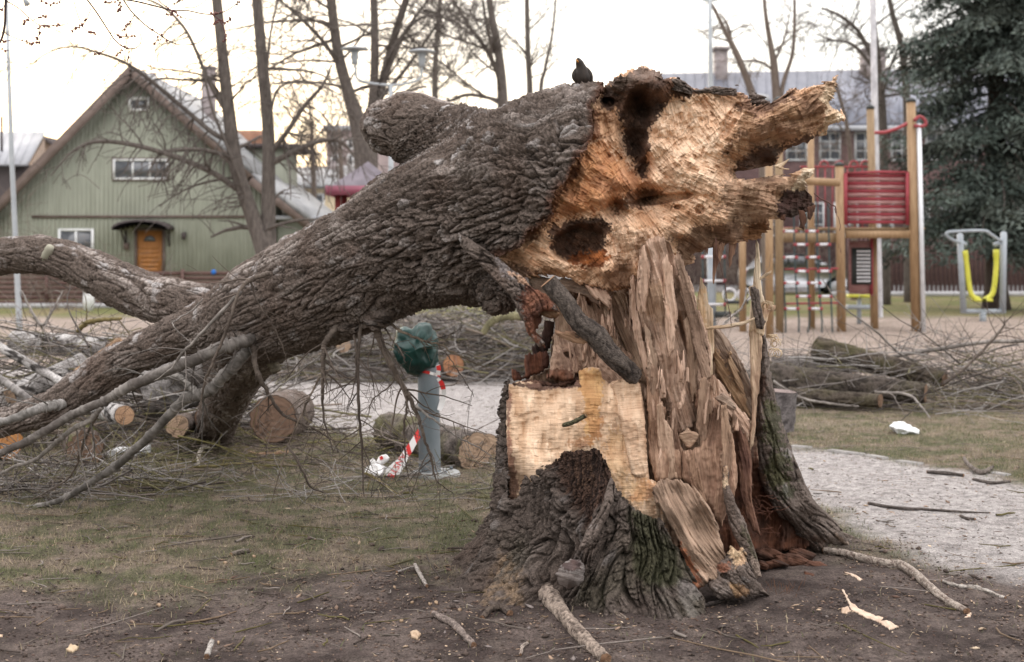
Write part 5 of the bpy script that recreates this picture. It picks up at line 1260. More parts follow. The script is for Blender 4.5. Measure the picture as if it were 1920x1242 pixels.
for i, (pts, yv, g_) in enumerate([
   (c5((1140, 850), (1165, 840), (1172, 900), (1158, 960), (1142, 1030), (1136, 960)), 6.84, 88), (c5((1210, 840), (1245, 835), (1232, 900), (1212, 975), (1206, 920)), 6.84, 85),
   (c5((1165, 850), (1195, 850), (1170, 940), (1160, 920)), 6.80, 80), (c5((1095, 860), (1125, 855), (1112, 905)), 6.86, 80),
   (c5((1520, 700), (1545, 700), (1560, 740), (1545, 800), (1528, 780), (1522, 740)), 6.66, 80), (c5((1560, 690), (1600, 680), (1575, 750), (1560, 740)), 6.66, 75), (c5((1440, 715), (1470, 720), (1460, 752), (1440, 745)), 6.62, 70)]):
    piece('hanging_splinter', pts, [(p[0], p[1], yv) for p in pts[:2]], g_, 1.3, ((.16, .08, .055), (.07, .04, .03)) if i > 3 else ((.36, .22, .15), (.2, .11, .08)), R=.02, E=.01, ew=5, jag=2, fib=.003, ter=.004, lump=.004, parent=TREE, seed=5 + i)
piece('hanging_splinter', c5((1415, 505), (1440, 495), (1495, 462), (1452, 510), (1480, 520), (1440, 522)), c5v((1440, 500, 6.6)), -35, 1.2, PALE, R=.02, E=.01, ew=4, jag=1.5, fib=.002, ter=.003, lump=.003, parent=TREE, seed=15)
piece('bark_flap', c5((1290, 215), (1312, 165), (1345, 180), (1395, 215), (1400, 235), (1345, 242), (1305, 245)), c5v((1300, 210, 6.8), (1390, 220, 6.74)), 0, 1.4, bark=dict(amp=.5, k=2, lich=.2, warm=.4), R=.04, E=.02, ew=6, jag=5, parent=TREE, seed=16)
piece('bark_flap', c5((1050, 165), (1090, 158), (1160, 150), (1245, 152), (1248, 185), (1200, 190), (1120, 182), (1070, 185)), c5v((1050, 165, 6.72), (1240, 170, 6.74)), 0, 1.4, bark=dict(amp=.5, k=2, lich=.2, warm=.5), R=.04, E=.02, ew=6, jag=5, parent=TREE, seed=17)
piece('bark_flap', c5((960, 115), (985, 108), (1010, 130), (1050, 150), (1045, 185), (1000, 175), (950, 165), (930, 140)), c5v((960, 120, 6.68), (1040, 170, 6.68)), 20, 1.4, bark=dict(amp=.6, k=2, lich=.1, warm=.5), R=.05, E=.02, ew=6, jag=5, parent=TREE, seed=18)
tw = MB()
for pts, r in [(c5((1590, 635), (1640, 660), (1685, 690), (1690, 720)), .003), (c5((1685, 690), (1700, 740), (1712, 800)), .0015), (c5((1700, 850), (1712, 900)), .001), (c5((1150, 830), (1165, 920), (1185, 1000), (1200, 1100), (1225, 1220)), .0016), (c5((1640, 660), (1665, 700)), .002)]:
    s_ = spline([tuple(W(a, b, 6.6)) for a, b in pts], 10); s_ += R_.normal(size=s_.shape) * .003
    tw.tube(s_, r, 4, col=(.12, .06, .05))
o = tw.build('root_fibre', M_TWIG, TREE); o['kind'] = 'stuff'

# ------------------------------------------------------------------ stump
SC0 = Vector((.62, 7.0, 0))
STUMP = thing('shattered_stump', 'shattered tree stump with cream cut face, tall torn splinters and flaring bark base', 'tree stump', SC0)
nth, nz = 1300, 330
th = np.linspace(0, 2*PI, nth, endpoint=False); zz = np.linspace(-.10, 1.06, nz)
TH, ZZ = np.meshgrid(th, zz); THf = TH.ravel(); Zf = ZZ.ravel()
fl = [(-180, .30), (-160, .33), (-147, .22), (-132, .36), (-115, .25), (-98, .26), (-80, .30), (-66, .18), (-45, .16), (-25, .22), (0, .32), (26, .5), (50, .25), (80, .3), (110, .22), (140, .3), (165, .22), (180, .30)]
fa = np.interp((THf + PI) % (2*PI) - PI, np.radians([a for a, b in fl]), [b for a, b in fl])
hgt = .20 + .05 * np.sin(THf * 3 + 1)
fw = .06 * np.sin(THf * 7 + 6 * np.clip(Zf, 0, 1)) + .035 * np.sin(THf * 13 - 3 * Zf + 1) + .02 * np.sin(THf * 23 + 4 * Zf)
rad = .605 + fa * np.exp(-np.clip(Zf, -.1, 2) / hgt) * .95 + .07 * (1 - np.clip(Zf, 0, 1)) + fw * (.25 + .9 * np.exp(-np.clip(Zf, 0, 2) / .35)) * .8
arc = THf * .75
q = np.stack([Zf * .9 + .06 * np.sin(THf * 5), arc + .04 * perlin(v2(THf * 4, Zf * 5)), np.zeros_like(arc)], 1)
# wrap the noise round the cylinder
q3 = np.stack([q[:, 0], np.cos(q[:, 1] / .75) * .75, np.sin(q[:, 1] / .75) * .75], 1)
sz = np.stack([perlin(q3 * 5), perlin(q3 * 5 + 9), perlin(q3 * 5 + 20)], 1) * .05
dsp, hh = bark_fn(q3 + sz, 1.55, 1.15)
fine_fade = 1 - .45 * sstep(.12, -.02, Zf)
rad = rad + dsp * fine_fade + .03 * fbm(q3 * 4 + 5, 2)
V = np.stack([SC0.x + rad * np.cos(THf), SC0.y + rad * np.sin(THf), Zf], 1)
px_ = V[:, 0] / V[:, 1] * F + CX; py_ = HZ - (V[:, 2] - EYE) / V[:, 1] * F
barkpoly = c4((-300, 700), (140, 700), (150, 600), (165, 480), (188, 480), (193, 600), (188, 700), (190, 830), (207, 850), (222, 790), (240, 762), (292, 738), (335, 700), (440, 690), (480, 725), (500, 785), (560, 855), (615, 895), (650, 905), (690, 965), (728, 1030), (760, 1080), (785, 1150), (800, 1300), (300, 1400), (-300, 1400))
sdv = poly_sd(barkpoly, px_, py_) + 5 * perlin(V * 14) + 3 * perlin(V * 50)
front = V[:, 1] < 7.12
keep = np.where(front, sdv > 0, Zf < .72 + .12 * perlin(v2(THf * 9, THf * 0)) + .08 * np.sin(THf * 40))
keep &= ~((np.cos(THf - math.radians(-20)) > .80) & (Zf > .02) & (V[:, 1] < 7.3))
moss = sstep(-12, 14, poly_sd(c4((560, 880), (640, 900), (700, 990), (740, 1090), (660, 1110), (600, 1120), (550, 1060), (570, 960)), px_, py_) + 16 * perlin(V * 9) + 8 * perlin(V * 30)) * np.where(front, 1, 0) * .75
mo2 = sstep(.15, .5, perlin(V * 3 + 5)) * sstep(.5, .1, Zf) * .35
Cs = bark_col(q3 + sz, hh, np.maximum(moss, mo2), .45)
Cs = Cs * .74
rot_m = sstep(-7, 7, poly_sd(c4((285, 735), (320, 700), (345, 670), (450, 665), (470, 700), (500, 770), (490, 820), (460, 860), (438, 900), (418, 925), (392, 885), (360, 850), (330, 800), (310, 762)), px_, py_) + 9 * perlin(V * 12) + 6 * perlin(V * np.array([50, 50, 12]))) * np.where(front, 1, 0)
ff_ = perlin(V * np.array([60, 60, 7])) + .6 * perlin(V * np.array([130, 130, 14]))
rr_in = (-.045 + .012 * ff_) * rot_m
V[:, 0] += rr_in * np.cos(THf) - dsp * rot_m * .7 * np.cos(THf); V[:, 1] += rr_in * np.sin(THf) - dsp * rot_m * .7 * np.sin(THf)
Cs = mixc(Cs, mixc(mixc(np.tile((.03, .019, .016), (len(Cs), 1)), (.10, .058, .042), sstep(-.3, .5, ff_)), (.20, .12, .075), sstep(.3, .7, ff_) * np.exp(-((px_ - 1088)**2 + (py_ - 895)**2) / 22**2)), rot_m)
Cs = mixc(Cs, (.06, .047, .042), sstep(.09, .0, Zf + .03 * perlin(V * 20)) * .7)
# fibrous pale root at the lower left and rotten knot
rt = sstep(-8, 10, poly_sd(c4((95, 1140), (170, 1000), (235, 1080), (225, 1210), (90, 1215)), px_, py_) + 16 * perlin(V * np.array([28, 28, 8]))) * .8
Cs = mixc(Cs, (.27, .19, .125), rt * np.where(front, 1, 0) * sstep(-.3, .4, perlin(V * np.array([40, 40, 8]))))
I = np.arange(nth * nz).reshape(nz, nth); In = np.roll(I, -1, 1)
quads = np.stack([I[:-1].ravel(), In[:-1].ravel(), In[1:].ravel(), I[1:].ravel()], 1)
quads = quads[keep[quads].all(1)]
uq = np.unique(quads); rm = np.full(len(V), -1, dtype=np.int64); rm[uq] = np.arange(len(uq))
o = add('bark_base', mesh_np('bark_base', (V[uq] - np.array(tuple(SC0))), rm[quads], Cs[uq]), M_BARK, STUMP)

P_ = dict(parent=STUMP)
# deep interior behind everything
piece('heartwood', c4((310, 205), (420, 195), (520, 170), (640, 240), (740, 300), (830, 320), (905, 440), (935, 560), (950, 700), (1010, 800), (1090, 900), (1110, 990), (1000, 1010), (860, 1030), (640, 1000), (400, 960), (215, 850), (200, 520), (250, 470), (310, 440), (325, 330)),
      c4v((400, 240, 7.12), (330, 300, 7.10), (600, 300, 7.2), (800, 400, 7.22), (900, 560, 7.2), (900, 800, 7.1), (1050, 940, 7.25), (850, 980, 6.95), (600, 800, 6.95), (400, 800, 6.9), (300, 500, 6.98)), 88, 2.2, ((.36, .25, .18), (.2, .125, .085)), [
      (c4((820, 640), (900, 600), (960, 700), (1020, 800), (1110, 920), (1130, 1020), (840, 1060), (700, 800)), ((.13, .052, .03), (.06, .028, .02)), 20, 20, .95)],
      fib=.008, ter=.04, lump=.04, R=.22, E=.05, jag=5, seed=20, **P_)
# fan of torn fibres under the hinge
piece('torn_slab', c4((312, 235), (335, 222), (352, 188), (376, 230), (388, 262), (402, 205), (415, 212), (425, 262), (442, 222), (458, 262), (486, 232), (502, 285), (540, 360), (575, 430), (590, 470), (560, 500), (470, 500), (440, 470), (408, 452), (372, 482), (300, 475), (312, 440), (322, 350), (328, 290)),
      c4v((340, 240, 7.0), (420, 250, 6.98), (500, 300, 7.0), (340, 440, 6.84), (450, 460, 6.86), (560, 470, 6.88)), [(1040, 560, 75), (1110, 560, 68), (1030, 690, 95), (1150, 690, 62)], 1.6, SLAB, [
      (c4((325, 400), (360, 375), (400, 400), (410, 440), (340, 450)), ((.30, .19, .14), (.12, .06, .045)), 6, 10, .6), (c4((300, 440), (400, 455), (420, 480), (330, 492), (290, 480)), ((.28, .11, .06), (.14, .06, .04)), 5, 7, .8)],
      fib=.006, ter=.03, lump=.02, R=.08, E=.03, ew=8, jag=6, seed=21, dents=[(c4((368, 402))[0] + (9, 5, .05, 20)), (c4((450, 402))[0] + (7, 6, .05, 0))], **P_)
piece('torn_slab', c4((486, 222), (520, 205), (548, 212), (560, 300), (590, 390), (625, 455), (612, 500), (585, 480), (560, 420), (525, 340), (500, 280)),
      c4v((500, 230, 7.02), (560, 350, 6.94), (610, 480, 6.84)), 66, 1.6, ((.42, .30, .215), (.29, .195, .14)), fib=.006, ter=.025, R=.07, E=.03, ew=8, jag=4, seed=22, **P_)
piece('torn_slab', c4((555, 165), (575, 150), (582, 240), (600, 300), (615, 340), (600, 360), (580, 320), (562, 290)), c4v((570, 170, 6.72), (600, 340, 6.76)), 84, 1.5, SLAB, fib=.004, ter=.012, R=.05, E=.02, ew=7, jag=3, seed=23, **P_)
# tall central slab reaching the break
piece('standing_slab', c4((581, 92), (588, 72), (600, 66), (612, 50), (638, 36), (660, 42), (680, 60), (698, 105), (706, 88), (722, 125), (740, 170), (752, 200), (765, 262), (790, 320), (806, 380), (806, 440), (796, 480), (775, 505), (765, 560), (756, 625), (700, 650), (655, 560), (640, 500), (622, 470), (600, 400), (575, 300), (578, 200)),
      c4v((630, 60, 6.60), (590, 100, 6.64), (680, 100, 6.64), (640, 200, 6.60), (700, 250, 6.64), (760, 300, 6.74), (790, 420, 6.76), (640, 400, 6.64), (700, 500, 6.66), (740, 600, 6.66), (600, 380, 6.70)), [(1230, 480, 88), (1250, 700, 87), (1320, 680, 84), (1290, 540, 74)], 1.5, SLAB, [
      (c4((600, 180), (680, 170), (690, 260), (650, 320), (600, 260)), ((.52, .36, .25), (.44, .28, .18)), 12, 14, .6),
      (c4((720, 120), (770, 260), (800, 350), (790, 480), (760, 480), (750, 380), (740, 260), (700, 200)), ((.24, .15, .11), (.13, .08, .06)), 6, 12, .55)],
      fib=.008, blk=.002, ter=.050, lump=.008, R=.11, E=.035, ew=8, jag=3.6, seed=24, **P_)
# pale freshly split splinters
piece('pale_splinter', c4((768, 300), (766, 230), (770, 152), (782, 178), (792, 200), (800, 245), (812, 262), (816, 340), (812, 420), (812, 462), (800, 470), (786, 480), (778, 400)), c4v((772, 160, 6.92), (800, 300, 6.90), (795, 470, 6.86)), 86, 1.4, PALE, [
      (c4((765, 200), (782, 200), (790, 330), (775, 330)), ((.66, .42, .22), (.5, .3, .15)), 5, 6, .6)], fib=.003, ter=.012, lump=.006, R=.03, E=.02, ew=6, jag=2.5, seed=25, **P_)
piece('torn_slab', c4((815, 305), (845, 335), (880, 385), (915, 450), (932, 500), (940, 590), (925, 600), (890, 560), (850, 500), (822, 460), (812, 400)), c4v((820, 310, 7.08), (880, 440, 7.04), (930, 580, 6.98)), 56, 1.5, GREYW, [
      (c4((812, 380), (850, 430), (925, 580), (920, 610), (880, 560), (815, 460)), ((.58, .38, .23), (.44, .26, .15)), 6, 8, .85)], fib=.005, ter=.02, lump=.01, R=.06, E=.03, ew=8, jag=3, seed=26, **P_)
piece('torn_slab', c4((800, 470), (830, 480), (860, 520), (890, 560), (925, 600), (930, 690), (900, 640), (860, 600), (830, 560), (808, 520)), c4v((810, 480, 6.86), (900, 600, 6.82), (925, 680, 6.8)), 60, 1.5, SLAB, fib=.005, ter=.02, lump=.012, R=.05, E=.03, ew=8, jag=4, seed=27, **P_)
piece('pale_splinter', c4((945, 48), (953, 62), (957, 120), (960, 180), (964, 215), (972, 240), (974, 262), (985, 250), (1006, 248), (1004, 262), (985, 272), (976, 300), (966, 340), (950, 345), (938, 330), (922, 335), (925, 270), (930, 230), (920, 195), (936, 188), (940, 120)), c4v((948, 60, 6.92), (945, 200, 6.92), (950, 330, 6.90)), 88, 1.3, PALE, [
      (c4((955, 240), (1006, 245), (1004, 270), (975, 290), (960, 330), (950, 300)), ((.5, .32, .2), (.36, .2, .13)), 4, 5, .7)], fib=.003, ter=.01, lump=.005, R=.025, E=.02, ew=5, jag=2, seed=28, **P_)
piece('pale_splinter', c4((925, 320), (962, 320), (960, 420), (952, 520), (945, 580), (938, 680), (928, 690), (924, 650), (932, 580), (926, 500), (924, 400)), c4v((940, 330, 6.90), (940, 500, 6.87), (932, 680, 6.80)), 90, 1.4, ((.56, .42, .3), (.4, .27, .19)), fib=.004, ter=.016, lump=.006, R=.04, E=.02, ew=6, jag=3, seed=29, **P_)
piece('bark_flap', c4((926, 197), (940, 190), (952, 205), (958, 250), (972, 300), (968, 325), (944, 322), (932, 270)), c4v((940, 200, 6.86), (955, 310, 6.84)), 80, 1.3, bark=dict(amp=.35, k=2.2, lich=.2, warm=.3), R=.03, E=.02, ew=5, jag=2.5, seed=30, **P_)
piece('pale_splinter', c4((778, 322), (800, 314), (860, 308), (905, 298), (940, 286), (942, 295), (900, 312), (855, 320), (800, 326)), c4v((780, 320, 6.85), (940, 290, 6.82)), -8, 1.2, PALE, fib=.002, ter=.004, lump=.003, R=.015, E=.01, ew=4, jag=1.5, seed=31, **P_)
piece('pale_splinter', c4((955, 165), (972, 152), (992, 142), (990, 150), (972, 164), (957, 172)), c4v((958, 168, 6.9), (990, 146, 6.86)), -30, 1.2, PALE, fib=.002, ter=.003, lump=.002, R=.012, E=.01, ew=3, jag=1, seed=32, **P_)
# right-hand bark wall, running down into the root
piece('bark_wall', c4((962, 330), (975, 345), (985, 420), (992, 470), (1002, 520), (1015, 560), (1030, 620), (1050, 680), (1072, 740), (1092, 795), (1120, 840), (1155, 880), (1190, 920), (1225, 965), (1262, 1005), (1240, 1015), (1205, 985), (1165, 980), (1160, 1010), (1120, 1012), (1085, 985), (1060, 930), (1000, 880), (960, 800), (950, 720), (945, 640), (940, 560), (955, 480), (958, 400)),
      c4v((970, 340, 6.90), (975, 480, 6.88), (1000, 560, 6.95), (960, 600, 6.86), (980, 700, 6.86), (1060, 720, 7.0), (1100, 830, 7.1), (1020, 850, 6.95), (1180, 920, 7.32), (1240, 990, 7.55), (1120, 1000, 7.32), (1150, 940, 7.22)), [(1430, 650, 88), (1450, 800, 78), (1490, 900, 65), (1560, 1000, 48)], 1.6, bark=dict(amp=.95, k=1.1, lich=.8), zones=[
      (c4((975, 540), (1010, 560), (1030, 640), (1040, 760), (1060, 830), (1030, 860), (985, 780), (960, 660)), ((.075, .078, .030), (.042, .046, .022)), 10, 16, .75),
      (c4((945, 400), (975, 480), (960, 560), (950, 660), (955, 760), (975, 800), (945, 800), (935, 640)), ((.17, .10, .07), (.09, .05, .038)), 8, 8, .8),
      (c4((1060, 930), (1110, 960), (1160, 975), (1160, 1015), (1100, 1015)), ((.34, .26, .21), (.2, .13, .1)), 8, 8, .5),
      (c4((1190, 950), (1265, 1000), (1240, 1020), (1205, 985)), ((.36, .28, .22), (.24, .17, .13)), 5, 5, .8)],
      R=.16, E=.10, ew=26, jag=3, seed=33, **P_)
piece('bark_wall', c4((1110, 850), (1150, 905), (1200, 940), (1260, 965), (1305, 990), (1330, 1008), (1290, 1015), (1240, 1000), (1180, 960), (1130, 900)), c4v((1130, 880, 7.35), (1220, 960, 7.6), (1320, 1005, 7.75)), 30, 1.8, bark=dict(amp=.6, k=1.3, lich=.4), R=.1, E=.05, ew=14, jag=3, seed=34, **P_)
# middle shards
piece('torn_slab', c4((606, 468), (632, 462), (642, 500), (652, 560), (668, 560), (672, 620), (690, 560), (705, 640), (715, 700), (720, 785), (680, 790), (632, 786), (612, 700), (612, 560)), c4v((620, 480, 6.60), (640, 600, 6.56), (690, 620, 6.62), (640, 770, 6.50), (700, 770, 6.54)), 89, 1.5, ((.44, .29, .205), (.31, .19, .13)), fib=.005, ter=.02, lump=.012, R=.07, E=.03, ew=9, jag=3.5, seed=35, **P_)
piece('torn_slab', c4((748, 505), (775, 498), (785, 475), (815, 465), (830, 478), (832, 520), (828, 552), (850, 600), (872, 650), (882, 700), (888, 780), (872, 850), (850, 900), (838, 925), (800, 880), (770, 830), (740, 810), (722, 780), (720, 700), (745, 690), (770, 680), (785, 640), (770, 600), (755, 560)),
      c4v((760, 510, 6.66), (810, 480, 6.66), (820, 580, 6.60), (860, 680, 6.56), (780, 720, 6.52), (740, 780, 6.52), (850, 860, 6.52)), [(1310, 760, 95), (1330, 900, 88), (1370, 850, 92)], 1.5, ((.42, .275, .195), (.28, .17, .12)), [
      (c4((740, 780), (800, 850), (850, 930), (820, 930), (760, 860)), ((.18, .09, .055), (.1, .05, .035)), 10, 12, .8)], fib=.006, ter=.024, lump=.02, R=.09, E=.04, ew=11, jag=4, seed=36, dents=[(c4((738, 660))[0] + (20, 16, .06, 20))], **P_)
piece('torn_slab', c4((820, 530), (845, 515), (870, 540), (888, 562), (870, 575), (840, 560)), c4v((830, 530, 6.56), (880, 565, 6.54)), 35, 1.4, GREYW, fib=.003, ter=.008, lump=.006, R=.03, E=.015, ew=5, jag=3, seed=37, **P_)
piece('torn_slab', c4((708, 640), (735, 628), (768, 640), (770, 655), (740, 690), (728, 680), (712, 660)), c4v((720, 650, 6.56), (760, 650, 6.54)), 0, 1.4, ((.5, .36, .26), (.36, .23, .16)), fib=.002, blk=.004, ter=.01, lump=.008, R=.03, E=.015, ew=6, jag=3, seed=38, **P_)
piece('torn_slab', c4((885, 620), (905, 640), (930, 700), (935, 860), (960, 960), (930, 930), (900, 840), (890, 760)), c4v((900, 640, 6.78), (930, 900, 6.74)), 80, 1.6, ((.2, .11, .075), (.12, .06, .045)), fib=.005, ter=.02, lump=.012, R=.05, E=.03, ew=8, jag=4, seed=39, **P_)
# cream block with the cut face
CB = ((.69, .51, .365), (.54, .365, .24))
piece('cut_block', c4((186, 492), (215, 482), (260, 484), (300, 497), (350, 500), (385, 492), (402, 478), (404, 452), (440, 437), (466, 442), (472, 470), (492, 488), (520, 478), (560, 470), (582, 488), (596, 540), (604, 600), (607, 660), (612, 720), (618, 780), (640, 792), (700, 800), (725, 850), (715, 900), (660, 925), (560, 890), (500, 830), (420, 780), (300, 790), (225, 830), (205, 862), (186, 840), (184, 760), (180, 660), (180, 560)),
      c4v((186, 500, 6.88), (186, 800, 6.78), (240, 600, 6.72), (320, 500, 6.74), (320, 640, 6.58), (300, 760, 6.56), (440, 450, 6.64), (420, 560, 6.54), (430, 660, 6.52), (500, 600, 6.54), (500, 780, 6.50), (580, 500, 6.62), (590, 650, 6.56), (600, 800, 6.48), (700, 880, 6.52), (560, 860, 6.47)), 90, 1.4, CB, [
      (c4((400, 440), (470, 440), (470, 520), (460, 560), (470, 640), (440, 680), (415, 640), (420, 560), (405, 500)), ((.60, .37, .17), (.48, .26, .11)), 7, 8, .9),
      (c4((440, 600), (475, 590), (470, 650), (420, 690), (360, 680), (420, 655)), ((.38, .17, .07), (.24, .1, .05)), 5, 8, .6),
      (c4((470, 700), (500, 640), (540, 640), (560, 760), (600, 800), (620, 860), (540, 840)), ((.62, .40, .2), (.5, .28, .13)), 14, 16, .5),
      (c4((190, 485), (300, 490), (400, 478), (402, 497), (350, 508), (290, 508), (200, 500)), ((.12, .06, .05), (.06, .035, .03)), 3, 4, .9),
      (c4((178, 490), (190, 492), (194, 700), (215, 800), (205, 860), (180, 860)), ((.26, .13, .09), (.12, .06, .045)), 4, 5, .85),
      (c4((590, 790), (660, 800), (700, 850), (660, 880), (610, 850), (560, 840)), ((.52, .27, .13), (.36, .17, .09)), 6, 10, .6)],
      fib=.001, blk=.0085, ter=.012, lump=.012, R=.16, E=.05, ew=10, jag=3, seed=40, checks=True, mat=M_CUT, **P_)
piece('torn_slab', c4((498, 492), (520, 484), (572, 464), (590, 492), (600, 560), (606, 640), (612, 760), (600, 780), (560, 770), (545, 700), (530, 600), (510, 540)), c4v((510, 500, 6.58), (580, 480, 6.56), (560, 640, 6.48), (600, 760, 6.46)), 86, 1.4, ((.62, .45, .32), (.5, .33, .22)), fib=.002, blk=.005, ter=.012, lump=.01, R=.07, E=.03, ew=8, jag=3, seed=42, checks=True, mat=M_CUT, **P_)
piece('standing_slab', c4((638, 792), (660, 782), (700, 780), (740, 795), (775, 830), (805, 870), (825, 920), (835, 960), (850, 1000), (862, 1040), (880, 1075), (850, 1110), (800, 1095), (775, 1120), (748, 1132), (735, 1060), (712, 1000), (695, 960), (670, 900), (640, 860), (618, 820)),
      c4v((640, 800, 6.42), (740, 800, 6.46), (700, 900, 6.34), (800, 900, 6.42), (760, 1020, 6.28), (850, 1050, 6.34), (770, 1110, 6.22)), [(1250, 920, 62), (1310, 1000, 58), (1290, 930, 55), (1340, 1060, 65)], 1.5, ((.38, .27, .20), (.26, .18, .13)), [
      (c4((695, 960), (730, 1000), (760, 1060), (790, 1130), (745, 1135), (730, 1060)), ((.4, .15, .07), (.24, .09, .05)), 5, 8, .8)], fib=.008, ter=.040, lump=.012, R=.10, E=.04, ew=8, jag=4.5, seed=43, **P_)
piece('bark_wall', c4((846, 740), (858, 738), (862, 760), (858, 795), (872, 830), (890, 870), (908, 910), (925, 955), (940, 1000), (955, 1050), (960, 1082), (940, 1088), (918, 1060), (900, 1000), (878, 960), (862, 920), (852, 880), (846, 830), (838, 790)),
      c4v((850, 750, 6.50), (870, 860, 6.44), (920, 980, 6.40), (950, 1080, 6.40)), [(1362, 900, 82), (1410, 1040, 66)], 1.4, bark=dict(amp=.4, k=1.6, lich=.5), zones=[
      (c4((840, 735), (865, 735), (860, 800), (845, 810)), ((.6, .46, .32), (.46, .3, .2)), 3, 4, .95), (c4((900, 930), (935, 960), (950, 1040), (920, 1000)), (.07, .08, .03), 8, 8, .4), (c4((930, 1020), (962, 1050), (962, 1095), (935, 1090)), (.36, .28, .23), 5, 6, .8)],
      R=.05, E=.03, ew=9, jag=2, seed=44, **P_)
piece('bark_wall', c4((792, 1050), (830, 1040), (850, 1020), (868, 985), (885, 1000), (905, 990), (918, 1030), (930, 1060), (950, 1095), (988, 1138), (960, 1136), (930, 1142), (900, 1150), (870, 1150), (830, 1150), (800, 1120), (786, 1080)),
      c4v((800, 1060, 6.30), (880, 1010, 6.30), (900, 1080, 6.20), (980, 1130, 6.36), (830, 1130, 6.18), (900, 1140, 6.2)), [(1340, 1080, 30), (1400, 1060, 60), (1420, 1100, 40)], 1.5, bark=dict(amp=.5, k=1.6, lich=.4), zones=[
      (c4((850, 1000), (870, 980), (905, 988), (915, 1030), (880, 1060), (870, 1030)), ((.6, .44, .28), (.45, .3, .19)), 4, 6, .95), (c4((860, 1100), (900, 1110), (920, 1130), (880, 1150)), ((.5, .32, .17), (.3, .18, .1)), 4, 5, .8), (c4((820, 1045), (860, 1035), (870, 1060), (840, 1070)), ((.3, .13, .08), (.2, .09, .06)), 5, 5, .8)],
      R=.09, E=.05, ew=12, jag=4, seed=45, dents=[(c4((850, 1080))[0] + (10, 6, .05, 20))], **P_)
piece('bark_wall', c4((500, 770), (512, 800), (508, 850), (490, 900), (470, 940), (440, 985), (405, 1005), (400, 990), (425, 940), (450, 900), (478, 850), (486, 800)), c4v((500, 780, 6.32), (480, 880, 6.22), (410, 1000, 6.10)), [(1140, 900, 100), (1110, 1000, 125)], 1.4, bark=dict(amp=.5, k=1.5, lich=.6), R=.05, E=.04, ew=9, jag=2, seed=47, **P_)
piece('fungus_knob', c4((330, 1070), (350, 1040), (375, 1028), (405, 1030), (420, 1050), (415, 1090), (400, 1112), (365, 1118), (340, 1100)), c4v((340, 1070, 6.13), (375, 1070, 6.06), (410, 1080, 6.10)), 20, 1.3, ((.27, .245, .235), (.13, .105, .095)), [
      (c4((340, 1040), (385, 1025), (410, 1040), (400, 1060), (355, 1062)), ((.08, .045, .04), (.05, .03, .03)), 4, 8, .85)], fib=.002, ter=.01, lump=.03, R=.06, E=.06, ew=22, jag=2, seed=48, label='pale fungus-like knob low on the bark', **P_)
# broken inner bark edges at the left of the block
for i, (pts, yv) in enumerate([
   (c4((196, 445), (212, 452), (225, 470), (235, 455), (232, 420), (238, 398), (262, 400), (280, 392), (300, 392), (312, 405), (305, 440), (290, 455), (262, 462), (240, 478), (205, 480), (196, 470)), 6.92),
   (c4((262, 405), (255, 385), (270, 360), (285, 342), (300, 300), (318, 292), (328, 300), (325, 340), (312, 380), (300, 400), (280, 410)), 6.98),
   (c4((290, 480), (330, 490), (380, 470), (410, 465), (400, 485), (350, 500), (290, 500), (240, 500), (200, 490), (240, 478)), 6.86)]):
    piece('rotten_bark', pts, [(p[0], p[1], yv) for p in pts[:1]], 80, 1.5, (((.17, .07, .042), (.08, .035, .025)), ((.07, .04, .033), (.035, .022, .02)), ((.2, .11, .08), (.09, .05, .04)))[i], fib=.004, ter=.014, lump=.02, R=.04, E=.03, ew=7, jag=4, seed=50 + i, **P_)
piece('hanging_splinter', c4((262, 262), (290, 268), (285, 300), (268, 330), (285, 350), (302, 385), (285, 375), (262, 340), (240, 310), (235, 275)), c4v((260, 270, 6.74), (290, 370, 6.74)), [(1005, 590, 80), (1015, 640, 50)], 1.4, ((.22, .10, .06), (.11, .05, .035)), fib=.004, ter=.014, R=.03, E=.02, ew=5, jag=3, seed=55, parent=TREE)
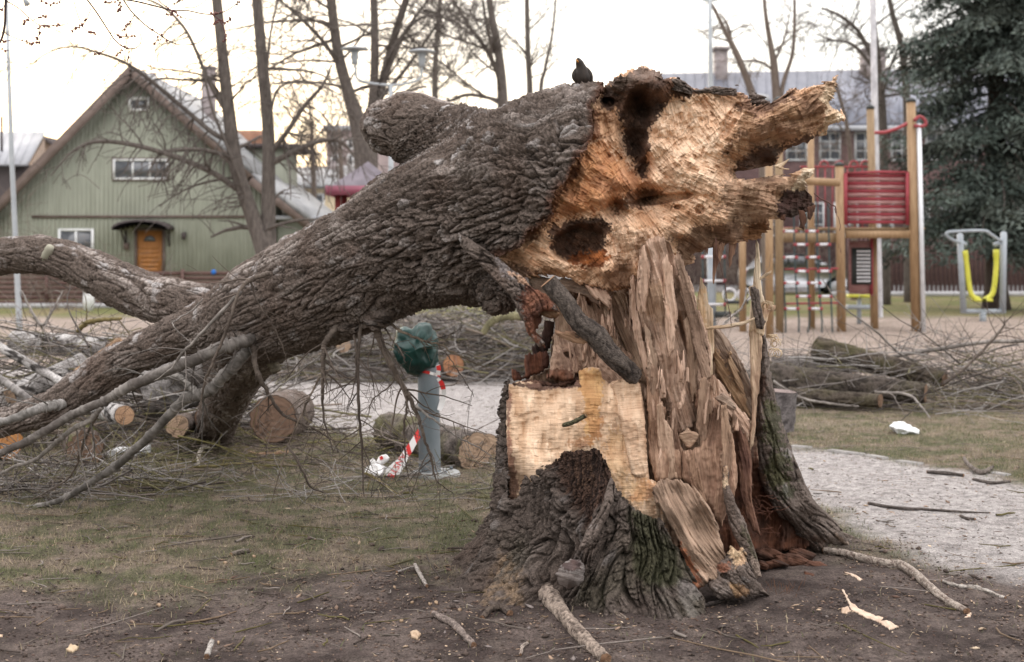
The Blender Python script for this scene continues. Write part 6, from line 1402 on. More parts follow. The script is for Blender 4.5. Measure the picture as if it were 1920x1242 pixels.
for i, (pts, yv, an, bc) in enumerate([
   (((556, 180), (570, 158), (578, 250), (600, 350), (624, 440), (630, 478), (606, 474), (588, 400), (566, 320)), 6.62, 82, SLAB),
   (((698, 108), (714, 92), (736, 168), (762, 258), (792, 345), (806, 470), (782, 490), (757, 390), (734, 290), (712, 200)), 6.60, 76, ((.34, .235, .175), (.22, .145, .105))),
   (((640, 555), (655, 548), (664, 600), (690, 632), (706, 782), (662, 788), (645, 700)), 6.52, 88, ((.55, .39, .29), (.40, .27, .19))),
   (((664, 610), (690, 560), (700, 640), (722, 700), (716, 780), (690, 760)), 6.54, 86, ((.34, .225, .16), (.24, .15, .11))),
   (((584, 100), (600, 68), (618, 130), (612, 230), (602, 290), (586, 210)), 6.56, 88, SLAB),
   (((655, 120), (672, 90), (690, 150), (702, 260), (696, 380), (676, 420), (664, 300)), 6.56, 86, ((.66, .47, .36), (.50, .34, .25))),
   (((720, 300), (740, 280), (760, 350), (768, 450), (752, 540), (734, 470)), 6.62, 84, ((.48, .34, .25), (.34, .23, .165))),
   (((770, 480), (790, 470), (806, 540), (796, 640), (778, 700), (764, 620)), 6.56, 90, ((.42, .29, .21), (.29, .19, .135))),
   (((600, 300), (622, 330), (640, 420), (650, 520), (632, 560), (612, 460)), 6.60, 84, ((.50, .37, .28), (.38, .26, .19))),
   (((838, 560), (852, 552), (870, 640), (868, 760), (850, 840), (836, 740)), 6.52, 90, ((.40, .27, .19), (.27, .175, .125))),
   (((735, 720), (755, 700), (772, 760), (790, 850), (770, 860), (748, 810)), 6.48, 80, ((.33, .21, .145), (.2, .12, .08))),
   (((850, 380), (866, 395), (900, 470), (934, 560), (926, 600), (890, 530)), 6.98, 58, ((.60, .42, .28), (.46, .3, .19))),
   (((880, 400), (905, 440), (938, 520), (944, 600), (920, 560)), 6.96, 62, GREYW),
   (((400, 215), (412, 196), (424, 250), (440, 330), (430, 380), (410, 300)), 6.90, 80, SLAB),
   (((470, 240), (486, 232), (500, 290), (530, 380), (520, 420), (490, 340)), 6.90, 70, ((.5, .37, .28), (.36, .25, .19))),
   (((336, 240), (352, 205), (366, 262), (372, 360), (350, 400), (334, 330)), 6.90, 88, ((.52, .38, .28), (.4, .28, .2)))]):
    pts = c4(*pts)
    piece('torn_shard', pts, [(pts[0][0], pts[0][1], yv), (pts[len(pts)//2][0], pts[len(pts)//2][1], yv + .01)], an, 1.4, bc, fib=.006, ter=.022, lump=.004, R=.04, E=.02, ew=4, jag=4, seed=140 + i, **P_)
# extra shards scattered over the break line of the stump
rs = random.Random(5)
for i in range(64):
    bx = rs.choice([rs.uniform(600, 900), rs.uniform(330, 560), rs.uniform(560, 720)])
    by = rs.uniform(430, 740) if bx > 600 else rs.uniform(250, 480)
    if bx > 760 and by < 520: by += 120
    w_ = rs.uniform(5, 15); hh_ = rs.uniform(30, 120); an = rs.uniform(-10, 10)
    yv = (6.50 + .1 * rs.random()) if bx > 600 else (6.82 + .06 * rs.random())
    if bx < 620 and by > 400: yv = 6.84
    ca, sa = math.sin(math.radians(an)), math.cos(math.radians(an))
    def tp(u, v): return (bx + u * sa + v * ca, by - v * sa + u * ca)
    pts = c4(tp(-w_ * .5, 0), tp(-w_ * .45, hh_ * .6), tp(-w_ * .1, hh_ * rs.uniform(.85, 1.1)), tp(w_ * .2, hh_ * .7), tp(w_ * .5, hh_ * .5), tp(w_ * .45, 0))
    sh = rs.uniform(.8, 1.15); b0 = tuple(v * sh for v in SLAB[0]); b1 = tuple(v * sh for v in SLAB[1])
    piece('splinter', pts, [(pts[0][0], pts[0][1], yv), (pts[2][0], pts[2][1], yv + rs.uniform(-.03, .05))], 90 - an, 1.5, (b0, b1), fib=.003, ter=.006, lump=.004, R=.02, E=.015, ew=4, jag=2, seed=60 + i, **P_)
# curls of torn fibre
cu = MB()
for (x, y, n) in [(985, 350, 5), (992, 395, 4), (965, 250, 4), (990, 365, 4)]:
    for k in range(n):
        p0 = np.array(c4((x, y))[0]); pts = []
        r0 = rs.uniform(3, 9); ph = rs.uniform(0, 6)
        for t in np.linspace(0, 1, 12): pts.append(tuple(W(p0[0] + t * 14 + r0 * math.cos(ph + t * 7), p0[1] + r0 * math.sin(ph + t * 7), 6.88 + .04 * math.sin(ph + t * 5))))
        cu.tube(pts, .0018, 4, col=(.7, .55, .38))
for (x, y, dx, dy, n) in [(920, 880, 60, 20, 26), (960, 900, 60, 60, 22), (560, 1000, -10, 30, 0)]:
    for k in range(n):
        p0 = np.array(c4((x + rs.uniform(-50, 60), y + rs.uniform(-60, 70)))[0]); a_ = rs.uniform(0, 6.28); pts = []
        for t in np.linspace(0, 1, 6): pts.append(tuple(W(p0[0] + t * dx * .5 * math.cos(a_) + rs.uniform(-2, 2), p0[1] + t * 22 * math.sin(a_) + rs.uniform(-2, 2), 6.85)))
        cu.tube(pts, .0012, 3, col=(.14, .06, .04))
tag(cu.build('torn_fibre', M_TWIG, STUMP), kind='stuff')

# dead branch leaning in the hollow of the stump
def branch_pts(pts, n=24, jit=.004):
    s_ = spline([tuple(W(a, b, Y)) + (r,) for a, b, Y, r in pts], n)
    s_[:, :3] += np.array([[math.sin(i * 1.7) , math.cos(i * 2.3), math.sin(i * 2.9)] for i in range(n)]) * jit
    return s_
def bark_tube(pts, rad, sides=14, seg=.02, amp=.25, k=2.5, base=None, lich=.5, moss=0., seed=0, ends=None):
    """a log or stout branch with its own bark relief; ends: colours of the sawn/broken faces"""
    pts = np.array(pts, dtype=float); L = np.linalg.norm(np.diff(pts, axis=0), axis=1).sum()
    n = max(6, int(L / seg)); S_ = spline(np.concatenate([pts, np.array(rad)[:, None]], 1), n)
    P = S_[:, :3]; rr = S_[:, 3]
    d = np.gradient(P, axis=0); d /= np.linalg.norm(d, axis=1)[:, None]
    up = np.array((0, 0, 1.)) if abs(d[0][2]) < .9 else np.array((1., 0, 0))
    e1 = np.cross(d, up); e1 /= np.linalg.norm(e1, axis=1)[:, None]; e2 = np.cross(d, e1)
    a = np.arange(sides) * 2 * PI / sides
    dirs = np.cos(a)[None, :, None] * e1[:, None, :] + np.sin(a)[None, :, None] * e2[:, None, :]
    u = np.linspace(0, L, n)
    q = np.stack([np.repeat(u, sides), (rr[:, None] * np.cos(a)[None]).ravel(), (rr[:, None] * np.sin(a)[None]).ravel()], 1) + seed * 5.3
    dd, h = bark_fn(q, amp, k)
    rad_ = rr[:, None] + dd.reshape(n, sides)
    V = (P[:, None, :] + dirs * rad_[:, :, None]).reshape(-1, 3)
    c = bark_col(q, h, None, lich)
    if base is not None:
        c = mixc(np.tile(base[0], (len(h), 1)), base[1], sstep(.3, .8, h + .3 * perlin(q * 12)))
    if moss: c = mixc(c, (.10, .10, .03), sstep(-.1, .5, perlin(q * 5 + 31)) * moss)
    return V, c, n, sides, P, d
def log_obj(name, pts, rad, parent=None, ends=((.50, .33, .20), (.36, .21, .12)), cap=(True, True), sides=40, seg=.02, mat=None, rough_end=.004, **kw):
    V, c, n, s, P, d = bark_tube(pts, rad, sides, seg, **kw)
    mbk = MB(); j = np.arange(s); k = (j + 1) % s
    Q = np.concatenate([np.stack([i*s+j, i*s+k, (i+1)*s+k, (i+1)*s+j], 1) for i in range(n-1)])
    mbk.raw(V, Q, col=c)
    root = mbk.build('bark' if parent is not None else name, mat or M_BARK, parent, smooth=True)
    for e, on in ((0, cap[0]), (n-1, cap[1])):
        if not on: continue
        ring = V[e*s:(e+1)*s]; cen = ring.mean(0); rings = 14
        W_ = []; cc = []
        for i in range(rings):
            t = 1 - i / (rings - 1) * .998
            W_.append(cen + (ring - cen) * t * (.985 if i == 0 else 1) + d[e] * (rough_end * math.sin(i * 2.1) * (1 if e else -1) + (.003 if e else -.003)))
            g = .5 + .22 * math.sin(i * 1.9)
            gv = np.clip(g + .5 * perlin(W_[-1] * 14) + .5 * perlin(W_[-1] * 45), 0, 1)[:, None]; ck_ = (1 - .5 * sstep(.25, .4, perlin(np.stack([np.cos(j * 2 * PI / s) * 3.1, np.sin(j * 2 * PI / s) * 3.1, np.full(s, cen[0] * 7)], 1)) ))[:, None] if i > 1 and i < rings - 2 else 1
            cc.append((np.array(ends[0]) * gv + np.array(ends[1]) * (1 - gv)) * (.4 if i == 0 else 1) * ck_)
        W_ = np.concatenate(W_); cc = np.concatenate(cc)
        Q = np.concatenate([np.stack([i*s+j, i*s+k, (i+1)*s+k, (i+1)*s+j], 1) for i in range(rings-1)])
        if e == 0: Q = Q[:, ::-1]
        m2 = MB().raw(W_, Q, col=cc)
        m2.build('cut_face', M_WOOD, parent if parent is not None else root, smooth=True)
    return root
DB = thing('dead_branch', 'dark dead branch with a short snapped stub leaning in the hollow of the stump', 'branch', W(1180, 690, 6.6))
bp = [tuple(W(*c4((a, b))[0], Y)) for a, b, Y in [(308, 178, 6.50), (360, 240, 6.50), (400, 300, 6.50), (450, 340, 6.52), (490, 390, 6.53), (530, 430, 6.55), (572, 470, 6.60)]]
log_obj('x', bp, [.036, .038, .040, .050, .044, .042, .040], DB, ends=((.4, .25, .16), (.3, .18, .11)), cap=(True, False), sides=30, seg=.012, amp=.22, k=2.6, lich=.25, base=((.045, .036, .032), (.12, .098, .085)))
piece('stub', c4((325, 322), (345, 328), (380, 332), (420, 345), (445, 330), (452, 352), (415, 370), (385, 365), (350, 352), (332, 340)), c4v((330, 330, 6.46), (430, 350, 6.50)), 18, 1.3, ((.42, .27, .17), (.26, .15, .1)), [(c4((380, 325), (460, 320), (460, 345), (400, 345)), (.07, .05, .04), 4, 5, .8)], fib=.004, ter=.01, lump=.006, R=.025, E=.015, ew=5, jag=2, seed=99, parent=DB)
SB = log_obj('twig', [tuple(W(*c4((355, 617))[0], 6.50)), tuple(W(*c4((390, 605))[0], 6.44)), tuple(W(*c4((420, 588))[0], 6.42))], [.008, .009, .009], sides=10, seg=.01, amp=.1, k=4, lich=.3, base=((.06, .06, .035), (.11, .10, .06)), ends=((.3, .2, .1), (.2, .12, .08)))
tag(SB, 'short greenish twig stuck on the cream cut face of the stump', 'twig')

# ------------------------------------------------------------------ blackbird on the trunk
BIRD = thing('blackbird', 'blackbird with orange bill perched on top of the fallen trunk', 'bird', W(1095, 168, 7.02))
M_FEATH = mat_n('dark_feathers', (.014, .009, .007), (.030, .020, .015), 60, (1, 1, .4), .6, .5, .002, 140)
bb = MB()
prof = [((1083, 110), .004), ((1084, 112), .011), ((1086, 117), .0185), ((1088, 123), .0225), ((1090, 130), .029), ((1091, 138), .036), ((1093, 146), .040), ((1096, 153), .037), ((1100, 159), .028), ((1103, 163), .018), ((1105, 166), .010)]
S_ = spline([tuple(W(a, b, 7.0 + i * .006)) + (r,) for i, ((a, b), r) in enumerate(prof)], 40)
bb.tube(S_[:, :3], S_[:, 3], 24)
bo = bb.build('body', M_FEATH, BIRD, smooth=True)
t_ = MB()
V = [tuple(W(*p, Y)) for p, Y in [((1094, 152), 7.03), ((1104, 148), 7.05), ((1112, 167), 7.10), ((1105, 169), 7.09)]]
V += [(x, y + .012, z) for x, y, z in V]
t_.raw(V, [(0, 1, 2, 3), (7, 6, 5, 4), (0, 4, 5, 1), (1, 5, 6, 2), (2, 6, 7, 3), (3, 7, 4, 0)]).build('tail', M_FEATH, BIRD)
for sx, pts in ((-1, [(1078, 128), (1074, 140), (1076, 150), (1084, 160)]), (1, [(1099, 126), (1106, 138), (1109, 150), (1110, 163)])):
    S_ = spline([tuple(W(a + (3 if sx < 0 else -1), b, 7.03)) for a, b in pts], 14); m_ = MB()
    m_.tube(S_, [.004 + .010 * math.sin(PI * min(1, i / 11)) ** .7 for i in range(14)], 10); m_.build('wing', M_FEATH, BIRD, smooth=True)
bk = MB(); c0 = W(1082, 114, 6.98); bk.tube([c0 + Vector((.004, .014, -.004)), c0 + Vector((0, .002, 0)), c0 + Vector((-.006, -.016, .004))], [.005, .0042, .0008], 8)
bk.build('bill', mat_n('bill_orange', (.55, .22, .03), (.7, .3, .05), 50, rough=.4, bstr=0), BIRD, smooth=True)
for sx in (-.0085, .0095):
    e_ = MB(); c0 = W(1085, 115, 6.985) + Vector((sx, 0, .001)); e_.tube([c0 + Vector((0, -.003, 0)), c0, c0 + Vector((0, .003, 0))], [.0012, .003, .0012], 8)
    e_.build('eye', mat_n('eye_black', (.005, .005, .005), (.01, .01, .01), 50, rough=.15, bstr=0), BIRD, smooth=True)
for dx in (0, 14):
    l_ = MB(); l_.tube([W(1089 + dx * .6, 157, 7.03), W(1088 + dx * .7, 168, 7.03)], .0018, 5)
    for a_ in (-.6, 0, .6): l_.tube([W(1088 + dx * .7, 168, 7.03), W(1088 + dx * .7, 168, 7.03) + Vector((math.sin(a_) * .016, -math.cos(a_) * .018, -.004))], .0014, 4)
    l_.build('leg', mat_n('leg_brown', (.05, .03, .02), (.07, .04, .03), 50, bstr=0), BIRD)
# ------------------------------------------------------------------ boughs and twigs hanging from the fallen trunk
TWD, TWL = ((.085, .066, .055), (.165, .133, .112)), ((.15, .132, .12), (.29, .262, .24))
def twig_mesh(mbk, p, d, r, L, lev, rg, grav=-.05, col=(.10, .08, .068), kids=4, wob=.18, rmin=.0011):
    n = 7 if lev else 5; pts = [p.copy()]; ds = [d.copy()]
    for i in range(n):
        d = (d + rvec(rg) * wob + Vector((0, 0, grav))).normalized(); p = p + d * (L / n); pts.append(p.copy()); ds.append(d.copy())
    rr = [max(rmin, r * (1 - .7 * i / n)) for i in range(n + 1)]
    mbk.tube(pts, rr, 5 if lev else 4, cap=False, col=col)
    if lev <= 0:
        return
    for k in range(kids):
        t = rg.uniform(.15, 1.); i = min(n - 1, int(t * n)); q_ = pts[i].lerp(pts[i+1], t * n - i); s = rvec(rg); dd = ds[i]; s = (s - dd * s.dot(dd)).normalized()
        twig_mesh(mbk, q_, (dd * .6 + s * .9).normalized(), rr[i] * .55, L * rg.uniform(.3, .6), lev - 1, rg, grav, col, kids, wob, rmin)
def bough(name, parent, pts, cols, seed, ntw=6, tl=(.12, .4), lev=1, grav=-.05, sides=9, kids=3, label=None, jit=.006, knots=True):
    """pts: (px,py,Y,r metres)"""
    rg = random.Random(seed)
    thick = max(p[3] for p in pts) > .013
    S_ = spline([tuple(W(a, b, Y)) + (r * (.95 if thick else .8),) for a, b, Y, r in pts], (36 if thick else 12) * len(pts))
    n = len(S_); idx = np.arange(n) / (3. if thick else 1.)
    if thick: sides = 16
    sd_ = seed * 1.3
    S_[:, 0] += jit * perlin(np.stack([idx * .21, idx * 0 + sd_, idx * 0], 1)); S_[:, 2] += jit * perlin(np.stack([idx * .23, idx * 0 + sd_ + 5, idx * 0], 1))
    rr = S_[:, 3] * (1 + .07 * perlin(np.stack([idx * .31, idx * 0 + sd_, idx * 0 + 3], 1)))
    if knots:
        for k in range(max(1, n // 16)):
            i = rg.randrange(2, n - 2); rr[i] *= 1.18; rr[i-1] *= 1.1; rr[i+1] *= 1.1
    m = MB(); m.tube(S_[:, :3], rr, sides)
    nv_ = len(m.V[0]); PV_ = m.V[0]
    t_ = sstep(-.6, .7, perlin(PV_ * 9 + sd_) + .5 * perlin(PV_ * 35) + .35 * perlin(PV_ * 110))
    m.C.append(mixc(np.tile(cols[0], (nv_, 1)), cols[1], t_))
    for k in range(ntw):
        i = int(rg.uniform(.08, .99) * (n - 2)); p = Vector(S_[i, :3]); d = Vector(S_[i+1, :3] - S_[i, :3]).normalized()
        s = rvec(rg); s = (s - d * s.dot(d)).normalized(); s.y *= .6
        twig_mesh(m, p, (d * .7 + s).normalized(), min(rr[i] * .5, .006), rg.uniform(*tl), lev, rg, grav, cols[0] if rg.random() < .5 else tuple(v * 1.4 for v in cols[0]), kids)
    # little spur buds
    for k in range(int(n * (.12 if thick else .35))):
        i = int(rg.uniform(.05, .99) * (n - 2)); p = Vector(S_[i, :3]); s = rvec(rg)
        m.tube([p, p + s * (rr[i] + .006), p + s * (rr[i] + .014)], [.0018, .0016, .0008], 4, cap=False, col=cols[0])
    o_ = m.build(name, M_TWIG, parent, True)
    if label: o_['label'] = label
    return o_
bough('branch', TREE, [(505, 622, 8.3, .030), (480, 632, 8.05, .034), (462, 639, 7.92, .036), (419, 650, 7.85, .036), (370, 673, 7.85, .034), (322, 692, 7.9, .031), (238, 727, 8.0, .030), (200, 750, 8.05, .027), (129, 782, 8.1, .026), (64, 821, 8.15, .025), (0, 850, 8.2, .022), (-70, 880, 8.3, .02)], ((.085, .072, .065), (.215, .195, .18)), 101, 10)
bough('branch', TREE, [(500, 612, 8.4, .03), (480, 632, 8.2, .034), (466, 652, 8.02, .034), (445, 680, 8.0, .036), (420, 705, 8.05, .034), (398, 728, 8.1, .032), (375, 740, 8.15, .034), (350, 748, 8.2, .032), (322, 773, 8.25, .030), (274, 824, 8.4, .028), (219, 872, 8.6, .026), (161, 911, 8.75, .023), (113, 938, 8.85, .019), (58, 951, 8.9, .015), (-10, 956, 8.9, .012)], ((.10, .09, .082), (.25, .23, .215)), 102, 12)
bough('branch', TREE, [(372, 742, 8.15, .024), (350, 720, 8.2, .022), (330, 706, 8.25, .020), (300, 708, 8.3, .016), (270, 722, 8.3, .012)], ((.13, .12, .11), (.31, .29, .27)), 103, 3)
bough('branch', TREE, [(505, 512, 7.72, .014), (467, 527, 7.72, .014), (447, 550, 7.7, .010), (430, 605, 7.7, .009), (413, 647, 7.72, .008), (395, 690, 7.75, .008), (383, 720, 7.8, .007), (374, 775, 7.85, .004)], TWD, 104, 4)
bough('branch', TREE, [(452, 545, 7.7, .012), (420, 580, 7.72, .011), (370, 634, 7.75, .010), (340, 665, 7.78, .009), (322, 690, 7.8, .006), (290, 715, 7.85, .003)], TWL, 105, 3)
bough('branch', TREE, [(470, 528, 7.72, .007), (483, 567, 7.75, .006), (513, 613, 7.8, .005), (533, 660, 7.85, .004), (543, 707, 7.9, .003)], TWD, 106, 3)
bough('branch', TREE, [(380, 560, 8.0, .004), (360, 582, 8.0, .004), (330, 600, 7.9, .0045), (325, 612, 7.85, .004), (345, 632, 7.85, .004), (362, 645, 7.8, .003)], TWL, 107, 2, (.04, .1))
bough('branch', TREE, [(120, 757, 8.3, .028), (100, 760, 8.25, .030), (67, 770, 8.2, .028), (30, 784, 8.2, .026), (0, 792, 8.2, .022), (-60, 806, 8.3, .02)], ((.15, .14, .13), (.33, .31, .30)), 108, 3)
bough('branch', TREE, [(192, 764, 8.05, .014), (165, 790, 8.1, .015), (140, 802, 8.15, .015), (110, 825, 8.2, .014), (66, 862, 8.3, .012), (20, 878, 8.35, .010), (-20, 905, 8.4, .009)], TWL, 109, 8, (.15, .45))
bough('branch', TREE, [(190, 766, 8.1, .010), (165, 810, 8.2, .010), (150, 850, 8.3, .009), (140, 880, 8.4, .008), (118, 905, 8.5, .007), (60, 938, 8.7, .005)], TWD, 110, 8, (.15, .4))
# hanging sprays right of the supporting limb
bough('branch', TREE, [(636, 606, 7.72, .018), (624, 622, 7.7, .017), (611, 641, 7.7, .016), (606, 672, 7.7, .014), (606, 705, 7.72, .012), (605, 733, 7.75, .009), (609, 794, 7.8, .005), (625, 850, 7.85, .0025)], TWD, 111, 10, (.15, .4))
bough('branch', TREE, [(677, 608, 7.68, .013), (674, 640, 7.68, .012), (671, 672, 7.7, .011), (672, 764, 7.75, .010), (676, 810, 7.8, .009), (679, 855, 7.85, .007), (682, 930, 7.9, .004)], TWD, 112, 9, (.12, .35))
bough('branch', TREE, [(700, 606, 7.66, .024), (712, 634, 7.66, .021), (721, 660, 7.66, .018), (746, 708, 7.66, .016), (767, 745, 7.66, .013), (786, 788, 7.66, .010), (798, 830, 7.66, .008), (807, 855, 7.66, .007), (819, 901, 7.7, .004), (850, 925, 7.8, .002)], ((.085, .065, .052), (.17, .135, .11)), 113, 12, (.15, .45))
bough('branch', TREE, [(776, 758, 7.66, .008), (800, 778, 7.62, .008), (822, 794, 7.6, .007), (846, 812, 7.6, .0055), (868, 825, 7.6, .005), (895, 838, 7.6, .004), (922, 856, 7.6, .0025)], TWL, 114, 7, (.06, .2))
bough('branch', TREE, [(722, 598, 7.66, .009), (745, 617, 7.6, .009), (770, 629, 7.55, .008), (795, 640, 7.52, .007), (819, 644, 7.5, .0065), (845, 658, 7.5, .006), (868, 669, 7.5, .005), (890, 680, 7.5, .004), (916, 694, 7.5, .003)], ((.11, .085, .065), (.24, .195, .15)), 115, 7, (.05, .15), grav=0)
bough('branch', TREE, [(819, 645, 7.5, .004), (838, 665, 7.5, .0035), (853, 687, 7.5, .003), (872, 715, 7.5, .0025), (890, 745, 7.5, .002)], TWD, 116, 4, (.04, .12))
bough('branch', TREE, [(800, 642, 7.5, .003), (830, 632, 7.5, .003), (852, 624, 7.5, .0025), (868, 612, 7.5, .0015)], TWD, 117, 4, (.03, .08), grav=.02)
bough('branch', TREE, [(474, 645, 7.95, .018), (478, 680, 7.95, .016), (486, 708, 7.95, .014), (504, 739, 8.0, .011), (522, 770, 8.05, .009), (556, 791, 8.1, .008), (590, 805, 8.15, .006), (622, 826, 8.2, .004)], TWD, 118, 8, (.12, .35))
bough('branch', TREE, [(663, 627, 7.68, .009), (667, 650, 7.68, .008), (668, 672, 7.7, .007), (664, 720, 7.72, .004), (648, 780, 7.8, .002)], TWD, 119, 5)
bough('branch', TREE, [(605, 700, 7.72, .008), (590, 725, 7.75, .007), (578, 751, 7.78, .0065), (560, 790, 7.82, .006), (541, 834, 7.9, .006), (530, 868, 7.95, .005), (520, 901, 8.0, .004), (504, 962, 8.1, .003)], ((.12, .095, .075), (.25, .2, .16)), 120, 9, (.15, .4))
bough('branch', TREE, [(602, 666, 7.72, .005), (560, 698, 7.72, .005), (510, 736, 7.75, .0045), (480, 762, 7.8, .004), (452, 790, 7.85, .003)], TWL, 121, 7, (.06, .2))
bough('branch', TREE, [(669, 718, 7.72, .004), (640, 726, 7.72, .004), (605, 739, 7.74, .0035), (580, 752, 7.76, .003), (556, 764, 7.8, .002)], TWD, 122, 5, (.06, .18))
bough('branch', TREE, [(764, 742, 7.66, .009), (762, 770, 7.68, .008), (758, 794, 7.7, .008), (759, 830, 7.75, .006), (761, 868, 7.8, .004), (768, 900, 7.85, .002)], TWD, 123, 5, (.08, .25))
bough('branch', TREE, [(746, 700, 7.66, .005), (730, 725, 7.68, .005), (700, 748, 7.7, .004), (690, 780, 7.72, .003), (680, 800, 7.75, .002)], TWD, 124, 6, (.06, .2))
bough('branch', TREE, [(538, 833, 7.9, .009), (552, 856, 7.9, .009), (572, 893, 7.95, .008), (584, 915, 8.0, .006), (612, 925, 8.1, .004)], TWD, 125, 6, (.1, .3))
bough('branch', TREE, [(720, 612, 7.66, .006), (735, 638, 7.62, .005), (750, 655, 7.6, .004), (760, 680, 7.58, .003)], TWD, 126, 4, (.05, .15))
bough('branch', TREE, [(705, 612, 7.66, .005), (700, 640, 7.66, .005), (690, 680, 7.68, .004), (700, 720, 7.68, .003), (704, 770, 7.7, .002)], TWD, 127, 6, (.06, .2))
bough('branch_stub', TREE, [(488, 662, 8.5, .04), (500, 668, 8.45, .036), (512, 682, 8.42, .033), (519, 697, 8.4, .03)], ((.14, .12, .09), (.25, .22, .17)), 128, 0)
cs = MB()
S_ = spline([tuple(W(*p)) for p in ((78, 492, 9.15), (88, 478, 9.08), (95, 462, 9.05))], 10); cs.tube(S_, [.036, .037, .035, .033, .034, .032, .030, .031, .028, .024], 9, col=(.30, .29, .235)); cs.build('cut_stub', M_WOOD, TREE, True)['label'] = 'pale sawn stub on the upper limb at the left'
# peg-like roots of torn bark beneath the trunk
for i, (a, b, Y, s) in enumerate([(650, 618, 7.72, .05), (662, 612, 7.7, .045), (715, 600, 7.6, .06), (700, 606, 7.62, .05), (625, 606, 7.75, .05), (690, 602, 7.64, .05)]):
    V_, c_, n_, s_, P_2, d_ = bark_tube([tuple(W(a, b - 22, Y + .03)), tuple(W(a, b - 8, Y)), tuple(W(a + rnd.uniform(-3, 3), b + 3, Y)), tuple(W(a + rnd.uniform(-4, 4), b + 12, Y))], [s * 1.4, s, s * .75, s * .3], 22, .012, .4, 2, seed=i)
    j = np.arange(s_); k = (j + 1) % s_; m = MB().raw(V_, np.concatenate([np.stack([q*s_+j, q*s_+k, (q+1)*s_+k, (q+1)*s_+j], 1) for q in range(n_-1)]), col=c_); m.build('burl', M_BARK, TREE, True)

# ------------------------------------------------------------------ logs
def G2(px, py, lift=0): v = G(px, py); v.z += lift; return v
BIRCH = ((.05, .045, .042), (.58, .56, .55))
def birchify(o, seed=0):
    me = o.data; n = len(me.vertices); V = np.empty(n*3, dtype=np.float32); me.vertices.foreach_get('co', V); V = V.reshape(-1, 3)
    v = perlin(V * np.array([6, 14, 14]) + seed) + .6 * perlin(V * np.array([18, 40, 40]) + seed)
    c = mixc(np.tile((.56, .54, .53), (n, 1)), (.33, .31, .30), sstep(-.4, .3, perlin(V * 9 + seed + 4)))
    c = mixc(c, (.045, .04, .038), sstep(.12, .34, v))
    a = me.color_attributes['Col']; C_ = np.ones((n, 4), dtype=np.float32); C_[:, :3] = c; a.data.foreach_set('color', C_.ravel())
FACE = ((.44, .32, .23), (.32, .225, .16)); FACEO = ((.22, .145, .105), (.14, .09, .065))
def log(name, label, a, b, r, birch=False, group=None, cap=(True, True), face=FACE, cat='log', r2=None, bend=.0, **kw):
    t_ = thing(name, label, cat, (a[0], a[1], 0), group)
    a, b = Vector(a), Vector(b); mid = (a + b) / 2 + Vector((0, 0, bend))
    o_ = log_obj('bark', [tuple(a), tuple(mid), tuple(b)], [r, r if r2 is None else (r + r2) / 2, r2 or r], t_, ends=face, cap=cap, **kw)
    if birch: birchify(o_, a.x * 3)
    return t_
# behind the lamp post
log('cut_log', 'mossy bark log lying behind the grey post, cut end nearest', W(728, 806, 11.6), W(890, 848, 10.45), .137, face=FACE, amp=.5, k=1.5, moss=.6, lich=.5, cap=(True, True), base=((.05, .04, .035), (.16, .135, .12)))
log('cut_log', 'pale round-ended log just behind the mossy log, right of the grey post', W(846, 838, 11.9), W(916, 846, 10.95), .128, face=FACE, amp=.4, k=1.6)
# birch and other logs under the trunk
log('birch_log', 'birch log with round sawn end below the fallen trunk', W(184, 768, 11.3), W(233, 779, 10.6), .072, True, face=((.52, .34, .22), (.40, .25, .16)), amp=.12, k=2)
log('cut_log', 'sawn log in shade under the fallen trunk, right of the birch log', W(410, 772, 11.9), W(403, 785, 11.2), .15, face=FACEO, amp=.4, k=1.6)
log('cut_log', 'large reddish sawn log standing clear on the grass edge right of the dark limb', W(548, 772, 12.4), W(512, 786, 11.55), .19, face=FACEO, amp=.4, k=1.4)
log('cut_log', 'split mossy-topped log with frayed end among the branches at lower left', W(150, 822, 11.4), W(160, 843, 10.6), .125, face=FACEO, amp=.8, k=1.4, moss=.9)
log('cut_log', 'log with orange cut end at the left edge under the fallen limb', W(-30, 820, 11.4), W(14, 832, 10.6), .11, face=((.48, .24, .10), (.36, .17, .07)), amp=.4, k=1.6)
log('cut_log', 'short pale-ended log piece in the shade below the dark limb', W(350, 795, 11.6), W(333, 800, 10.9), .08, face=FACE, amp=.4, k=1.6)
log('grey_log', 'big grey fluted log lying beneath the fallen trunk', W(440, 700, 12.3), W(262, 742, 12.0), .225, face=((.07, .055, .045), (.04, .03, .025)), amp=.55, k=1.1, base=((.09, .08, .075), (.30, .28, .27)), r2=.21, bend=.02)
log('grey_log', 'grey log crossing behind the forked branch under the trunk', W(400, 690, 11.6), W(250, 716, 12.6), .10, face=((.07, .055, .045), (.04, .03, .025)), amp=.5, k=1.4, base=((.08, .07, .065), (.24, .22, .21)), r2=.12)
log('birch_log', 'long birch log lying on top of the brush heap at the left', W(30, 640, 13.2), W(212, 655, 12.6), .10, True, face=FACE, amp=.1, k=2)
log('birch_log', 'lower birch log half buried in the brush heap at the left', W(20, 745, 11.8), W(158, 682, 12.3), .095, True, face=FACE, amp=.15, k=2)
log('birch_log', 'thin birch pole leaning across the left brush heap', W(-20, 640, 11.6), W(120, 720, 11.4), .035, True, amp=.05, k=3)
log('split_log', 'brown split slab of wood on the brush heap beside the limb', W(146, 705, 11.9), W(226, 640, 12.2), .055, face=((.4, .26, .16), (.3, .18, .11)), amp=.3, k=2, base=((.17, .10, .06), (.38, .25, .16)), r2=.035)
# piece behind the stump on the right
log('log_round', 'grey bark log section standing on the grass right behind the stump', (2.33, 12.65, -.02), (2.36, 12.65, .35), .165, face=((.25, .2, .19), (.16, .12, .11)), amp=.5, k=1.5, base=((.08, .07, .07), (.2, .18, .18)))
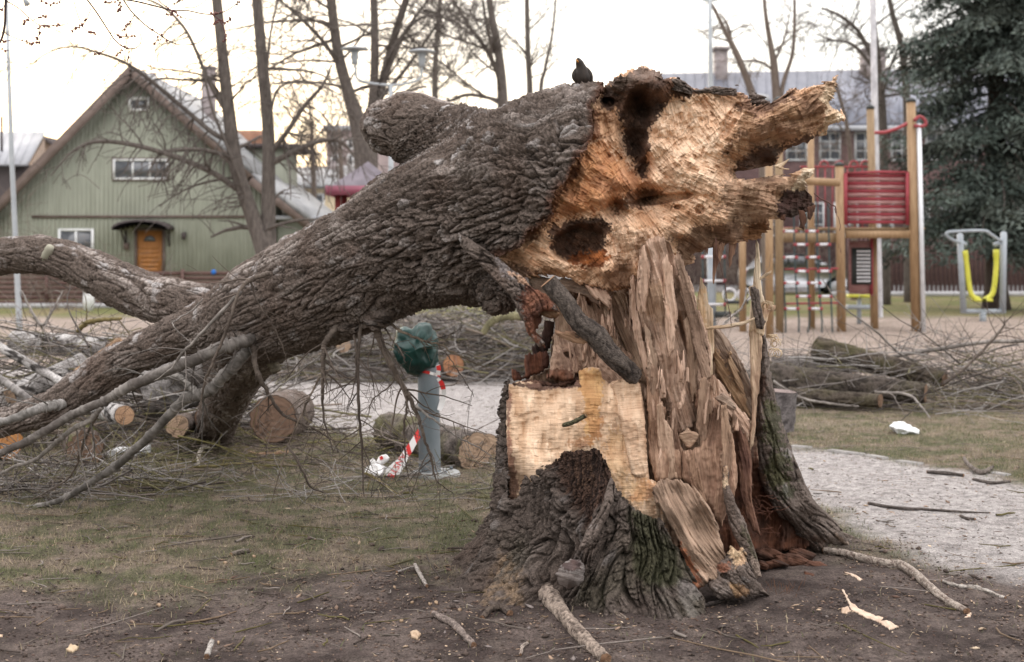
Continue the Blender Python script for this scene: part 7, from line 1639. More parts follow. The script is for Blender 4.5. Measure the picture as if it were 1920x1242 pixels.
# right pile logs
log('mossy_log', 'mossy dark log on top of the brush pile near the playground', W(1532, 655, 15.6), W(1770, 712, 14.7), .13, face=((.3, .2, .14), (.2, .13, .09)), amp=.7, k=1.3, moss=.35, r2=.07, base=((.03, .023, .018), (.10, .08, .062)))
log('dark_log', 'thick dark log at the bottom of the brush pile, right of the stump', W(1430, 712, 14.9), W(1735, 738, 14.2), .17, face=((.3, .2, .14), (.2, .13, .09)), amp=.6, k=1.2, moss=.12, r2=.09, base=((.03, .024, .02), (.10, .082, .07)))
log('dark_log', 'shorter dark log lower in the brush pile, cut end to the right', W(1480, 742, 14.6), W(1650, 752, 14.0), .075, face=((.3, .2, .14), (.2, .13, .09)), amp=.5, k=1.4, moss=.2, r2=.06, base=((.04, .03, .025), (.11, .09, .07)))
log('dark_log', 'grey log lying behind in the brush pile against the sand', W(1450, 680, 16.6), W(1600, 690, 16.2), .09, face=FACE, amp=.5, k=1.4, base=((.08, .07, .065), (.2, .18, .17)))
log('cut_log', 'small log with reddish cut end in the far brush pile, right of the green bag', W(830, 690, 17.6), W(850, 686, 17.2), .13, face=((.42, .22, .12), (.3, .15, .09)), amp=.4, k=1.6)
log('cut_log', 'small log end facing out of the far brush pile, left of the green bag', W(622, 644, 18.2), W(644, 648, 17.6), .09, face=FACE, amp=.3, k=2)

# ------------------------------------------------------------------ brush heaps
def brush(name, label, n, cx, cy, rx, ry, h, seed, L=(.8, 2.4), R=(.004, .016), pal=None, grp=None):
    rg = random.Random(seed); m = MB()
    pal = pal or [(.17, .15, .14), (.25, .23, .215), (.33, .31, .295), (.08, .068, .06), (.05, .04, .035), (.20, .16, .13), (.15, .135, .07)]
    for i in range(n):
        a = rg.uniform(0, 2*PI); q_ = math.sqrt(rg.random()); x = cx + rx * q_ * math.cos(a); y = cy + ry * q_ * math.sin(a)
        hh = h * max(.05, (1 - q_**2)) ** .8; z = rg.random() ** .8 * hh + .02
        ln = rg.uniform(*L); th_ = rg.choice([rg.gauss(0, .5), rg.gauss(PI, .5), rg.uniform(0, 6.28)]); el = rg.gauss(.02, .20)
        d = Vector((math.cos(th_) * math.cos(el), math.sin(th_) * math.cos(el), math.sin(el)))
        p = Vector((x, y, z)) - d * ln * .5; r = R[0] + (R[1] - R[0]) * rg.random() ** 2.2; c_ = rg.choice(pal); pts = [p.copy()]
        nn = 7
        for k in range(nn):
            d = (d + rvec(rg) * .16).normalized(); p = p + d * ln / nn; p.z = max(p.z, .012); pts.append(p.copy())
        m.tube(pts, [r * (1 - .6 * k / nn) for k in range(nn + 1)], 5, cap=False, col=c_)
        for k in range(rg.randrange(1, 5)):
            i0 = rg.randrange(1, nn); s = rvec(rg); twig_mesh(m, pts[i0], (d * .6 + s * .8 + Vector((0, 0, .2))).normalized(), r * .5, ln * rg.uniform(.15, .4), 0, rg, 0, c_, 0, .2, .0022)
    o_ = m.build(name, M_TWIG, None, True); tag(o_, label, 'brush heap', kind='stuff'); return o_
brush('brush_heap', 'tangled grey heap of cut branches at the left edge, with birch logs in it', 480, -4.05, 12.6, 2.15, 1.2, .95, 201, L=(.6, 2.2), R=(.003, .014))
brush('brush_heap', 'long grey heap of branches beyond the path, seen under the trunk', 1050, -.75, 18.6, 3.1, 1.5, .75, 202, L=(.8, 2.6))
brush('brush_heap', 'heap of grey and mossy branches between the stump and the playground', 430, 4.4, 15.2, 2.6, 1.0, .50, 203, L=(.5, 2.0), R=(.002, .012))
brush('brush_litter', 'loose thin branches trailing off the right-hand heap onto the grass', 150, 5.4, 15.0, 2.4, 1.9, .12, 204, L=(.6, 2.0), R=(.003, .008))
brush('brush_litter', 'low tangle of branches on the grass at the lower left', 210, -2.95, 9.6, .8, .6, .16, 205, L=(.3, 1.1), R=(.002, .009))
brush('brush_litter', 'scattered branches and bark below the dark supporting limb', 130, -1.6, 11.0, 1.6, .6, .15, 206, L=(.3, 1.0), R=(.002, .009), pal=[(.07, .055, .045), (.13, .10, .085), (.2, .165, .14), (.17, .15, .06)])
brush('brush_litter', 'twigs lying around the foot of the grey post', 150, -.6, 9.7, 1.6, .9, .04, 207, L=(.2, .9), R=(.0015, .005))
# lighter, longer sticks poking out of the heaps
def stick(label, pts, cols, seed, ntw=4, name='branch', cat='branch', grp=None, **kw):
    o_ = bough(name, None, pts, cols, seed, ntw, **kw); tag(o_, label, cat, grp); return o_
stick('yellow-lichened branch sticking up from the left heap towards the limb', [(145, 622, 12.3, .02), (165, 605, 12.2, .022), (195, 600, 12.2, .018), (228, 598, 12.3, .012)], ((.12, .095, .04), (.24, .19, .08)), 301)
stick('long pale bare branch arching up from the left heap', [(40, 545, 12, .008), (62, 590, 11.9, .012), (80, 610, 11.9, .014), (100, 580, 11.9, .010), (118, 545, 12, .006)], TWL, 302, 6)
stick('thick grey branch slanting down at the left edge', [(-10, 705, 10.6, .032), (25, 728, 10.6, .03), (60, 752, 10.6, .028), (75, 762, 10.6, .024)], ((.17, .155, .15), (.33, .31, .30)), 303, 3)
stick('curved lichen-green branch above the far heap under the trunk', [(905, 625, 17, .04), (920, 605, 17, .045), (945, 594, 17, .05), (975, 594, 17, .05), (1005, 596, 17, .045)], ((.11, .10, .055), (.21, .19, .11)), 304, 2)
stick('long grey branch lying across the right-hand heap towards the edge', [(1560, 700, 15.5, .016), (1660, 672, 15.2, .022), (1760, 655, 15, .024), (1850, 642, 15, .022), (1940, 640, 15, .02)], TWL, 305, 10, tl=(.2, .7))
stick('forked thin branch rising from the right-hand heap in front of the sand', [(1540, 520, 14.5, .005), (1575, 570, 14.6, .007), (1640, 620, 14.8, .010), (1690, 665, 15, .013), (1740, 690, 15, .015)], TWL, 306, 5, tl=(.2, .6))
stick('dark twiggy branch arching over the heap at the right edge', [(1770, 720, 14.6, .018), (1810, 690, 14.6, .016), (1850, 650, 14.6, .014), (1880, 615, 14.6, .010), (1884, 600, 14.6, .006)], TWD, 307, 9, tl=(.2, .7))
stick('low grey branch along the front of the right-hand heap', [(1450, 715, 14, .014), (1500, 745, 13.9, .014), (1560, 758, 13.8, .012), (1610, 762, 13.8, .010)], TWL, 308, 5)
stick('pale crooked branch at the foot of the right-hand heap', [(1640, 735, 13.9, .014), (1700, 740, 13.8, .014), (1725, 760, 13.6, .010), (1745, 785, 13.4, .006)], TWL, 309, 5)
stick('bare branch behind the pale splinters, reaching to the right', [(1330, 640, 11, .012), (1365, 600, 11.2, .012), (1392, 575, 11.4, .010), (1400, 540, 11.5, .007)], TWL, 310, 5)
stick('yellow-green lichened branch on the grass left of the grey post', [(680, 886, 9.6, .010), (700, 895, 9.5, .013), (722, 912, 9.4, .011), (750, 930, 9.2, .006)], ((.10, .08, .035), (.21, .17, .07)), 311, 3)
stick('grey stick lying flat in front of the tape and the post', [(640, 898, 9.95, .010), (700, 894, 9.95, .015), (745, 893, 9.95, .014), (790, 888, 9.95, .010)], TWL, 312, 2)
stick('long mossy branch lying across the grass left of centre', [(260, 885, 10.1, .010), (340, 878, 10.1, .012), (420, 872, 10.2, .012), (520, 862, 10.4, .008)], ((.12, .10, .04), (.2, .17, .08)), 313, 6)
stick('tan split batten lying on the grass behind the hanging twigs', [(386, 818, 12.0, .012), (430, 838, 11.8, .016), (480, 852, 11.2, .018), (540, 848, 11.2, .016)], ((.36, .22, .14), (.5, .34, .22)), 314, 0, knots=False)
stick('dark broken stick lying on grass in front of the logs', [(236, 938, 9.1, .010), (262, 930, 9.15, .013), (292, 927, 9.2, .008)], TWD, 315, 2)

# twigs lying everywhere
rg = random.Random(77); m = MB()
for i in range(900):
    if i < 420: y = rg.uniform(6.0, 13); x = y * rg.uniform(-.37, -.02)
    elif i < 620: y = rg.uniform(4.4, 8); x = y * rg.uniform(-.36, .36)
    else: y = rg.uniform(8, 17); x = y * rg.uniform(-.2, .40)
    if (x - .8)**2 + (y - 7.05)**2 < 1.1: continue
    L = rg.uniform(.04, .22) * (1 + (rg.random() > .9) * 2); a = rg.uniform(0, 6.28); r = rg.uniform(.0012, .004) * (1 + (rg.random() > .93)); z = float(gz(np.array([x]), np.array([y]))[0]) + r
    pts = [Vector((x + math.cos(a) * L * t + rg.gauss(0, .006), y + math.sin(a) * L * t + rg.gauss(0, .006), z + rg.uniform(0, .008))) for t in (-.5, -.2, .1, .5)]
    m.tube(pts, [r, r, r * .9, r * .6], 5, cap=False, col=rg.choice([(.06, .045, .038), (.12, .10, .085), (.22, .19, .17), (.17, .12, .08), (.10, .085, .03)]))
tag(m.build('fallen_twigs', M_TWIG, None, True), 'small broken twigs lying loose on the ground all around the tree', 'twigs', kind='stuff')

# ------------------------------------------------------------------ grey post with green bag and tape
PO = thing('grey_post', 'thick grey steel lamp base standing on a round foot behind the hanging twigs', 'post', G(808, 893))
YP_ = G(808, 893).y
M_GALV = mat_n('dull_galvanised', (.135, .165, .185), (.22, .245, .265), 5, (1, 1, .5), .55, .15, .002, 60, metal=.25)
def Pp(px, py): return W(px, py, YP_)
m = MB(); m.tube([Pp(808, 893), Pp(806, 880), Pp(804, 780), Pp(803, 695), Pp(803, 672), Pp(806, 655)], [.080, .078, .077, .0755, .072, .055], 28); m.build('shaft', M_GALV, PO, True)
m = MB(); c0 = Pp(817, 898); m.tube([(c0.x, YP_, -.02), (c0.x, YP_, .02), (c0.x, YP_, .034), (c0.x, YP_, .036)], [.175, .175, .165, .09], 30); m.build('foot_plate', mat_n('foot_concrete', (.25, .26, .26), (.36, .37, .37), 14, rough=.9), PO, True)
for a in range(4):
    t = a * PI / 2 + .6; MB().tube([(c0.x + .13 * math.cos(t), YP_ + .13 * math.sin(t), .036), (c0.x + .13 * math.cos(t), YP_ + .13 * math.sin(t), .055)], .012, 6).build('bolt', M_GALV, PO)
# bag
def bag(name, outline, Y, thick, mat, seed, amp=.02, parent=None):
    P = np.array(outline, dtype=float); cen = P.mean(0); n_a, n_r = 90, 44
    # closed blob from the outline: latitude rings through front and back
    cl = np.concatenate([P, P[:1]]); seg = np.linalg.norm(np.diff(cl, axis=0), axis=1); s = np.concatenate([[0], np.cumsum(seg)]); t = np.linspace(0, s[-1], n_a, endpoint=False)
    ring = np.stack([np.interp(t, s, cl[:, 0]), np.interp(t, s, cl[:, 1])], 1)
    V = []
    for i in range(n_r + 1):
        ph = -PI/2 + PI * i / n_r; k = math.cos(ph) ** .8; dep = math.sin(ph) * thick
        q_ = cen + (ring - cen) * k
        V.append(np.stack([q_[:, 0], q_[:, 1], np.full(n_a, dep)], 1))
    V = np.concatenate(V); sc = Y / F
    X3 = np.stack([(V[:, 0] - CX) * sc, Y + V[:, 2], EYE - (V[:, 1] - HZ) * sc], 1)
    f = 1.6 - np.abs(perlin(X3 * 8 + seed)) * 3.4; f2 = 1 - np.abs(perlin(X3 * np.array([24, 24, 14]) + seed + 4)) * 2.2
    c3 = X3.mean(0); dirn = X3 - c3; dirn /= (np.linalg.norm(dirn, axis=1)[:, None] + 1e-6)
    X3 = X3 + dirn * (amp * (f - .5) + amp * .45 * (f2 - .5))[:, None]
    j = np.arange(n_a); k = (j + 1) % n_a
    Q = np.concatenate([np.stack([i*n_a+j, i*n_a+k, (i+1)*n_a+k, (i+1)*n_a+j], 1) for i in range(n_r)])
    L = np.array(tuple(world_loc(parent))) if parent is not None else 0
    return add(name, mesh_np(name, X3 - L, Q, None, True), mat, parent)
M_BAG = mat_n('green_plastic', (.003, .024, .021), (.006, .042, .036), 6, rough=.42, bstr=.5, bdist=.01, bscale=18, spec=.4)
b_ = bag('plastic_bag', [(742, 640), (746, 622), (760, 614), (775, 616), (788, 608), (804, 610), (815, 620), (819, 634), (818, 655), (820, 676), (812, 690), (795, 696), (780, 704), (766, 702), (758, 690), (748, 678), (740, 660)], YP_ - .01, .15, M_BAG, 3, .016)
tag(b_, 'crumpled dark green plastic bag pulled over the top of the grey post', 'plastic bag')
# barrier tape
M_TAPEW = mat_n('tape_white', (.72, .71, .71), (.80, .79, .79), 9, rough=.4, bstr=0); M_TAPER = mat_n('tape_red', (.62, .03, .03), (.72, .05, .045), 9, rough=.4, bstr=0)
def ribbon(parent, pts, w, name='tape', bands=None, tw=0.):
    """pts world; bands: per-segment material index 0 white 1 red"""
    S_ = spline([tuple(p) for p in pts], 6 * len(pts)); d = np.gradient(S_, axis=0); d /= np.linalg.norm(d, axis=1)[:, None]
    V = []
    wd = np.full(len(S_), w) if np.ndim(w) == 0 else np.interp(np.linspace(0, 1, len(S_)), np.linspace(0, 1, len(w)), w)
    for i in range(len(S_)):
        s = np.cross(d[i], (0, 1, .15 * math.sin(i * .6 + tw))); s /= np.linalg.norm(s)
        V += [S_[i] - s * wd[i] / 2, S_[i] + s * wd[i] / 2]
    V = np.array(V); off = np.array((0, .0012, 0)); V = np.concatenate([V, V + off]); n = len(S_)
    Q = [(2*i, 2*i+1, 2*i+3, 2*i+2) for i in range(n-1)] + [(2*n+2*i+2, 2*n+2*i+3, 2*n+2*i+1, 2*n+2*i) for i in range(n-1)]
    me = mesh_np(name, V - np.array(tuple(world_loc(parent))), np.array(Q), None, True)
    me.materials.append(M_TAPEW); me.materials.append(M_TAPER)
    if bands is not None:
        for i, p in enumerate(me.polygons): 
            f_ = (i % (n-1)) / (n-1); p.material_index = int(any(a <= f_ < b for a, b in bands))
    return add(name, me, None, parent)
TP = thing('barrier_tape', 'red and white barrier tape tied round the grey post and trailing on the grass', 'barrier tape', G(760, 893))
ring = [Vector((Pp(803, 0).x + .081 * math.cos(t), YP_ - .081 * math.sin(t), Pp(0, 700).z + .012 * math.sin(t * 1) - .02 * math.cos(t))) for t in np.linspace(-.4, PI + .4, 12)]
S_ = ribbon(TP, ring, .02, 'tape_loop', [(0, .25), (.45, 1)])
ribbon(TP, [Pp(822, 702) + Vector((0, -.08, 0)), Pp(824, 690) + Vector((0, -.09, 0)), Pp(822, 683) + Vector((0, -.09, 0))], .03, 'tape_knot', [(.3, .9)])
ribbon(TP, [Pp(822, 708) + Vector((0, -.08, 0)), Pp(830, 720) + Vector((0, -.07, 0)), Pp(833, 738) + Vector((0, -.05, 0)), Pp(829, 755) + Vector((0, -.05, 0)), Pp(824, 768) + Vector((0, -.06, 0))], [.02, .035, .03, .04, .03], 'tape_tail', [(.1, .35)])
# long strip from the post down to the grass, with lettering
A_ = Pp(786, 806) + Vector((0, -.06, 0)); B_ = W(766, 845, YP_ - .1); C_ = W(742, 882, YP_ - .16)
def strip_quad(parent, name, corners, mat, sub=1):
    V = np.array([tuple(c) for c in corners]); V = np.concatenate([V, V + np.array((0, .0015, 0))]) - np.array(tuple(world_loc(parent)))
    return add(name, mesh_np(name, V, np.array([(0,1,2,3), (7,6,5,4)]), None, False), mat, parent)
def q4(px, py): return W(px, py, YP_ - .05 - (py - 800) * .0012)
strip_quad(TP, 'tape_red_band', [q4(784, 804), q4(788, 820), q4(781, 833), q4(776, 817)], M_TAPER)
strip_quad(TP, 'tape_white_band', [q4(776, 817), q4(781, 833), q4(772, 849), q4(767, 831)], M_TAPEW)
strip_quad(TP, 'tape_red_band', [q4(767, 831), q4(772, 849), q4(766, 857), q4(761, 839)], M_TAPER)
sp = [q4(761, 839), q4(766, 857), q4(758, 876), q4(748, 891), q4(713, 892), q4(728, 876), q4(748, 858)]
V = np.array([tuple(c) for c in sp]) - np.array(tuple(world_loc(TP)))
tq = add('tape_white_strip', mesh_np('tape_white_strip', V, [np.array([(0, 1, 2, 6), (6, 2, 3, 5)]), np.array([(5, 3, 4)])], None, False), M_TAPEW, TP)
# lettering
cu_ = bpy.data.curves.new('tape_lettering', 'FONT'); cu_.body = 'PANSTET'; cu_.size = .062; cu_.extrude = .0004; cu_.space_character = 1.05; cu_.align_x = 'CENTER'; cu_.align_y = 'CENTER'
cu_.materials.append(M_TAPER)
tmp = bpy.data.objects.new('tape_lettering', cu_); COL.objects.link(tmp)
dgx = bpy.context.evaluated_depsgraph_get(); lm = bpy.data.meshes.new_from_object(tmp.evaluated_get(dgx)); bpy.data.objects.remove(tmp)
lo = bpy.data.objects.new('tape_lettering', lm); COL.objects.link(lo); lo.parent = TP
e_x = (q4(731, 893) - q4(756, 852)).normalized(); n_ = (q4(766, 857) - q4(761, 839)).cross(q4(728, 876) - q4(761, 839)).normalized()
if n_.y > 0: n_ = -n_
e_y = n_.cross(e_x).normalized()
Mx = Matrix((e_x, e_y, n_)).transposed().to_4x4(); Mx.translation = q4(744, 874) + n_ * .003 - TP.location; lo.matrix_basis = Mx
if len(lm.materials) == 0: lm.materials.append(M_TAPER)
# crumpled remainder
M_TW = M_TAPEW
bag('tape_crumple', [(682, 888), (690, 880), (700, 876), (712, 876), (722, 884), (718, 891), (700, 893)], YP_ - .12, .07, M_TW, 8, .02, TP)
bag('tape_crumple', [(698, 868), (702, 864), (708, 872), (722, 878), (718, 886), (704, 884)], YP_ - .08, .05, M_TW, 18, .02, TP)
bag('tape_crumple', [(706, 866), (712, 858), (722, 854), (730, 858), (728, 864), (716, 870), (710, 872)], YP_ - .06, .03, M_TW, 28, .01, TP)
strip_quad(TP, 'tape_red_band', [W(711, 857, YP_ - .1), W(717, 855, YP_ - .1), W(719, 861, YP_ - .1), W(713, 863, YP_ - .1)], M_TAPER)

# ------------------------------------------------------------------ litter and loose things on the ground
b2 = bag('plastic_bag', [(1672, 800), (1680, 793), (1694, 795), (1706, 801), (1722, 806), (1720, 813), (1700, 814), (1680, 811)], G(1698, 813).y, .11, mat_n('white_plastic', (.70, .72, .74), (.82, .84, .85), 9, rough=.45, bstr=.3), 5, .02)
tag(b2, 'crumpled white plastic bag on the grass right of the stump', 'plastic bag')
for i, (ol, lb) in enumerate([([(196, 852), (206, 841), (240, 840), (250, 844), (238, 850), (222, 858), (205, 858)], 'flattened white paper bag on the grass left of the long branch'), ([(248, 856), (262, 846), (284, 832), (280, 848), (262, 854)], 'folded white paper scrap just right of the long branch')]):
    o_ = bag('paper_scrap', ol, G(ol[0][0], 858).y, .05, M_WHITE, 9 + i, .012); tag(o_, lb, 'paper')
def flat_piece(name, label, pts, th, cols, seed=0, cat='wood splinter', grp=None, lift=.008, ridge=.004):
    """splinter lying on the ground: outline in photo pixels on the ground plane, real thickness"""
    W2 = [G(a, b, .01) for a, b in pts]; P = np.array([(w.x, w.y) for w in W2])
    x0, y0 = P.min(0); x1, y1 = P.max(0); st = .004
    gx, gy = np.meshgrid(np.arange(x0 - st, x1 + st * 2, st), np.arange(y0 - st, y1 + st * 2, st)); X, Y2 = gx.ravel().astype(np.float32), gy.ravel().astype(np.float32)
    d = poly_sd(P, X, Y2) + .003 * perlin(v2(X * 60, Y2 * 60, seed)); ins = (d > 0).reshape(gx.shape); cell = ins[:-1, :-1] & ins[1:, :-1] & ins[:-1, 1:] & ins[1:, 1:]
    C_ = P.mean(0); ax = P[np.argmax(((P - C_)**2).sum(1))] - C_; ax /= np.linalg.norm(ax) + 1e-9
    al = (X - C_[0]) * ax[0] + (Y2 - C_[1]) * ax[1]; ac = -(X - C_[0]) * ax[1] + (Y2 - C_[1]) * ax[0]
    z0 = gz(X, Y2); f = perlin(v2(al * 10, ac * 120, seed))
    zt = z0 + lift + np.minimum(np.clip(d, 0, 1), .02) / .02 * th + ridge * f; zb = z0 - .002
    I = np.arange(X.size).reshape(gx.shape); u = np.zeros(X.size, bool); 
    for A in (I[:-1, :-1][cell], I[1:, :-1][cell], I[:-1, 1:][cell], I[1:, 1:][cell]): u[A] = True
    if u.sum() < 4: return None
    idx = np.full(X.size, -1); idx[u] = np.arange(u.sum()); n = int(u.sum())
    q_ = np.stack([I[:-1, :-1][cell], I[:-1, 1:][cell], I[1:, 1:][cell], I[1:, :-1][cell]], 1); Qt = idx[q_]; Qb = Qt[:, ::-1] + n
    from collections import Counter
    E = Counter(); 
    for f4 in Qt:
        for a_, b_ in zip(f4, np.roll(f4, -1)): E[(int(a_), int(b_))] += 1
    S4 = [(a_, a_ + n, b_ + n, b_) for (a_, b_) in E if (b_, a_) not in E]
    V = np.concatenate([np.stack([X[u], Y2[u], zt[u]], 1), np.stack([X[u], Y2[u], zb[u]], 1)])
    cc = mixc(np.tile(cols[0], (X.size, 1)), cols[1], sstep(-.4, .4, perlin(v2(al * 14, ac * 90, seed + 3))))[u]
    o_ = add(name, mesh_np(name, V, np.concatenate([Qt, Qb, np.array(S4)]), np.concatenate([cc, cc * .8]), True), M_WOOD)
    return tag(o_, label, cat, grp)
flat_piece('wood_splinter', 'long pale forked splinter lying on the soil at lower right', [(1577, 1118), (1583, 1120), (1596, 1143), (1625, 1154), (1650, 1166), (1670, 1180), (1686, 1190), (1668, 1194), (1645, 1178), (1620, 1165), (1594, 1152)], .007, ((.62, .50, .40), (.5, .37, .28)), 1, lift=.003, ridge=.002)
flat_piece('wood_splinter', 'pale flat chunk of wood at the right foot of the bark base', [(1257, 1140), (1285, 1146), (1312, 1156), (1310, 1163), (1280, 1162), (1255, 1153)], .012, ((.52, .39, .3), (.4, .28, .2)), 2, lift=.004)
flat_piece('wood_chip', 'squarish pale chip on the bare soil left of the front root', [(769, 1189), (782, 1187), (790, 1196), (783, 1204), (771, 1201)], .008, ((.46, .35, .25), (.36, .26, .18)), 3, 'wood chip')
flat_piece('wood_chip', 'flat pale chip beside the long forked splinter', [(1577, 1151), (1590, 1149), (1597, 1157), (1588, 1162), (1577, 1160)], .005, ((.5, .38, .29), (.4, .29, .21)), 4, 'wood chip', lift=.003)
flat_piece('wood_splinter', 'thin white curl of split wood at the end of the right-hand root', [(1776, 1132), (1782, 1132), (1800, 1145), (1822, 1158), (1820, 1166), (1806, 1166), (1816, 1159), (1798, 1150)], .004, ((.62, .50, .40), (.5, .37, .28)), 5, lift=.003)
flat_piece('wood_splinter', 'short pale splinter behind the dry grass tuft', [(1582, 1093), (1590, 1092), (1618, 1103), (1612, 1106)], .004, ((.62, .50, .40), (.5, .37, .28)), 6, lift=.003)
flat_piece('wood_chip', 'small pale chip at the lower left corner of the lawn', [(122, 1218), (132, 1210), (150, 1213), (136, 1222)], .006, ((.5, .4, .28), (.4, .3, .2)), 7, 'wood chip')
for i, (a, b) in enumerate([(287, 1035), (476, 1042), (422, 1057), (254, 1115), (297, 1137), (410, 1204), (752, 1167), (806, 1138), (772, 1135), (740, 1113), (862, 1152), (818, 1137)]):
    s = rnd.uniform(3, 5.5); flat_piece('wood_chip', 'small pale wood chip lying on the trampled soil left of the stump', [(a - s, b), (a - s * .2, b - s * .35), (a + s, b - s * .1), (a + s * .7, b + s * .35), (a - s * .3, b + s * .4)], .003, ((.36, .26, .175), (.26, .18, .12)), 20 + i, 'wood chip', 'small wood chips left of the stump')
# dug-out roots and sticks: real bark tubes on the ground
def root(label, pts, cols, seed, name='root', cat='root', ntw=0, amp=.25, **kw):
    amp *= .38
    P = []; R2 = []
    for a, b, r, lift in pts:
        v = G(a, b, 0); z = float(gz(np.array([v.x]), np.array([v.y]))[0]); P.append((v.x, v.y, z + lift)); R2.append(r)
    o_ = log_obj(name, P, R2, None, sides=20, seg=.008, amp=amp, k=3.0, base=cols, ends=((.35, .22, .14), (.25, .15, .1)), lich=.05, **kw); return tag(o_, label, cat)
RG = ((.10, .075, .062), (.36, .29, .24))
root('thick pale root peeled bare in front of the stump, running to the bottom edge', [(1015, 1118, .035, .05), (1022, 1136, .045, .035), (1040, 1158, .036, .02), (1065, 1185, .028, .016), (1085, 1208, .028, .016), (1110, 1228, .024, .012), (1135, 1252, .020, .01)], RG, 1, amp=.5)
root('side fork of the pale front root, running right along the soil', [(1030, 1126, .022, .035), (1055, 1137, .020, .02), (1080, 1150, .018, .012), (1110, 1160, .014, .008), (1140, 1165, .010, .004), (1175, 1178, .006, 0)], RG, 2, amp=.4)
root('pale surface root snaking right from the stump towards the path', [(1545, 1056, .012, .02), (1580, 1060, .016, .018), (1620, 1068, .018, .016), (1660, 1075, .020, .016), (1690, 1078, .022, .014), (1720, 1098, .020, .012), (1745, 1120, .018, .010), (1775, 1140, .017, .010), (1812, 1163, .014, .008)], ((.16, .12, .10), (.42, .36, .31)), 3, amp=.35)
root('curved grey stick with blunt ends on the soil left of the front root', [(812, 1168, .010, .014), (830, 1176, .013, .014), (850, 1186, .014, .014), (872, 1206, .013, .012), (888, 1222, .011, .01)], ((.12, .095, .085), (.27, .22, .195)), 4, 'stick', 'stick')
root('dark arched root end poking out of the soil left of the front root', [(905, 1172, .012, .0), (920, 1163, .014, .012), (940, 1160, .015, .016), (955, 1168, .014, .008)], ((.05, .038, .032), (.11, .085, .07)), 5)
root('short white-grey stick standing up near the bottom edge', [(388, 1240, .010, .01), (393, 1232, .010, .03), (398, 1225, .008, .05)], ((.25, .22, .2), (.42, .39, .36)), 6, 'stick', 'stick')
root('pale twig with side shoots left of the bark base', [(800, 1115, .007, .01), (792, 1102, .008, .012), (783, 1086, .008, .018), (778, 1076, .006, .02)], ((.22, .19, .17), (.42, .38, .35)), 7, 'stick', 'stick')
root('thin pale twig branching left of the bark base', [(778, 1078, .004, .02), (762, 1084, .0035, .014), (745, 1090, .003, .01)], ((.22, .19, .17), (.42, .38, .35)), 8, 'stick', 'stick')
root('thin curved twig at the bottom edge below the front root', [(976, 1240, .005, .006), (980, 1228, .0055, .008), (990, 1216, .004, .006)], ((.25, .2, .17), (.42, .36, .31)), 9, 'stick', 'stick')
root('short greyish stick half buried in the grass left of the stump', [(434, 1046, .010, .01), (450, 1042, .012, .012), (466, 1038, .010, .01)], ((.10, .085, .07), (.2, .17, .145)), 10, 'stick', 'stick')
root('pale curled bark strip on the grass in front of the logs', [(372, 876, .012, .0), (373, 866, .014, .05), (380, 858, .013, .08), (392, 856, .01, .07)], ((.4, .36, .3), (.55, .5, .43)), 11, 'stick', 'bark strip')
root('white twig lying on the soil at the far lower right', [(1768, 1108, .006, .008), (1800, 1115, .007, .008), (1832, 1118, .010, .008), (1870, 1128, .008, .006), (1884, 1131, .004, .004)], ((.3, .26, .23), (.5, .46, .42)), 12, 'stick', 'stick')
root('dark twig lying across the pale path', [(1630, 948, .010, .01), (1660, 954, .009, .012), (1700, 958, .009, .012), (1735, 957, .008, .01), (1790, 962, .006, .01), (1855, 966, .004, .008)], ((.06, .05, .045), (.13, .11, .10)), 13, 'stick', 'twig', amp=.15)
root('short dark twig on the pale path below the longer one', [(1802, 972, .008, .01), (1814, 976, .009, .01), (1827, 978, .007, .01)], ((.06, .05, .045), (.12, .1, .09)), 14, 'stick', 'twig', amp=.15)
root('dark twig on the far side of the path near the right edge', [(1740, 888, .012, .015), (1770, 892, .013, .015), (1806, 895, .010, .012)], ((.05, .045, .04), (.12, .1, .09)), 15, 'stick', 'twig', amp=.15)
root('crooked branch piece at the far path edge, right side', [(1808, 872, .012, .05), (1816, 882, .014, .03), (1840, 892, .016, .02), (1862, 884, .010, .02)], ((.08, .065, .055), (.2, .17, .15)), 16, 'stick', 'branch', amp=.2)
root('flat dark twig near the right end of the far path edge', [(1826, 900, .010, .01), (1860, 907, .011, .012), (1893, 903, .008, .01)], ((.06, .05, .045), (.13, .11, .10)), 17, 'stick', 'twig', amp=.15)
# rotten chunks in the mouth of the hollow
ROTC = ((.115, .055, .036), (.05, .027, .02))
for i, (a, b, w_, h_, Yv) in enumerate([(1440, 1040, 30, 16, 6.95), (1480, 1052, 38, 20, 6.95), (1520, 1062, 36, 15, 6.95), (1500, 1042, 30, 18, 7.05), (1455, 1058, 26, 10, 6.85), (1512, 1080, 26, 9, 6.75), (1428, 1060, 14, 12, 6.8)]):
    o_ = piece('rotten_chunk', [(a - w_, b + h_ * .4), (a - w_ * .7, b - h_ * .6), (a - w_ * .1, b - h_ * .8), (a + w_ * .5, b - h_ * .6), (a + w_, b), (a + w_ * .8, b + h_ * .6), (a, b + h_ * .8), (a - w_ * .6, b + h_ * .7)], [(a, b, Yv)], 20, 1.6, ROTC, fib=.005, ter=.02, lump=.03, R=.08, E=.06, ew=12, jag=3, seed=200 + i)
    tag(o_, ['reddish rotten chunk at the left of the hollow mouth', 'largest reddish rotten chunk in the hollow mouth', 'rotten chunk at the right of the hollow mouth', 'rotten chunk behind the others deep in the hollow', 'low rotten flake in front of the left chunk', 'dark rotten flake lying foremost before the hollow', 'small rotten lump beside the leaning bark sliver'][i], 'rotten wood')
root('pale broken root peg inside the hollow at the base', [(1418, 1030, .018, .03), (1432, 1028, .020, .03), (1450, 1026, .016, .035)], RG, 21, 'root', 'root')
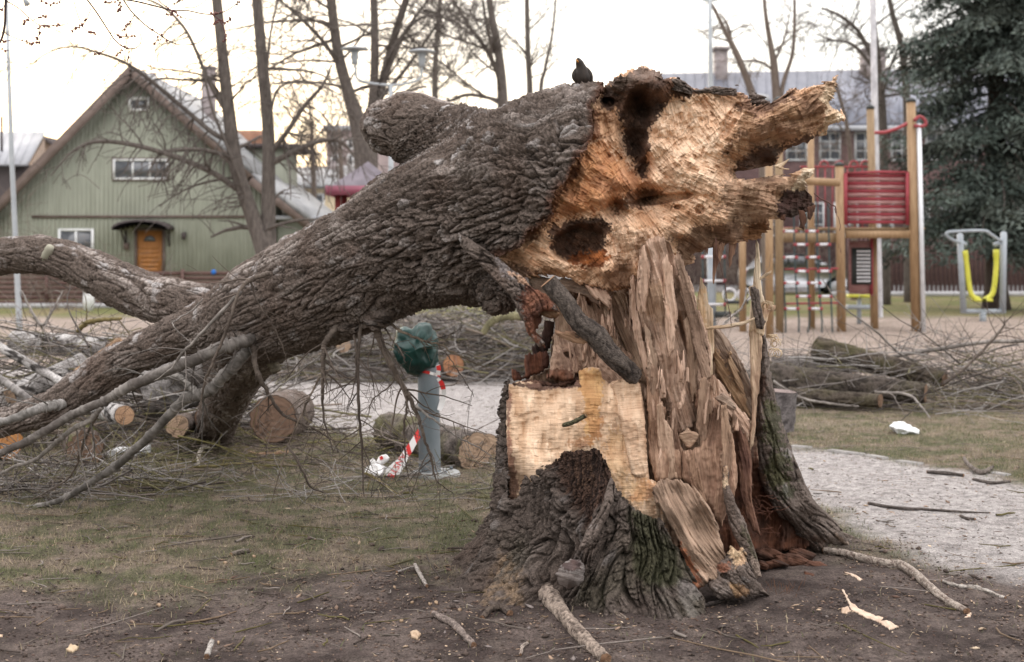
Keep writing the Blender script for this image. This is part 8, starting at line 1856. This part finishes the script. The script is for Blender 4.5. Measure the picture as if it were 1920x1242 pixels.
root('dark thin root curving in front of the standing bark stub', [(1280, 1168, .006, .008), (1310, 1160, .007, .01), (1350, 1152, .008, .012), (1372, 1140, .010, .016), (1392, 1125, .012, .02)], ((.04, .033, .03), (.08, .065, .06)), 22, 'root', 'root', amp=.15)
# tuft of fine dry roots
m = MB(); rg = random.Random(4); c0 = G(1470, 1128)
for i in range(90):
    p = c0 + Vector((rg.gauss(0, .05), rg.gauss(0, .04), .0)); twig_mesh(m, p, Vector((rg.gauss(0, .4), rg.gauss(0, .3), 1)).normalized(), .0012, rg.uniform(.03, .11), 0, rg, -.04, (.17, .085, .05), 0, .3, .0008)
o_ = m.build('dry_tuft', M_TWIG, None, True); tag(o_, 'tuft of fine reddish dry stalks in front of the hollow', 'dry stalks', kind='stuff')

# ------------------------------------------------------------------ budding twigs of a maple reaching in at the top left
MT = thing('budding_maple', 'overhanging maple twigs with red-brown bud clusters at the top left', 'tree', W(100, -200, 6.0))
M_BUD = mat_n('maple_bud', (.13, .055, .05), (.22, .10, .085), 40, rough=.6, bstr=.3)
MY = 6.0
rg = random.Random(15); m = MB(); bm2 = MB(); redc = (.10, .03, .04); drk = (.045, .03, .032)
ico = [(0, 0, 1), (.89, 0, .45), (.28, .85, .45), (-.72, .53, .45), (-.72, -.53, .45), (.28, -.85, .45), (.72, .53, -.45), (-.28, .85, -.45), (-.89, 0, -.45), (-.28, -.85, -.45), (.72, -.53, -.45), (0, 0, -1)]
icf = [(0,1,2),(0,2,3),(0,3,4),(0,4,5),(0,5,1),(1,6,2),(2,7,3),(3,8,4),(4,9,5),(5,10,1),(2,6,7),(3,7,8),(4,8,9),(5,9,10),(1,10,6),(11,7,6),(11,8,7),(11,9,8),(11,10,9),(11,6,10)]
def bud(p, s): bm2.raw(np.array(ico) * s * np.array((1, 1, rg.uniform(.9, 1.3))) + np.array(tuple(p)) + R_.normal(size=(12, 3)) * s * .12, None, icf)
def twg(pts, r0, r1, c_, buds=()):
    S_ = spline([tuple(W(a, b, MY + .03 * math.sin(a * .05))) for a, b in pts], 8 * len(pts)); n = len(S_); m.tube(S_, np.maximum(np.linspace(r0 * 1.6, r1 * 1.6, n), .0018), 6, cap=False, col=c_)
    for t0, t1, k in buds:
        for i in range(k):
            t = t0 + (t1 - t0) * (i + .5) / k; j = int(t * (n - 1)); p = Vector(S_[j]); s = rvec(rg) * .006; s.y *= .5
            m.tube([p, p + s], .0009, 4, cap=False, col=redc); bud(p + s, rg.uniform(.0042, .0066))
twg([(12, -20), (10, 20), (9, 45), (4, 70), (-6, 90)], .0035, .003, drk)
twg([(10, 0), (12, 2), (35, 16), (55, 34), (72, 46), (90, 48), (112, 48), (129, 44)], .0016, .0008, redc, [(.62, .9, 8)])
twg([(53, 33), (52, 38), (47, 41), (41, 46)], .001, .0006, redc, [(.2, 1, 5)]); twg([(62, 38), (72, 34), (80, 32), (88, 28)], .001, .0006, redc, [(.3, 1, 6)])
twg([(73, 46), (74, 52), (73, 60), (72, 68), (67, 76)], .001, .0006, redc, [(.1, 1, 8)]); twg([(9, 62), (20, 68), (35, 74), (50, 79), (62, 81), (74, 80)], .0011, .0006, redc, [(.5, 1, 8)])
twg([(0, 75), (10, 77), (21, 76)], .001, .0006, redc, [(.1, .6, 3)]); twg([(-5, 94), (6, 94), (16, 95)], .001, .0006, redc, [(0, .8, 3)])
twg([(70, -8), (80, 2), (92, 8), (105, 6), (118, -2)], .001, .0007, redc, [(.1, .9, 8)])
twg([(137, -5), (143, 20), (152, 44), (160, 56), (172, 62), (181, 64)], .0009, .0006, redc, [(.7, 1, 6)])
twg([(160, -5), (180, 22), (195, 45), (206, 62), (215, 75), (228, 86), (240, 91), (252, 91), (262, 84), (265, 72), (262, 62)], .0022, .0010, drk, [(.5, .6, 3)])
twg([(171, 15), (166, 28), (162, 38), (152, 48), (144, 53), (132, 58)], .001, .0006, redc, [(.35, 1, 9)]); twg([(206, 62), (212, 62), (225, 68), (240, 69), (254, 66)], .001, .0006, redc, [(.4, 1, 7)])
twg([(208, 70), (204, 82), (196, 95), (186, 100), (173, 105)], .001, .0006, redc, [(.5, 1, 4)]); twg([(228, 90), (224, 98), (218, 106)], .001, .0006, redc, [(.2, 1, 5)]); twg([(242, 92), (240, 105), (239, 118)], .001, .0006, redc, [(.2, 1, 3)])
twg([(228, -5), (245, 20), (262, 38), (280, 53), (297, 64), (315, 76), (335, 84), (355, 84), (372, 80), (384, 70)], .002, .001, drk, [(.35, .6, 3)])
twg([(252, 28), (246, 40), (238, 50), (228, 58)], .001, .0006, redc, [(.3, 1, 6)]); twg([(296, 66), (294, 75), (290, 84)], .001, .0006, redc, [(.1, 1, 3)])
twg([(226, -2), (260, 4), (300, 14), (325, 20), (350, 20), (380, 26), (405, 27), (425, 20), (440, 10), (450, 2)], .0024, .0009, drk, [(.62, .74, 6), (.9, 1, 3)])
twg([(292, -5), (305, 8), (325, 22), (345, 34), (365, 38)], .0016, .0008, redc, [(.3, .7, 8)]); twg([(325, 18), (322, 26), (310, 28)], .001, .0006, redc, [(.1, 1, 6)]); twg([(325, 10), (338, 2), (343, -4)], .001, .0006, redc, [(0, 1, 5)])
twg([(398, 28), (410, 36), (420, 42), (430, 38), (434, 34)], .001, .0006, redc, [(.3, 1, 7)]); twg([(410, 36), (418, 50), (422, 66), (420, 80)], .0009, .0006, redc, [(.6, 1, 4)]); twg([(400, 45), (405, 40), (412, 38)], .001, .0006, redc, [(0, .8, 4)])
twg([(345, 14), (365, 14), (384, 2), (388, -4)], .001, .0006, redc, []); twg([(195, 5), (205, 5), (220, 2), (232, -4)], .001, .0006, redc, [(0, .8, 8)]); twg([(222, 2), (226, 14), (222, 24)], .001, .0006, redc, [(.1, 1, 7)])
twg([(0, 20), (6, 14), (10, 8)], .001, .0006, redc, [(0, .5, 3)])
m.build('twigs', M_TWIG, MT, True); bm2.build('buds', M_BUD, MT, True)['kind'] = 'stuff'
